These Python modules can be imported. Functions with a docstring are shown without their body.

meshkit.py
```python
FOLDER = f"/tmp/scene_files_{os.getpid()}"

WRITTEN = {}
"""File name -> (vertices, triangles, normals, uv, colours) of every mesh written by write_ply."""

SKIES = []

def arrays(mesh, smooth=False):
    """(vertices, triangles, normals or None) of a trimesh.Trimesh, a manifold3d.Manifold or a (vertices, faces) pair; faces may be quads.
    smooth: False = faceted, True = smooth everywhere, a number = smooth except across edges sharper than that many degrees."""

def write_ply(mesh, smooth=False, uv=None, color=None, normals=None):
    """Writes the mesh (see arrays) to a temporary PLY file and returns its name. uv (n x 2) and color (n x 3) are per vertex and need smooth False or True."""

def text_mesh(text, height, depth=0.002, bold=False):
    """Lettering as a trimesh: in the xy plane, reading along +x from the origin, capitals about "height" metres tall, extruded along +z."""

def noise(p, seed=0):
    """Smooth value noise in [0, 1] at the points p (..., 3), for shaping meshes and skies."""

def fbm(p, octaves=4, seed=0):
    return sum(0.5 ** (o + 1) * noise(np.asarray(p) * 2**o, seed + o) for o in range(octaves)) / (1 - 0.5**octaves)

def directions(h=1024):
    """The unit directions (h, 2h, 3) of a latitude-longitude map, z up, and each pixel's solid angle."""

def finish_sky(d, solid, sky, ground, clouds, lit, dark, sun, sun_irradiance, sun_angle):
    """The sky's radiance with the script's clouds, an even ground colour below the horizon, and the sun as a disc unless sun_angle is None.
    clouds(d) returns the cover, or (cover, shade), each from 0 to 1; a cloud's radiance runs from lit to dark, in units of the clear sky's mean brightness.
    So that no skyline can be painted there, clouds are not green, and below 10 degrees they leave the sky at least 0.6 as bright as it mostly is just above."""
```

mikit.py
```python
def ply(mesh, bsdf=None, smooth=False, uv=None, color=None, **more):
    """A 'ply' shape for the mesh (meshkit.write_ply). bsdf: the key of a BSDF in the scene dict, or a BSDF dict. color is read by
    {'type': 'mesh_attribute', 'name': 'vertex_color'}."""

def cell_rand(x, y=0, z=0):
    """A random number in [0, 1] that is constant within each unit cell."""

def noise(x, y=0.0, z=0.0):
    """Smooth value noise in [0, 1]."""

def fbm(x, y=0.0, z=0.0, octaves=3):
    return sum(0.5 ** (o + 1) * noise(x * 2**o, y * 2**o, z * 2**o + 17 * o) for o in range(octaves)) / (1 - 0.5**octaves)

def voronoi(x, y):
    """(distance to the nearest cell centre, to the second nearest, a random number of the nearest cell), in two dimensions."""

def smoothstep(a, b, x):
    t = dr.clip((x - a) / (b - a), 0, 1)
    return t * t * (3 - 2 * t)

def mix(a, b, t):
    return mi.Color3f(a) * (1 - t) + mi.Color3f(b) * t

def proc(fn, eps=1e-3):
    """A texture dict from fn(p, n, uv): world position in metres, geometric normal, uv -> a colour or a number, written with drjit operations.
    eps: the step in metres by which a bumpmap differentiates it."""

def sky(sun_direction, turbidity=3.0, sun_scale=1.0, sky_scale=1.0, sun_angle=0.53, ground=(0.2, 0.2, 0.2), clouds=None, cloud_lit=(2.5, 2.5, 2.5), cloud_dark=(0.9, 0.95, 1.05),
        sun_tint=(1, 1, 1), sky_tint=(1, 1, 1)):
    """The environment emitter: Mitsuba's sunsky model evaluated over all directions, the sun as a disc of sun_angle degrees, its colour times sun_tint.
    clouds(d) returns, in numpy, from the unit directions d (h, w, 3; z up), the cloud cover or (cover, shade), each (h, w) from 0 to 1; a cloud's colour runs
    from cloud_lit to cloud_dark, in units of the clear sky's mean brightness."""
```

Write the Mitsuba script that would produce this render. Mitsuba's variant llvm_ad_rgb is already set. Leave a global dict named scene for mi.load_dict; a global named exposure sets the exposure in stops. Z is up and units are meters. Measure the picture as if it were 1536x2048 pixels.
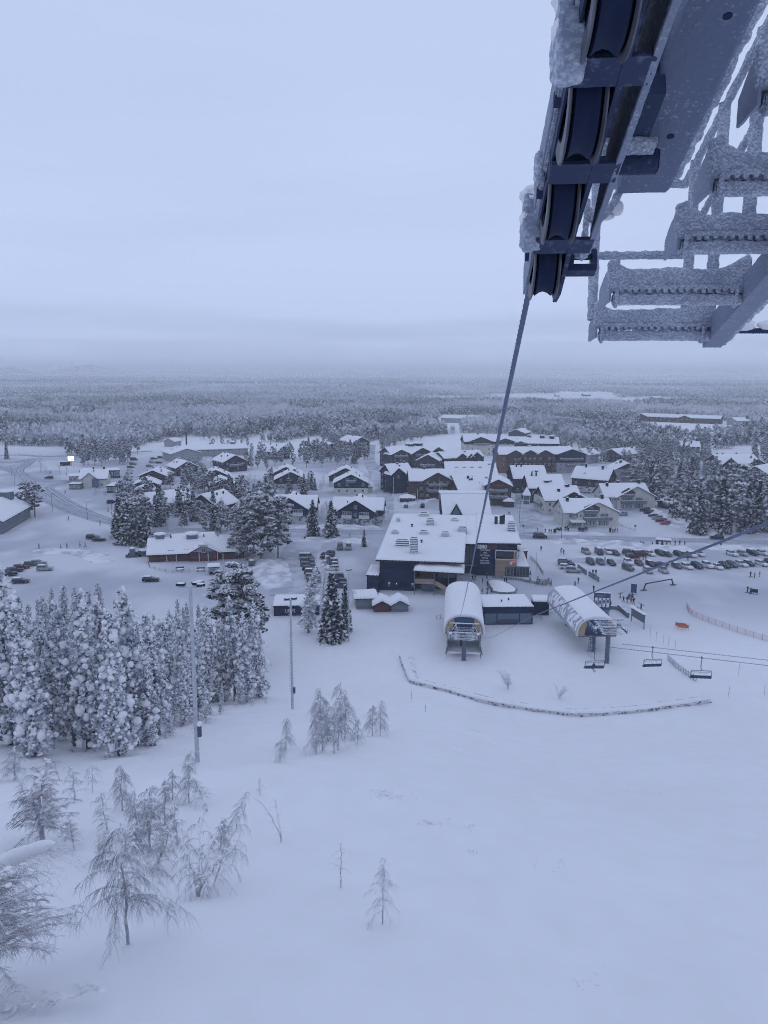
import math, random
import numpy as np, trimesh, manifold3d, shapely
import drjit as dr, mitsuba as mi
import mikit, meshkit
from mikit import proc, noise, fbm, smoothstep, mix, voronoi, cell_rand

# ------------------------------------------------------------------ camera, sky, exposure
F = 1540.0                                  # focal length in pixels of the 1536 x 2048 photograph
CAM = np.array([0.0, 0.0, 58.0])
PITCH, ROLL = math.radians(10.25), math.radians(0.3)
FWD = np.array([0, math.cos(PITCH), -math.sin(PITCH)])
_r0, _u0 = np.array([1.0, 0, 0]), np.array([0, math.sin(PITCH), math.cos(PITCH)])
RGT = _r0 * math.cos(ROLL) + _u0 * math.sin(ROLL)
UPV = -_r0 * math.sin(ROLL) + _u0 * math.cos(ROLL)
T = mi.ScalarTransform4f
exposure = 1.50
SKY_SCALE = 1.0
def _clouds(d):
    z = np.clip(d[..., 2], 0, 1)
    q = d / np.maximum(z, 0.03)[..., None] * 0.22
    q = np.clip(q, -9, 9)
    band = meshkit.fbm(np.stack([d[..., 0] * 2.0, d[..., 1] * 2.0, z * 16.0], -1), 4, 7)
    big = meshkit.fbm(np.stack([q[..., 0], q[..., 1], z * 1.5], -1), 4, 3)
    low = np.clip(1 - z / 0.055, 0, 1)
    s = 0.10 + 0.60 * (band - 0.5) * np.exp(-z * 3.0) + 0.95 * (big - 0.46) + 0.20 * low ** 1.5 + 0.42 * np.clip(z - .2, 0, 1)
    return np.ones_like(z), np.clip(s, 0, 1)
scene = {
    "the_view": {"type": "perspective", "fov": math.degrees(2 * math.atan(768 / F)), "fov_axis": "x", "near_clip": 0.2, "far_clip": 60000.0,
                 "to_world": T().look_at(origin=CAM.tolist(), target=(CAM + FWD).tolist(), up=UPV.tolist()),
                 "medium": {"type": "ref", "id": "air"}},
    "daylight": mikit.sky((-0.25, -0.75, 0.6), turbidity=3, sun_scale=0.02, sky_scale=SKY_SCALE, sun_angle=50, ground=(0.6, 0.62, 0.66), clouds=_clouds,
                          cloud_lit=(1.85, 2.23, 3.14), cloud_dark=(1.24, 1.50, 2.16), sun_tint=(0.5, 0.75, 1.5)),
}
labels = {}

# ------------------------------------------------------------------ air
HAZE_TOP = 150.0
scene["air"] = {"type": "homogeneous", "albedo": {"type": "rgb", "value": [0.955, 0.96, 0.965]}, "sigma_t": 0.00023}
scene["clear_boundary"] = {"type": "null"}
scene["haze"] = {"type": "cube", "to_world": T().translate([0, 0, (HAZE_TOP - 3) / 2]).scale([45000, 45000, (HAZE_TOP + 3) / 2]),
                 "bsdf": {"type": "ref", "id": "clear_boundary"}, "interior": {"type": "ref", "id": "air"}}
labels["haze"] = {"label": "thin cold haze filling the air over the snowy valley", "category": "haze", "kind": "stuff"}

# ------------------------------------------------------------------ terrain and pixel helpers
def H0(x, y):
    """The height of the snow: a ski slope down from the viewer, then the flat valley."""
    x, y = np.asarray(x, float), np.asarray(y, float)
    g = np.clip((x - 2) / 20, 0, 1); g = g * g * (3 - 2 * g)
    s = (46 - (0.337 + 0.05 * g) * np.clip(y, -140, 400)) / 2.6
    return 2.6 * np.logaddexp(0, s)
RIM = np.array([(-30.0, 45.0), (-13.2, 50.6), (-9.5, 55.4), (-5.2, 59.1), (-1.2, 66.8), (3.4, 76.3), (10.2, 89.3)])
def rim(x, y):
    """The lip of the groomed piste above the birches."""
    d = np.full(np.shape(x), 1e9); e = np.full(np.shape(x), 1.0)
    for a, b in zip(RIM[:-1], RIM[1:]):
        t = b - a; u = np.clip(((x - a[0]) * t[0] + (y - a[1]) * t[1]) / (t @ t), 0, 1)
        dx, dy = x - a[0] - u * t[0], y - a[1] - u * t[1]; r = np.hypot(dx, dy); k = r < d
        d = np.where(k, r, d); e = np.where(k, np.sign(dx * t[1] - dy * t[0]), e)
    return np.where(e > 0, 0.55 * np.exp(-(d / 7.0) ** 2), 0.55 * np.exp(-(d / 1.1) ** 2))
def H(x, y):
    x, y = np.broadcast_arrays(np.asarray(x, float), np.asarray(y, float))
    p = np.stack([x, y, x * 0], -1)
    near = np.clip((150 - y) / 40, 0, 1)
    drift = (meshkit.fbm(p / 13, 3, 5) - 0.5) * 1.7 + (meshkit.fbm(p / np.array([3.5, 2.2, 1]), 3, 9) - 0.5) * 0.30
    vill = -0.16 * meshkit.fbm(p / 9, 3, 2)
    return H0(x, y) + near * (drift + rim(x, y)) + (1 - near) * vill
def ray(px, py):
    return FWD + RGT * (px - 768) / F - UPV * (py - 1024) / F
def PH(px, py, z):
    """The point at height z seen at a pixel of the photograph."""
    d = ray(px, py)
    return CAM + d * ((z - CAM[2]) / d[2])
def P(px, py):
    """The point of the snow seen at a pixel."""
    d = ray(px, py)
    t = 8.0
    for _ in range(400):
        q = CAM + d * t
        g = q[2] - float(H(q[0], q[1]))
        if g < 0.005 or t > 30000: break
        t += max(g / (-d[2] + 0.45) * 0.9, 0.004)
    return CAM + d * t
def PZ(px, py, dist):
    """The point at depth dist seen at a pixel."""
    return CAM + ray(px, py) * dist

# ------------------------------------------------------------------ mesh helpers
class MB:
    """Collects faces (triangles) for one mesh."""
    def __init__(s): s.v, s.f, s.n, s.c = [], [], 0, []
    def add(s, v, f, col=None):
        v, f = np.asarray(v, float), np.asarray(f, int)
        if f.shape[1] == 4: f = np.vstack([f[:, [0, 1, 2]], f[:, [0, 2, 3]]])
        s.v.append(v); s.f.append(f + s.n); s.n += len(v)
        s.c.append(np.broadcast_to(np.array(col if col is not None else (.5, .5, .5), float), (len(v), 3)))
        return s
    def box(s, x0, x1, y0, y1, z0, z1, M=None, col=None):
        v = np.array([[x, y, z] for x in (x0, x1) for y in (y0, y1) for z in (z0, z1)], float)
        return s.add(v if M is None else xf(M, v), BOXF, col)
    def tube(s, pts, r, sides=6, cap=True, col=None):
        v, f = tube(pts, r, sides, cap)
        return s.add(v, f, col)
    def prism(s, poly, M, d0, d1, col=None):
        """poly (n,2) in local x,z extruded along local y from d0 to d1 (convex)."""
        p = np.asarray(poly, float); n = len(p)
        v = np.vstack([np.c_[p[:, 0], np.full(n, d0), p[:, 1]], np.c_[p[:, 0], np.full(n, d1), p[:, 1]]])
        f = [[0, i, i + 1] for i in range(1, n - 1)] + [[n, n + i + 1, n + i] for i in range(1, n - 1)]
        for i in range(n): j = (i + 1) % n; f += [[i, n + i, n + j], [i, n + j, j]]
        return s.add(v if M is None else xf(M, v), f, col)
    def mesh(s): return np.vstack(s.v), np.vstack(s.f)
    def colors(s): return np.vstack(s.c)
    def ply(s, bsdf, smooth=False, **k): return mikit.ply(s.mesh(), bsdf, smooth=smooth, **k)
BOXF = np.array([[0, 1, 3], [0, 3, 2], [4, 6, 7], [4, 7, 5], [0, 4, 5], [0, 5, 1], [2, 3, 7], [2, 7, 6], [0, 2, 6], [0, 6, 4], [1, 5, 7], [1, 7, 3]])
def xf(M, v): return np.asarray(v) @ np.asarray(M)[:3, :3].T + np.asarray(M)[:3, 3]
def mat(loc, rz=0.0, s=1.0, ax=None):
    c, n = math.cos(rz), math.sin(rz)
    M = np.eye(4); M[:3, :3] = np.array([[c, -n, 0], [n, c, 0], [0, 0, 1]]) * (np.asarray(s) if np.ndim(s) else s)
    M[:3, 3] = loc
    return M
def basis(o, x, y, z):
    M = np.eye(4); M[:3, 0], M[:3, 1], M[:3, 2], M[:3, 3] = x, y, z, o
    return M
def nrm(v): v = np.asarray(v, float); return v / (np.linalg.norm(v, axis=-1, keepdims=True) + 1e-12)
def tube(pts, r, sides=6, cap=True):
    p = np.asarray(pts, float); n = len(p)
    t = nrm(np.gradient(p, axis=0))
    ref = np.array([0, 0, 1.0]) if abs(t[0][2]) < 0.9 else np.array([1.0, 0, 0])
    a = nrm(np.cross(t, ref)); b = np.cross(t, a)
    ang = np.arange(sides) * 2 * math.pi / sides
    rr = np.broadcast_to(r, (n,))[:, None, None]
    v = (p[:, None] + rr * (np.cos(ang)[None, :, None] * a[:, None] + np.sin(ang)[None, :, None] * b[:, None])).reshape(-1, 3)
    f = []
    for i in range(n - 1):
        for j in range(sides):
            k = (j + 1) % sides
            f += [[i * sides + j, i * sides + k, (i + 1) * sides + k], [i * sides + j, (i + 1) * sides + k, (i + 1) * sides + j]]
    if cap:
        f += [[0, j + 1, j] for j in range(1, sides - 1)]
        e = (n - 1) * sides
        f += [[e, e + j, e + j + 1] for j in range(1, sides - 1)]
    return v, np.array(f)
def ico(sub=1):
    m = trimesh.creation.icosphere(subdivisions=sub)
    return np.array(m.vertices), np.array(m.faces)
ICO = {k: ico(k) for k in (0, 1, 2, 3)}
def cyl_y(R, w, n=24, bore=0.0):
    """A disc of radius R and width w about the local y axis."""
    return np.array([[R * math.cos(a), R * math.sin(a)] for a in np.arange(n) * 2 * math.pi / n])
def lathe(profile, n=24):
    """profile (k,2) of (radius, y) turned about the y axis, closed."""
    p = np.asarray(profile, float); k = len(p)
    a = np.arange(n) * 2 * math.pi / n
    v = np.stack([p[None, :, 0] * np.cos(a)[:, None], np.broadcast_to(p[None, :, 1], (n, k)), p[None, :, 0] * np.sin(a)[:, None]], -1).reshape(-1, 3)
    f = []
    for i in range(n):
        for j in range(k):
            a0, a1, b0, b1 = i * k + j, i * k + (j + 1) % k, ((i + 1) % n) * k + j, ((i + 1) % n) * k + (j + 1) % k
            f += [[a0, b0, b1], [a0, b1, a1]]
    return v, np.array(f)
def sheet(top, bot):
    """A closed slab between two (m,n,3) grids."""
    top, bot = np.asarray(top, float), np.asarray(bot, float)
    m, n = top.shape[:2]
    v = np.vstack([top.reshape(-1, 3), bot.reshape(-1, 3)]); o = m * n
    i, j = np.meshgrid(np.arange(m - 1), np.arange(n - 1), indexing="ij")
    a, b, c, d = i * n + j, (i + 1) * n + j, (i + 1) * n + j + 1, i * n + j + 1
    q = np.stack([a, b, c, d], -1).reshape(-1, 4)
    f = [q, (q + o)[:, ::-1]]
    def edge(idx):
        idx = np.asarray(idx); s, e = idx[:-1], idx[1:]
        return np.stack([s, s + o, e + o, e], -1)
    f += [edge(np.arange(n)[::-1]), edge(np.arange(n) + (m - 1) * n), edge(np.arange(m) * n), edge((np.arange(m) * n + n - 1)[::-1])]
    q = np.vstack(f)
    return v, np.vstack([q[:, [0, 1, 2]], q[:, [0, 2, 3]]])
def grid_fn(fn, us, vs):
    U, V = np.meshgrid(us, vs, indexing="ij")
    return fn(U, V)

# ------------------------------------------------------------------ naming
_used = {}
def thing(name, label, cat, group=None, kind=None):
    n = _used.get(name, -1) + 1; _used[name] = n
    key = name if n == 0 else f"{name}_{n:03d}"
    labels[key] = {"label": label, "category": cat}
    if group: labels[key]["group"] = group
    if kind: labels[key]["kind"] = kind
    return key
def part(parent, name, shape, M=None, label=None, kind=None, bsdf=None):
    """One entry under its thing or part; alike pieces are numbered."""
    base = parent + "__" + name; n = _used.get(base, -1) + 1; _used[base] = n
    key = base if n == 0 else f"{base}_{n:03d}"
    d = dict(shape)
    if M is not None: d["to_world"] = T(np.asarray(M, float))
    if bsdf is not None: d["bsdf"] = {"type": "ref", "id": bsdf}
    scene[key] = d
    if label: labels[key] = {"label": label}
    if kind: labels.setdefault(key, {})["kind"] = kind
    return key
def structure(key, shape, label):
    scene[key] = shape; labels[key] = {"label": label, "category": key.replace("_", " "), "kind": "structure"}

# ------------------------------------------------------------------ materials
def rgb(*c): return {"type": "rgb", "value": list(c)}
def mat_diffuse(name, c): scene[name] = {"type": "twosided", "bsdf": {"type": "diffuse", "reflectance": c if isinstance(c, dict) else rgb(*c)}}
def mat_p(name, c, rough=0.6, metal=0.0, spec=0.3, bump=None, bscale=1.0):
    b = {"type": "principled", "base_color": c if isinstance(c, dict) else rgb(*c), "roughness": rough, "metallic": metal, "specular": spec}
    if bump: b = {"type": "bumpmap", "arbitrary": bump, "scale": bscale, "bsdf": b}
    scene[name] = {"type": "twosided", "bsdf": b}
SNOW = (0.865, 0.85, 0.865)
# ------------------------------------------------------------------ snow, roads, lake, hills
FAR0, FAR1 = 4500.0, 7000.0
def snow_ground(p, n, uv):
    r = dr.sqrt(p.x * p.x + p.y * p.y)
    a = fbm(p.x * 0.05, p.y * 0.05, 0, 4)
    g = fbm(p.x * 0.7, p.y * 0.45, 0, 3)
    fine = 0.95 + 0.06 * a + 0.05 * (g - 0.5)
    # trodden ground in the village, greyer and warmer than fresh snow
    trod = smoothstep(0.30, 0.62, fbm(p.x * 0.035 + 7, p.y * 0.03, 3, 4)) * smoothstep(150, 205, p.y) * (1 - smoothstep(480, 620, p.y))
    c = mix(mi.Color3f(*SNOW) * fine, mi.Color3f(0.47, 0.475, 0.525) * fine, 0.38 * smoothstep(150, 205, p.y) * (1 - smoothstep(480, 620, p.y)) + 0.55 * trod)
    # beyond the built trees the ground carries the colour of the far, frosted forest
    s1 = fbm(p.x * 0.0011 + 3, p.y * 0.0022, 1, 4)
    s2 = fbm(p.x * 0.012, p.y * 0.02, 5, 3)
    forest = mix(mi.Color3f(0.085, 0.105, 0.135), mi.Color3f(0.36, 0.385, 0.43), smoothstep(0.30, 0.68, 0.6 * s1 + 0.4 * s2))
    open_ = smoothstep(0.70, 0.74, fbm(p.x * 0.0006 + 11, p.y * 0.0016, 8, 3))
    forest = mix(forest, mi.Color3f(0.74, 0.76, 0.80), open_)
    return mix(c, forest, smoothstep(FAR0, FAR1, r))
def snow_relief(p, n, uv):
    near = 1 - smoothstep(60, 260, p.y)
    return near * (0.05 * fbm(p.x * 1.3, p.y * 0.8, 0, 4) + 0.012 * fbm(p.x * 9, p.y * 7, 2, 2)) + 0.06 * fbm(p.x * 0.5, p.y * 0.5, 1, 3)
scene["mat_ground"] = {"type": "twosided", "bsdf": {"type": "bumpmap", "arbitrary": proc(snow_relief, 0.02), "scale": 0.8, "bsdf": {"type": "diffuse", "reflectance": proc(snow_ground)}}}
def _axis(a, fine, far, growth=1.16):
    s = [0.0]; d = fine
    while s[-1] < far:
        if s[-1] > a: d *= growth
        s.append(s[-1] + d)
    return np.array(s)
def make_ground():
    ya = _axis(190, 0.75, 42000, 1.10); yb = _axis(10, 2.5, 3000, 1.25)
    xa = _axis(75, 0.9, 42000, 1.10)
    ys = np.r_[-yb[:0:-1], ya]; xs = np.r_[-xa[:0:-1], xa]
    X, Y = np.meshgrid(xs, ys, indexing="ij")
    Z = H(X, Y)
    m, n = X.shape
    i, j = np.meshgrid(np.arange(m - 1), np.arange(n - 1), indexing="ij")
    q = np.stack([i * n + j, (i + 1) * n + j, (i + 1) * n + j + 1, i * n + j + 1], -1).reshape(-1, 4)
    return np.stack([X, Y, Z], -1).reshape(-1, 3), q
structure("snow_ground", mikit.ply(make_ground(), "mat_ground", smooth=True), "snow covered ski slope running down to the flat snowy valley")

def ribbon(pts, width, z, step=3.0, wob=0.4, seed=1):
    """A sheet along a centre line given in metres."""
    p = np.asarray(pts, float)[:, :2]
    seg = np.r_[0, np.cumsum(np.linalg.norm(np.diff(p, axis=0), axis=1))]
    s = np.arange(0, seg[-1] + step, step).clip(0, seg[-1])
    from scipy.interpolate import PchipInterpolator
    c = np.stack([PchipInterpolator(seg, p[:, k])(s) for k in (0, 1)], -1)
    t = nrm(np.gradient(c, axis=0)); nn = np.stack([-t[:, 1], t[:, 0]], -1)
    rng = np.random.default_rng(seed)
    us = np.linspace(-0.5, 0.5, 9)
    w = width * (1 + wob * 0.1 * np.interp(s, np.linspace(0, seg[-1], 12), rng.uniform(-1, 1, 12)))
    g = c[:, None] + nn[:, None] * (us[None, :, None] * w[:, None, None])
    zz = np.full(g.shape[:2], z)
    zz[:, 0] -= 0.1; zz[:, -1] -= 0.1
    uv = np.stack([np.broadcast_to(us[None] * width, g.shape[:2]), np.broadcast_to(s[:, None], g.shape[:2])], -1).reshape(-1, 2)
    v = np.concatenate([g, zz[..., None]], -1).reshape(-1, 3)
    m, n = g.shape[:2]
    i, j = np.meshgrid(np.arange(m - 1), np.arange(n - 1), indexing="ij")
    q = np.stack([i * n + j, i * n + j + 1, (i + 1) * n + j + 1, (i + 1) * n + j], -1).reshape(-1, 4)
    return (v, q), uv
def road_col(p, n, uv):
    u, s = uv.x, uv.y
    nz = fbm(p.x * 0.4, p.y * 0.4, 2, 3)
    tr = 0
    for c in (-2.6, -1.1, 1.0, 2.5):
        off = u - c - 0.35 * (noise(s * 0.05, c * 3) - 0.5)
        tr = tr + dr.exp(-dr.square(off / 0.34)) * (0.55 + 0.45 * noise(s * 0.12, c))
    tr = dr.clip(tr, 0, 1)
    c = mix(mi.Color3f(0.47, 0.475, 0.52), mi.Color3f(0.17, 0.175, 0.215), tr * 0.9)
    return mix(c, mi.Color3f(0.60, 0.61, 0.65), smoothstep(0.55, 0.8, nz) * 0.4)
mat_diffuse("mat_road", proc(road_col))
def path_col(p, n, uv):
    nz = fbm(p.x * 0.25, p.y * 0.25, 2, 4)
    return mix(mi.Color3f(0.42, 0.425, 0.475), mi.Color3f(0.58, 0.59, 0.63), smoothstep(0.3, 0.7, nz))
mat_diffuse("mat_path", proc(path_col))
_road_n = [0]
def road(px, width, label, mat_="mat_road", z=0.03, key="road"):
    pts = [P(*q) for q in px]
    me, uv = ribbon(pts, width, z, seed=len(px))
    key = thing(key, label, key, kind="structure")
    scene[key] = mikit.ply(me, mat_, smooth=True, uv=uv)
road([(300, 1062), (520, 1060), (700, 1064), (900, 1066), (1040, 1073), (1250, 1078), (1540, 1086), (1800, 1096)], 9.0, "packed snow village road with dark wheel tracks passing in front of the houses", z=0.035)
road([(-60, 925), (0, 935), (45, 950), (75, 985), (115, 1008), (170, 1030), (235, 1047), (320, 1060)], 8.0, "curving packed snow road with wheel tracks at the left edge", z=0.05)
road([(-40, 922), (30, 925), (62, 918), (52, 930), (38, 940), (60, 956), (95, 962), (140, 961)], 6.0, "short bend of packed snow road linking the roundabout", z=0.064)
road([(140, 961), (103, 973), (112, 988), (150, 1012), (195, 1032), (235, 1044)], 5.0, "narrow side lane with twin tracks left of the pale gabled pub", z=0.078)
road([(-30, 914), (40, 910), (90, 913), (150, 911), (300, 902)], 7.0, "straight snowy road below the forest edge at left", z=0.092)
road([(1062, 1068), (1062, 1040), (1052, 1005), (1050, 985)], 9.0, "trampled pedestrian street between the hotels and the white houses", "mat_path", z=0.05, key="path")
road([(745, 1050), (770, 1015), (765, 975), (745, 935), (738, 915), (742, 890)], 8.0, "snowy lane climbing between chalets and dark hotel", "mat_path", z=0.06, key="path")
road([(585, 1190), (590, 1150), (600, 1105), (625, 1075)], 12.0, "compacted snow drive of the car park beside the dark hall", "mat_path", z=0.045, key="path")
road([(1120, 1120), (1300, 1124), (1560, 1130)], 7.0, "compacted aisle between the two rows of parked cars", "mat_path", z=0.045, key="path")

def flat_patch(pxs, z, mat_, key, label, dz=0.0):
    pts = np.array([PH(a, b, z) for a, b in pxs])[:, :2]
    poly = shapely.Polygon(pts).buffer(8, join_style=1).buffer(-8)
    m = trimesh.creation.extrude_polygon(poly, 0.3, engine="earcut")
    m.apply_translation([0, 0, z - 0.3])
    k = thing(key, label, key, kind="structure")
    scene[k] = mikit.ply(m, mat_)
    return poly
mat_diffuse("mat_lake", proc(lambda p, n, uv: mi.Color3f(0.80, 0.82, 0.85) * (0.95 + 0.07 * fbm(p.x * 0.01, p.y * 0.004, 1, 3))))
LAKE = flat_patch([(984, 791), (1010, 789), (1060, 788), (1150, 788), (1200, 792), (1268, 799), (1240, 803), (1180, 803), (1120, 804), (1060, 803), (1010, 798)], 0.4, "mat_lake", "frozen_lake", "flat snow covered frozen lake beyond the forest at right")
FIELDS = [flat_patch(q, 0.5, "mat_lake", "snow_field", l) for q, l in (
    ([(1215, 763.5), (1300, 764), (1378, 766), (1375, 768.5), (1260, 767.5)], "thin strip of open snow in the distant forest at right"),
    ([(820, 771.5), (945, 772), (945, 774), (820, 773.5)], "thin strip of open snow in the distant forest at centre"),
    ([(-20, 770.5), (52, 771), (52, 773), (-20, 772.5)], "thin strip of open snow in the distant forest at far left"))]
def make_hills():
    rng = np.random.default_rng(4)
    mb = MB()
    for (px, top, wpx, d) in ((20, 729, 70, 9000), (175, 728.5, 120, 11000), (700, 741, 70, 12000), (790, 742, 70, 12500), (1190, 744, 90, 13000), (1090, 746, 140, 12000), (1400, 748, 160, 13500), (420, 738, 160, 13500), (-150, 730, 160, 12000)):
        c = PZ(px, top, d); top_z = c[2]; w = wpx / F * d * 1.3
        us, vs = np.linspace(-1, 1, 37), np.linspace(-1, 1, 13)
        U, V = np.meshgrid(us, vs, indexing="ij")
        prof = np.exp(-(U * 1.9) ** 2) * np.exp(-(V * 1.9) ** 2)
        nz = meshkit.fbm(np.stack([U * 3 + px, V * 3, U * 0], -1), 4, 6)
        Z = -4 + (max(top_z - 14, 56) + 4) * prof * (0.86 + 0.22 * nz)
        v = np.stack([c[0] + U * w, c[1] + V * w * 0.8, Z], -1).reshape(-1, 3)
        n = len(vs)
        i, j = np.meshgrid(np.arange(len(us) - 1), np.arange(n - 1), indexing="ij")
        q = np.stack([i * n + j, (i + 1) * n + j, (i + 1) * n + j + 1, i * n + j + 1], -1).reshape(-1, 4)
        k = thing("hill", "faint low hill on the hazy horizon", "hill", group="hills on the horizon", kind="structure")
        scene[k] = mikit.ply((v, q), "mat_ground", smooth=True)
make_hills()
# ------------------------------------------------------------------ the lift tower close to the viewer
def frost(base, white, lo, hi, f):
    def fn(p, n, uv):
        a = 0.6 * noise(p.x * f, p.y * f, p.z * f) + 0.4 * noise(p.x * f * 2.7, p.y * f * 2.7, p.z * f * 2.7)
        b = fbm(p.x * 3, p.y * 3, p.z * 3, 3)
        return mix(mi.Color3f(*base), mi.Color3f(*white), smoothstep(lo, hi, a + 0.35 * (b - 0.5)))
    return proc(fn)
mat_p("mat_beam", frost((0.138, 0.165, 0.245), (0.40, 0.43, 0.50), 0.60, 1.0, 75), 0.65, 0.0, 0.3, proc(lambda p, n, uv: noise(p.x * 90, p.y * 90, p.z * 90), 0.002), 0.004)
mat_p("mat_plate", frost((0.20, 0.228, 0.305), (0.40, 0.43, 0.51), 0.55, 1.0, 85), 0.6, 0.0, 0.35)
mat_p("mat_cap", frost((0.27, 0.305, 0.39), (0.52, 0.555, 0.63), 0.35, 0.9, 60), 0.8, 0.0, 0.15)
mat_p("mat_dark_steel", frost((0.040, 0.054, 0.104), (0.13, 0.155, 0.23), 0.55, 1.0, 40), 0.6, 0.0, 0.12)  # the blue share of this base stands in for veiling glare on dark metal
mat_p("mat_rime", frost((0.27, 0.298, 0.375), (0.56, 0.59, 0.655), 0.30, 0.80, 95), 0.9, 0.0, 0.1, proc(lambda p, n, uv: fbm(p.x * 60, p.y * 60, p.z * 60, 3), 0.003), 0.012)
mat_p("mat_rubber", proc(lambda p, n, uv: mix(mi.Color3f(0.006, 0.012, 0.040), mi.Color3f(0.014, 0.024, 0.068), noise(p.x * 30, p.y * 8, p.z * 8))), 0.7, 0.0, 0.25)  # navy base: blue veiling glare over the dark rubber is put into its colour
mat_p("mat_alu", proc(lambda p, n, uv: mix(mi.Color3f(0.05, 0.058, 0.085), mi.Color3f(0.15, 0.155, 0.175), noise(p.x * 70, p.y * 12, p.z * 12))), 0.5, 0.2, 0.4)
mat_p("mat_rope", frost((0.10, 0.125, 0.20), (0.3, 0.34, 0.43), 0.6, 1.0, 60), 0.55, 0.2, 0.4)
mat_diffuse("mat_snow", proc(lambda p, n, uv: mi.Color3f(*SNOW) * (0.93 + 0.09 * fbm(p.x * 2.3, p.y * 2.3, p.z * 2.3, 3))))

RD = nrm(FWD + RGT * (915 - 768) / F - UPV * (1250 - 1024) / F)      # the way the haul rope runs
SD = nrm(np.cross(RD, [0, 0, 1])); UD = np.cross(SD, RD)
def SU(px, py, Z):
    q = PZ(px, py, Z) - CAM
    return float(q @ SD), float(q @ UD), float(q @ RD)
def LP(s, u, t): return CAM + SD * s + UD * u + RD * t
def LV(v): v = np.asarray(v, float); return CAM + v[:, :1] * SD + v[:, 1:2] * UD + v[:, 2:3] * RD
def rime(v, f, L=0.025, amp=0.01, freq=30, seed=1, up=0.0):
    m = trimesh.Trimesh(v, f if np.asarray(f).shape[1] == 3 else np.vstack([np.asarray(f)[:, [0, 1, 2]], np.asarray(f)[:, [0, 2, 3]]]), process=True)
    m.fix_normals()
    vv, ff = trimesh.remesh.subdivide_to_size(m.vertices, m.faces, L, max_iter=12)
    m = trimesh.Trimesh(vv, ff, process=True)
    n = m.vertex_normals
    d = amp * (1.6 * meshkit.fbm(m.vertices * freq, 3, seed) - 0.35) * (1 + up * np.clip(n[:, 2:], -0.5, 1)[:, 0])
    return np.array(m.vertices) + n * d[:, None], np.array(m.faces)
def lbox(s0, s1, u0, u1, t0, t1):
    v = np.array([[s, u, t] for s in (s0, s1) for u in (u0, u1) for t in (t0, t1)], float)
    return LV(v), BOXF
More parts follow.
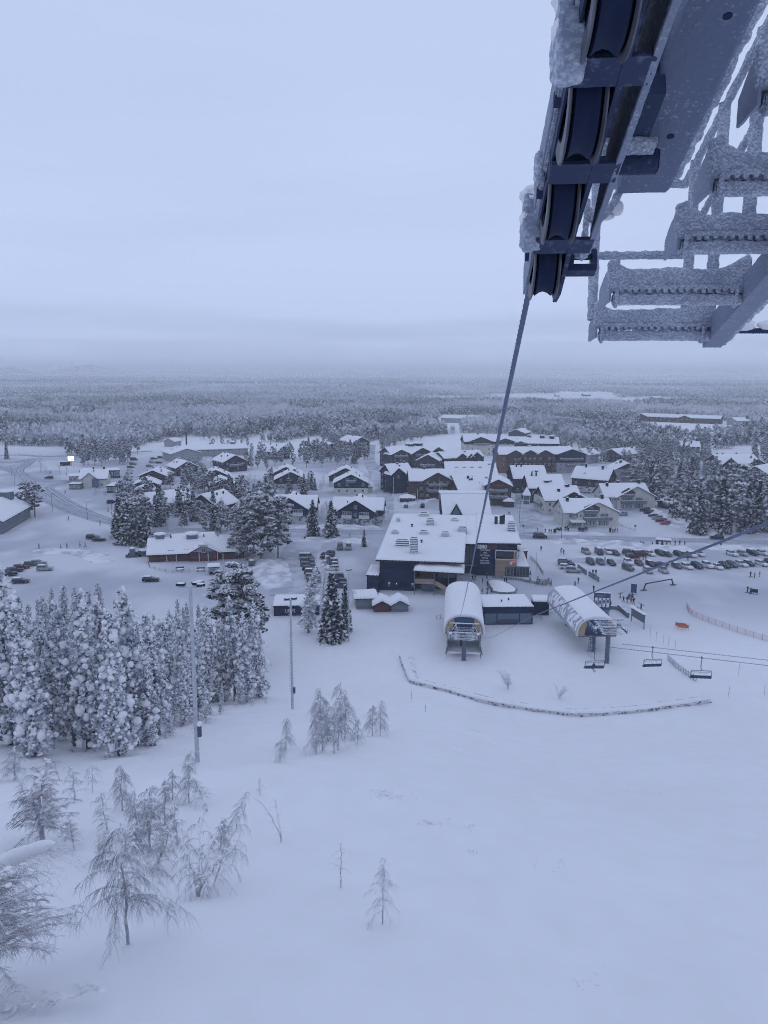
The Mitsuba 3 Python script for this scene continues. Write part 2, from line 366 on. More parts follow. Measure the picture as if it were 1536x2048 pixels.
def rounded(v, r=0.02, seg=8):
    s = manifold3d.Manifold.sphere(r, seg)
    m = manifold3d.Manifold.batch_hull([s.translate(list(map(float, p))) for p in np.asarray(v)]).to_mesh()
    return np.array(m.vert_properties[:, :3]), np.array(m.tri_verts)
def snow_blob(c, r, seed=0, sub=3, amp=0.35, freq=1.2):
    v, f = ICO[sub]
    n = meshkit.fbm(v * freq + seed * 7.3, 3, seed)
    return np.asarray(c) + v * np.asarray(r) * (1 - amp / 2 + amp * 1.3 * (n - 0.2))[:, None], f

tw = thing("lift_tower", "frosted steel lift tower head with sheaves, beam and icy maintenance steps", "lift tower")
rs, ru, rt = SU(1054, 600, 5.6)
R1 = 0.235
# sheave train: wheels under the rope
for i, t in enumerate((4.24, 3.58, 2.90, 2.31, 1.68, 1.05)):
    M = basis(LP(rs, ru - 0.03 - R1 + 0.03, t), RD, SD, UD)
    w = 0.075
    prof = [(0.09, -w * .8), (R1 - .035, -w * .8), (R1 - .012, -w * .62), (R1 - .03, -.022), (R1 - .036, 0), (R1 - .03, .022), (R1 - .012, w * .62), (R1 - .035, w * .8), (0.09, w * .8)]
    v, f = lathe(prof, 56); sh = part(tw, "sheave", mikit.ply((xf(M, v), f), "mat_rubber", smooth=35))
    for sgn in (-1, 1):
        a, b = sgn * w * .80, sgn * w * .98
        pr = [(R1 - .075, a), (R1 - .008, a), (R1 + .012, (a + b) / 2), (R1 + .006, b), (R1 - .045, b), (R1 - .075, b * .97)]
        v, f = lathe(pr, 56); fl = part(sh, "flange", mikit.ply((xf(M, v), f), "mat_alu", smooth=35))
        v, f = lathe([(0.03, sgn * .03), (R1 - .07, sgn * .03), (R1 - .07, sgn * .045), (0.03, sgn * .06)], 32)
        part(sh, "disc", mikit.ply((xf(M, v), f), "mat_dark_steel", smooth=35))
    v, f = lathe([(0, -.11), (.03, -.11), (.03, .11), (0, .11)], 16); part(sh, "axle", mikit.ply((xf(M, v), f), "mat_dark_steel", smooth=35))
# side plates, left one with frosted lower edge
def plate(s0, s1, prof, mat_, name, L=0.04, amp=0.004):
    """prof: polygon of (t, u)"""
    n = len(prof); pa = np.array([[s0, u, t] for t, u in prof]); pb = np.array([[s1, u, t] for t, u in prof])
    f = [[0, i, i + 1] for i in range(1, n - 1)] + [[n, n + i + 1, n + i] for i in range(1, n - 1)]
    for i in range(n): j = (i + 1) % n; f += [[i, n + i, n + j], [i, n + j, j]]
    v, f = rime(LV(np.vstack([pa, pb])), np.array(f), L, amp, 40)
    return part(tw, name, mikit.ply((v, f), mat_, smooth=40))
pl = rs - 0.085; ub = ru - .25
plate(pl - .02, pl, [(3.75, ub + .02), (3.75, ub + .20), (3.0, ub + .15), (2.3, ub + .05), (0.3, ub + .02), (0.3, ub)], "mat_plate", "side_plate", 0.05, 0.004)
plate(pl - .003, pl + .012, [(4.62, ru - .30), (4.62, ru - .14), (4.2, ru - .03), (3.6, ru - .06), (3.6, ru - .26), (4.2, ru - .33)], "mat_plate", "side_plate", 0.06, 0.002)
plate(pl - .012, pl + .018, [(3.78, ub + .014), (3.78, ub + .034), (0.3, ub + .016), (0.3, ub - .006)], "mat_rime", "plate_flange", 0.016, 0.005)
plate(pl + .003, pl + .012, [(3.7, ub - .06), (3.7, ub + .1), (0.3, ub + .04), (0.3, ub - .06)], "mat_dark_steel", "side_plate", 0.08, 0.001)
pr_ = rs + 0.092
plate(pr_, pr_ + .022, [(4.60, ru - .36), (4.60, ru - .26), (4.2, ru - .05), (3.7, ru - .05), (3.7, ru - .34), (4.40, ru - .40)], "mat_dark_steel", "side_plate", 0.07, 0.002)
plate(pr_, pr_ + .02, [(3.66, ru - .36), (3.66, ru - .02), (0.3, ru + .04), (0.3, ru - .36)], "mat_dark_steel", "side_plate", 0.08, 0.002)
plate(pr_ + .10, pr_ + .125, [(3.95, ru - .35), (3.95, ru - .335), (0.3, ru - .335), (0.3, ru - .355)], "mat_plate", "plate_flange", 0.016, 0.004)
plate(pr_ + .105, pr_ + .12, [(3.95, ru - .335), (3.4, ru - .12), (0.3, ru + .02), (0.3, ru - .335)], "mat_dark_steel", "side_plate", 0.08, 0.002)
for t in (3.91, 3.24, 2.60, 1.99, 1.37):                       # cross ties in the gaps
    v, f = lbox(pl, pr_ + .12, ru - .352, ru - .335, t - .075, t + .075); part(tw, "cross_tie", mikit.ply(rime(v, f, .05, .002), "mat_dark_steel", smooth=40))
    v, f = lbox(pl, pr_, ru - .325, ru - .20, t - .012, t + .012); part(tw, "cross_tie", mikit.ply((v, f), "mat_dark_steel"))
# rope catchers on the outer side
def catcher(px, py, s, seed):
    Z = s / ((px - 768) / F - 0.0955); s_, u, t = SU(px, py, Z)
    prof = [(-.075, .11), (.05, .13), (.085, .03), (.07, -.09), (.03, -.135), (-.05, -.13), (-.085, -.04)]
    pts = [[s - .045 + .012 * (abs(b) > .1), u + b, t + a] for a, b in prof] + [[s + .03, u + b * .93, t + a * .9] for a, b in prof]
    v, f = rounded(LV(np.array(pts)), .014); k = part(tw, "rope_catcher", mikit.ply(rime(v, f, .02, .008, 25, seed), "mat_cap", smooth=50))
    v, f = snow_blob(LP(s - .005, u + .135, t - .02), (.06, .085, .06), seed, 3, .7, 1.6); part(k, "snow", mikit.ply((v, f), "mat_snow", smooth=True))
    v, f = snow_blob(LP(s - .05, u - .01, t - .05), (.022, .05, .05), seed + 3, 3, .6, 1.8); part(k, "snow", mikit.ply((v, f), "mat_snow", smooth=True))
    v, f = lbox(s - .05, s - .04, u - .07, u - .03, t - .06, t - .01); part(k, "latch", mikit.ply((v, f), "mat_dark_steel"))
catcher(1113, 84, 0.35, 3); catcher(1046, 446, 0.35, 5)
v, f = rounded(LP(pl - .028, ru - .2, 3.42) + np.array([[0, a, b] for a in (-.03, .03) for b in (-.05, .05)]), .018); part(tw, "bolt_cover", mikit.ply(rime(v, f, .015, .006), "mat_rime", smooth=50))
# main beam
b0, b1 = SU(1234, 386, 4.4), SU(1335, 386, 4.4)
bu = b0[1]; tE = b0[2]
prof = [(b0[0], bu), (b0[0] + .002, bu + .30), (b1[0], bu + .30), (b1[0], bu + .02), (b1[0] - .02, bu)]
va = np.array([[s, u, tE] for s, u in prof]); vb = np.array([[s, u, 0.2] for s, u in prof]); n_ = len(prof)
ff = [[0, i, i + 1] for i in range(1, n_ - 1)] + [[n_, n_ + i + 1, n_ + i] for i in range(1, n_ - 1)] + [x for i in range(n_) for x in ([i, n_ + i, n_ + (i + 1) % n_], [i, n_ + (i + 1) % n_, (i + 1) % n_])]
v, f = rime(LV(np.vstack([va, vb])), np.array(ff), .07, .006, 22, 3, .5)
bm = part(tw, "beam", mikit.ply((v, f), "mat_beam", smooth=30))
for (px, py) in ((1455, 30), (1341, 271)):
    Z = 4.0
    for _ in range(30):
        s, u, t = SU(px, py, Z); Z *= bu / u
    c = LP(s, bu - .0065, t); ring = [[.0, 0], [.019, 0], [.019, .004], [0, .004]]
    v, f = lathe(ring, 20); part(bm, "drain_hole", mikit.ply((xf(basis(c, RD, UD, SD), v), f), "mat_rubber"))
v, f = lbox(b1[0] - .03, b1[0] + .035, bu + .06, bu + .33, .2, tE - .05); part(bm, "rime_edge", mikit.ply(rime(v, f, .03, .035, 14, 8), "mat_rime", smooth=True))
# brackets, link and hoses between the sheave train and the beam
def at(px, py, s):
    Z = s / ((px - 768) / F - 0.0955); return SU(px, py, Z)
s, u, t = at(1240, 293, .80)
v, f = lbox(pr_ + .09, b0[0] + .06, u - .012, u + .012, t - .05, t + .05); part(tw, "bracket", mikit.ply(rime(v, f, .015, .006), "mat_rime", smooth=40))
v, f = lbox(pr_ + .12, b0[0] + .02, u + .02, u + .30, t - .35, t + .02); part(tw, "bracket", mikit.ply(rime(v, f, .06, .004), "mat_dark_steel", smooth=40))
s, u, t = at(1228, 325, .80)
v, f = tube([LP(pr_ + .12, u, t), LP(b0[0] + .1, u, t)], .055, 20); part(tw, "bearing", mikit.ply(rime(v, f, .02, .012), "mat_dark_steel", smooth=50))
s, u, t = at(1300, 50, .84)
v, f = rounded([LP(s - .015, u + .22, t - .05), LP(s + .02, u + .22, t - .02), LP(s - .02, u - .10, t + .12), LP(s + .012, u - .10, t + .15)], .022); part(tw, "link_arm", mikit.ply(rime(v, f, .02, .007), "mat_dark_steel", smooth=50))
v, f = lbox(s - .05, s + .05, u - .015, u + .015, t - .03, t + .03); part(tw, "link_arm", mikit.ply(rime(v, f, .02, .006), "mat_dark_steel", smooth=50))
def curve(pts, n=24):
    from scipy.interpolate import CubicSpline
    p = np.asarray(pts, float); return CubicSpline(np.linspace(0, 1, len(p)), p)(np.linspace(0, 1, n))
v, f = tube(curve([PZ(1304, 60, 3.1), PZ(1308, 95, 3.1), PZ(1300, 130, 3.12), PZ(1280, 152, 3.15), PZ(1250, 160, 3.2)]), .014, 8); part(tw, "hose", mikit.ply(rime(v, f, .02, .004), "mat_dark_steel", smooth=50))
hc = curve([PZ(1240, 378, 4.5), PZ(1232, 398, 4.5), PZ(1214, 425, 4.5), PZ(1196, 438, 4.5), PZ(1182, 436, 4.5), PZ(1176, 420, 4.52)])
v, f = tube(hc, .019, 10); hs = part(tw, "hose", mikit.ply(rime(v, f, .012, .009), "mat_rime", smooth=50))
v, f = snow_blob(PZ(1229, 416, 4.53), (.062, .045, .05), 4, 3, .5, 1.2); v2, f2 = snow_blob(PZ(1212, 434, 4.53), (.05, .035, .022), 6, 3, .5, 1.2)
part(hs, "snow", mikit.ply((np.vstack([v, v2]), np.vstack([f, f2 + len(v)])), "mat_snow", smooth=True))
v, f = tube(curve([PZ(1176, 400, 4.7), PZ(1172, 450, 4.7), PZ(1167, 500, 4.7)]), .016, 8); part(tw, "hose", mikit.ply(rime(v, f, .012, .008), "mat_rime", smooth=50))
s, u, t = at(1150, 520, .70)
for (a0, a1, c0, c1) in ((-.06, .12, .03, .06), (-.06, .12, -.075, -.035), (.10, .125, -.06, .05), (-.06, -.01, -.07, .06)):
    v, f = lbox(s + a0, s + a1, u + c0, u + c1, t - .02, t + .06); part(tw, "sensor_bracket", mikit.ply(rime(v, f, .03, .003), "mat_dark_steel", smooth=40))
v, f = snow_blob(PZ(1163, 498, t + .05), (.05, .05, .06), 9, 3, .7, 2.5); part(tw, "sensor_rime", mikit.ply((v, f), "mat_rime", smooth=True))
# maintenance steps
HF = nrm(np.cross([0, 0, 1.0], SD)); ZU = np.array([0, 0, 1.0])
def step(pxL, pyL, Z, sR, seed, wide=True, toe=.55):
    s0, u0, t0 = SU(pxL, pyL, Z); o = LP(s0, u0, t0); W = sR - s0
    M = basis(o, SD, HF, ZU); rng = np.random.default_rng(seed)
    st = part(tw, "step", mikit.ply(rime(*tube([xf(M, [[.03, 0, 0]])[0], xf(M, [[W, 0, 0]])[0]], .036, 14), .02, .010, 30, seed, .6), "mat_rime", smooth=55))
    mb = MB(); mb.box(0.02, W, -.03, .25, .075, .10, M)
    v, f = rime(*mb.mesh(), .03, .006, 30, seed); part(st, "tread", mikit.ply((v, f), "mat_rime", smooth=40))
    mb = MB()
    for x in np.arange(.06, W - .03, .052):                      # serrated grating under the tread
        a = rng.uniform(-.006, .006); h = rng.uniform(.018, .034)
        q = xf(M, np.array([[x + a, -.03, .08], [x + a + .034, -.03, .08], [x + a + .05, .25, .08], [x + a + .016, .25, .08], [x + a + .012, -.025, .075 - h], [x + a + .03, -.025, .08 - h], [x + a + .045, .245, .078 - h], [x + a + .028, .245, .075 - h]]))
        mb.add(q, [[0, 1, 5, 4], [1, 2, 6, 5], [2, 3, 7, 6], [3, 0, 4, 7], [4, 5, 6, 7], [0, 3, 2, 1]])
    part(st, "grating", mikit.ply(rime(*mb.mesh(), .035, .007, 35, seed), "mat_rime", smooth=True))
    us, vs = np.linspace(0, 1, 70), np.linspace(0, 1, 12)
    U, V = np.meshgrid(us, vs, indexing="ij")
    nz = meshkit.fbm(np.stack([U * W * 5 + seed * 3, V * 2, U * 0], -1), 4, seed)
    hgt = .075 + .07 * nz + .09 * np.clip((U - .72) / .28, 0, 1) ** 1.5 + .05 * np.clip((.12 - U) / .12, 0, 1)
    top = xf(M, np.stack([.03 + U * (W - .04), -.022 + V * .262, .10 + hgt * (1 - .55 * np.abs(2 * V - 1) ** 6)], -1).reshape(-1, 3)).reshape(70, 12, 3)
    bot = xf(M, np.stack([.03 + U * (W - .04), -.018 + V * .254, .101 + 0 * U], -1).reshape(-1, 3)).reshape(70, 12, 3)
    v, f = sheet(top, bot); part(st, "snow", mikit.ply(rime(v, f, .045, .012, 26, seed), "mat_rime", smooth=True))
    poly = [(-.02, -.01), (toe, -.03), (toe, .10), (toe * .5, .19), (-.02, .24)]
    mb = MB(); pa = np.array([[0, a, b] for a, b in poly]); pb = pa + [.012, 0, 0]; n = 5
    f = [[0, i, i + 1] for i in range(1, n - 1)] + [[n, n + i + 1, n + i] for i in range(1, n - 1)] + [x for i in range(n) for x in ([i, n + i, n + (i + 1) % n], [i, n + (i + 1) % n, (i + 1) % n])]
    part(st, "toe_plate", mikit.ply(rime(xf(M, np.vstack([pa, pb])), np.array(f), .05, .005, 30, seed), "mat_plate", smooth=40))
    v, f = rounded(xf(M, np.array([[.005, .0, .08], [.045, .0, .08], [.005, .0, .25], [.045, .0, .27]])), .02); part(st, "corner_post", mikit.ply(rime(v, f, .02, .012, 30, seed), "mat_rime", smooth=60))
    for x in (.05, W - .10):
        c = [[x, math.cos(a) * .046, math.sin(a) * .046 - .0] for a in np.linspace(-math.pi, 0, 9)]
        c = [[x, -.046, .08]] + c + [[x, .046, .08]]
        v, f = tube(xf(M, np.array(c)), .011, 7); part(st, "u_bolt", mikit.ply(rime(v, f, .012, .006), "mat_rime", smooth=60))
    return st
step(1190, 672, 6.29, 2.0, 1, toe=.34); step(1217, 600, 5.6, 2.02, 2, toe=.42)
step(1352, 497, 4.98, 2.6, 3, toe=.30); step(1418, 380, 4.33, 2.6, 4, toe=.30); step(1512, 208, 3.64, 2.7, 5, toe=.26)
e = SU(1411, 690, 6.35)
v, f = lbox(e[0] - .02, e[0] + .12, e[1] - .02, e[1] + .16, 1.0, e[2]); st_ = part(tw, "stringer", mikit.ply(rime(v, f, .06, .008, 12, 4), "mat_plate", smooth=40))
v, f = lbox(e[0] + .115, e[0] + .15, e[1] + .0, e[1] + .16, 1.0, e[2] - .02); part(st_, "rime_edge", mikit.ply(rime(v, f, .03, .03, 14, 9), "mat_rime", smooth=True))
def bar(p, q, r, seed=1, name="rail", mat_="mat_rime", amp=.014):
    return part(tw, name, mikit.ply(rime(*tube(np.linspace(p, q, 6), r, 8), .03, amp, 28, seed, .5), mat_, smooth=60))
Zg = 6.35
bar(PZ(1184, 640, Zg), PZ(1194, 366, Zg), .035, 2, "rail_post"); bar(PZ(1190, 512, Zg), PZ(1372, 510, Zg), .026, 3); bar(PZ(1192, 371, Zg), PZ(1374, 368, Zg), .028, 4)
hs_, hu_, _ = SU(1372, 366, Zg)
bar(LP(hs_, hu_, SU(1372, 366, Zg)[2]), LP(hs_, hu_, 2.5), .024, 5)
bar(LP(hs_, hu_ - .5, SU(1372, 366, Zg)[2]), LP(hs_, hu_ - .5, 2.5), .018, 6)
for px, py in ((1369, 366), (1425, 258), (1500, 112)):
    Z = hs_ / ((px - 768) / F - 0.0955); s, u, t = SU(px, py, Z)
    q = LP(hs_, hu_, t); bar(q + ZU * .02, q - ZU * 1.15, .036, int(px), "rail_post")
bar(LP(2.0, ru + .1, 4.9), LP(1.95, ru + .9, 3.6), .03, 12, "brace"); bar(LP(2.25, ru - .05, 5.2), LP(2.25, ru + .35, 4.1), .05, 13, "brace", "mat_plate")
q = PZ(1478, 662, 7.0); bar(q, q + SD * 2.2, .022, 14, "cross_pipe", "mat_dark_steel", .004)
for x, r in ((.02, .10), (.26, .085), (.55, .12), (.9, .1)):
    v, f = snow_blob(q + SD * x + ZU * .05, (r * 1.4, r, r * .6), int(x * 50) + 2, 3, .5); part(tw, "snow_lump", mikit.ply((v, f), "mat_snow", smooth=True))

# ------------------------------------------------------------------ haul ropes
def rope(key_label, pts, r, name="haul_rope", sides=10, twist=None):
    k = thing(name, key_label, "cable")
    p = np.asarray(pts, float)
    if twist is None: v, f = tube(p, r, sides)
    else:
        v, f = tube(p, r, 12); seg = np.r_[0, np.cumsum(np.linalg.norm(np.diff(p, axis=0), axis=1))]
        a = np.arange(12) * 2 * math.pi / 12
        m = 1 + .10 * np.cos(6 * 0 + 3 * (a[None, :] - seg[:, None] * twist))
        c = np.repeat(p, 12, axis=0); v = c + (v - c) * m.reshape(-1, 1)
    scene[k] = mikit.ply((v, f), "mat_rope", smooth=True)
    return k
STA1 = PZ(921, 1232, 149.0)
pA = LP(rs, ru, 0.2); pB = LP(rs, ru, rt - .15)
ts = np.r_[np.linspace(0, 1, 260) ** 2.2]
main = np.vstack([np.linspace(pA, pB, 30)[:-1], pB + ts[:, None] * (STA1 - pB) - np.array([0, 0, 1]) * (1.0 * ts * (1 - ts))[:, None]])
sg = np.r_[0, np.cumsum(np.linalg.norm(np.diff(main, axis=0), axis=1))]
fine = np.unique(np.r_[np.arange(0, 14, .02), np.linspace(14, sg[-1], 120)])
main = np.stack([np.interp(fine, sg, main[:, k]) for k in range(3)], -1)
rope("taut twisted steel rope running from the tower sheaves down to the front canopy", main, .0205, twist=22.0)
a, b = PZ(1600, 1021, 8.2), PZ(966, 1272, 150.0)
a = a + (a - b) / np.linalg.norm(a - b) * 14
tt = np.linspace(0, 1, 160)
rope("taut steel rope crossing from the right edge down to the front canopy's right side", a + tt[:, None] * (b - a) - np.array([0, 0, 1.0]) * (1.3 * tt * (1 - tt) * 4 * (tt > .3) * np.clip((tt - .3) / .7, 0, 1))[:, None], .02)
# ------------------------------------------------------------------ tree models, each a shapegroup of trunk, foliage and snow
mat_diffuse("mat_bark", proc(lambda p, n, uv: mix(mi.Color3f(0.075, 0.075, 0.09), mi.Color3f(0.24, 0.235, 0.25), noise(p.x * 6, p.y * 6, p.z * 2.5))))
def laid(c, lo, hi, amt=1.0):
    """Bark or twig with rime, and snow lying where it faces up."""
    return proc(lambda p, n, uv: mix(mi.Color3f(*c) * (0.8 + 0.4 * noise(p.x * 9, p.y * 9, p.z * 4)), mi.Color3f(*SNOW), amt * smoothstep(lo, hi, n.z + 0.5 * (noise(p.x * 4, p.y * 4, p.z * 4) - 0.5))))
mat_diffuse("mat_birch", laid((0.36, 0.365, 0.395), -0.1, 0.45))
mat_diffuse("mat_frost_twig", laid((0.27, 0.28, 0.32), 0.15, 0.9, 0.7))
mat_diffuse("mat_vc", {"type": "mesh_attribute", "name": "vertex_color"})
NEEDLE = np.array([0.050, 0.066, 0.082])
FROSTG = np.array([0.30, 0.325, 0.365])
SNOWC = np.array(SNOW)
groups_ = {}
def group(name, parts):
    """parts: {part name: shape dict}"""
    d = {"type": "shapegroup"}; d.update(parts); scene[name] = d; groups_[name] = list(parts)
def inst(key, grp, M):
    scene[key] = {"type": "instance", "shapegroup": {"type": "ref", "id": grp}, "to_world": T(np.asarray(M, float))}
def quads(mb, c, size, rng, flat=0.0, col=None, asp=1.6, nrm_up=None):
    """Randomly turned leaf quads at the points c; flat=1 lays them level."""
    c = np.asarray(c, float); n = len(c)
    a = rng.normal(size=(n, 3)); a[:, 2] *= (1 - flat); a = nrm(a)
    b = rng.normal(size=(n, 3)); b[:, 2] *= (1 - flat); b = nrm(b - a * np.sum(a * b, 1, keepdims=True))
    s = (np.broadcast_to(size, (n,)) * rng.uniform(.7, 1.3, n))[:, None]
    k = nrm(np.cross(a, b))
    v = np.stack([c - a * s * asp / 2, c + b * s / 2 + k * s * .12, c + a * s * asp / 2, c - b * s / 2 + k * s * .12], 1).reshape(-1, 3)
    i = np.arange(n) * 4
    f = np.vstack([np.stack([i, i + 1, i + 2], 1), np.stack([i, i + 2, i + 3], 1)])
    mb.v.append(v); mb.f.append(f + mb.n); mb.n += len(v)
    cc = np.broadcast_to(col, (n, 3)) if col is not None else np.full((n, 3), .5)
    mb.c.append(np.repeat(cc, 4, axis=0))
def vply(mb, smooth=False): return mikit.ply(mb.mesh(), "mat_vc", smooth=smooth, color=mb.colors())
def clump(mb, c, r, seed, sub=1, col=SNOWC, amp=.4):
    v, f = ICO[sub]
    n = meshkit.noise(v * 1.7 + seed * 3.1, seed)
    mb.add(np.asarray(c) + v * np.asarray(r) * (1 - amp / 2 + amp * n)[:, None], f, col)

def laden_spruce(seed, h=14.0, rad=1.35, lean=0.03, dens=1.0, snow=1.0, sub=1, bare=.1):
    """A narrow northern spruce with drooping, snow-loaded branches."""
    rng = np.random.default_rng(seed)
    tr, fo, sn = MB(), MB(), MB()
    ax = rng.uniform(0, 6.28); zs = np.linspace(0, h, 14)
    bend = lambda z: np.stack([np.cos(ax) * lean * h * (z / h) ** 2.2, np.sin(ax) * lean * h * (z / h) ** 2.2, z], -1)
    tr.tube(bend(zs), np.interp(zs, [0, h], [.15 + h * .005, .02]), 6)
    z = h * bare; k = 0; lump = 1.0
    while z < h * .985:
        u = z / h
        R = rad * (0.45 + 0.55 * min(1, (u - bare) / .15)) * (1 - u) ** .62 * (1 + .30 * math.sin(z * 1.9 + seed) + .18 * math.sin(z * 4.3 + 2 * seed)) + .15
        nb = int(round((5 + 4 * (1 - u)) * dens))
        a0 = rng.uniform(0, 6.28)
        for i in range(nb):
            a = a0 + i * 6.283 / nb + rng.uniform(-.35, .35); L = R * rng.uniform(.6, 1.25)
            d = np.array([math.cos(a), math.sin(a), 0]); base = bend(np.array([z + rng.uniform(-.1, .1)]))[0]
            droop = rng.uniform(.55, 1.15)
            ss = np.array([.25, .55, .8, 1.0])
            pts = base + d * (L * ss)[:, None] + np.array([0, 0, 1.0]) * (-L * droop * ss ** 1.6)[:, None]
            m = max(3, int(7 * L / rad + 3))
            cc = pts[rng.integers(0, 4, m)] + rng.normal(0, .13, (m, 3)) - [0, 0, .14]
            g = rng.random((m, 1))
            quads(fo, cc, .25, rng, .15, np.where(g < .15, NEEDLE * (2.2 + 3 * g), np.where(g < .70, FROSTG * (1.0 + .9 * g), SNOWC * .92)))
            if rng.random() < .93 * snow:
                for q in range(3 if L > .8 else 2 if L > .45 else 1):
                    s = rng.uniform(.25, 1.05); p = base + d * L * s + np.array([0, 0, -L * droop * s ** 1.6 + .03]) + rng.normal(0, .07, 3)
                    r = rng.choice([.09, .13, .18, .30], p=[.36, .36, .20, .08]) * rng.uniform(.8, 1.25) * (.7 + .4 * L / rad)
                    clump(sn, p, (r * rng.uniform(.85, 1.2), r * rng.uniform(.85, 1.2), r * rng.uniform(.7, 1.35)), seed * 91 + k, sub, amp=.8); k += 1
        z += rng.uniform(.28, .40) * (1.0 if u < .8 else .7)
    tip = bend(np.array([h]))[0]
    for q in range(4): clump(sn, tip + rng.normal(0, .08, 3) - [0, 0, .25 * q], (.13, .13, .2), seed * 17 + q, sub)
    return {"trunk": tr.ply("mat_bark", smooth=True), "foliage": vply(fo), "snow_load": mikit.ply(sn.mesh(), "mat_snow", smooth=True)}
def pine(seed, h=12.0, rad=2.4, dens=1.0, snowy=.5, crown0=.35, lf=1.0):
    """A pine: bare lower trunk, limbs that carry rounded clusters with snow on top."""
    rng = np.random.default_rng(seed)
    tr, fo, sn = MB(), MB(), MB()
    ax = rng.uniform(0, 6.28); lean = rng.uniform(0, .05)
    zs = np.linspace(0, h * .95, 9); P_ = np.stack([np.cos(ax) * lean * zs ** 1.5 / 3, np.sin(ax) * lean * zs ** 1.5 / 3, zs], -1)
    tr.tube(P_, np.interp(zs, [0, h], [.17 + h * .004, .03]), 6)
    n = int(30 * dens)
    for k in range(n):
        u = crown0 + (1 - crown0) * (k + rng.random()) / n
        z = u * h * .97; w = (u - crown0) / (1 - crown0)
        R = rad * (0.55 + 0.9 * w) * math.sqrt(max(1 - w ** 2.2, .02)) * rng.uniform(.65, 1.15)
        a = rng.uniform(0, 6.28); base = np.array([np.interp(z, zs, P_[:, 0]), np.interp(z, zs, P_[:, 1]), z])
        tip = base + [math.cos(a) * R, math.sin(a) * R, rng.uniform(-.35, .25) * R]
        mid = (base + tip) / 2 + [0, 0, .08 * R]
        tr.tube([base, mid, tip], [.05, .035, .012], 3, cap=False)
        for c, s in ((tip, 1.0), (mid * .4 + tip * .6 + rng.normal(0, .2, 3), .8)):
            m = int(13 * dens ** .3 / lf); r = rng.uniform(.45, .75) * s * (rad / 2.4) ** .6
            d = nrm(rng.normal(size=(m, 3))) * (rng.random((m, 1)) ** .5)
            cc = c + d * np.array([r, r, r * .62])
            g = rng.random((m, 1)); up = d[:, 2:3]
            quads(fo, cc, .50 * lf * rad / 2.4, rng, .1, np.where(g < .60 - .25 * up, NEEDLE * (.9 + g), FROSTG * (.65 + .6 * g)))
            ms = int(m * snowy * 1.1)
            dd = nrm(rng.normal(size=(ms, 3))); dd[:, 2] = np.abs(dd[:, 2]) * .8 + .15
            quads(sn, c + dd * np.array([r, r, r * .66]) * 1.02, .44 * lf * rad / 2.4, rng, .72, SNOWC * (.9 + .1 * rng.random((ms, 1))))
    return {"trunk": tr.ply("mat_bark", smooth=True), "foliage": vply(fo), "snow_load": vply(sn)}
def green_spruce(seed, h=12.0, rad=2.2, snowy=.8):
    """A full conical spruce, darker, with white plates of snow on tiered branches."""
    rng = np.random.default_rng(seed); tr, fo, sn = MB(), MB(), MB()
    tr.tube(np.array([[0, 0, z] for z in np.linspace(0, h, 6)]), np.linspace(.2, .02, 6), 6)
    z = h * .09
    while z < h * .97:
        u = z / h; R = rad * (1 - u) ** .85 * rng.uniform(.9, 1.1) + .12; nb = max(5, int(5 + 9 * (1 - u)))
        a0 = rng.uniform(0, 6.28)
        for i in range(nb):
            a = a0 + i * 6.283 / nb + rng.uniform(-.2, .2); L = R * rng.uniform(.75, 1.12)
            d = np.array([math.cos(a), math.sin(a), 0])
            m = max(3, int(L * 6)); s = rng.uniform(.15, 1.0, m)
            cc = np.array([0, 0, z]) + d * (L * s)[:, None] + np.array([0, 0, -.42 * L]) * (s ** 1.3)[:, None] + rng.normal(0, .12, (m, 3)) * (.4 + .7 * L / rad)
            g = rng.random((m, 1)); quads(fo, cc, .48, rng, .35, np.where(g < .82, NEEDLE * (.6 + .8 * g), FROSTG))
            if rng.random() < snowy:
                m2 = max(1, int(L * 2.2)); s = rng.uniform(.45, 1.05, m2)
                cc = np.array([0, 0, z + .10]) + d * (L * s)[:, None] + np.array([0, 0, -.40 * L]) * (s ** 1.3)[:, None] + rng.normal(0, .1, (m2, 3))
                quads(sn, cc, .50, rng, .75, SNOWC)
        z += rng.uniform(.45, .62) * (.6 + .6 * (1 - u))
    return {"trunk": tr.ply("mat_bark", smooth=True), "foliage": vply(fo), "snow_load": vply(sn)}
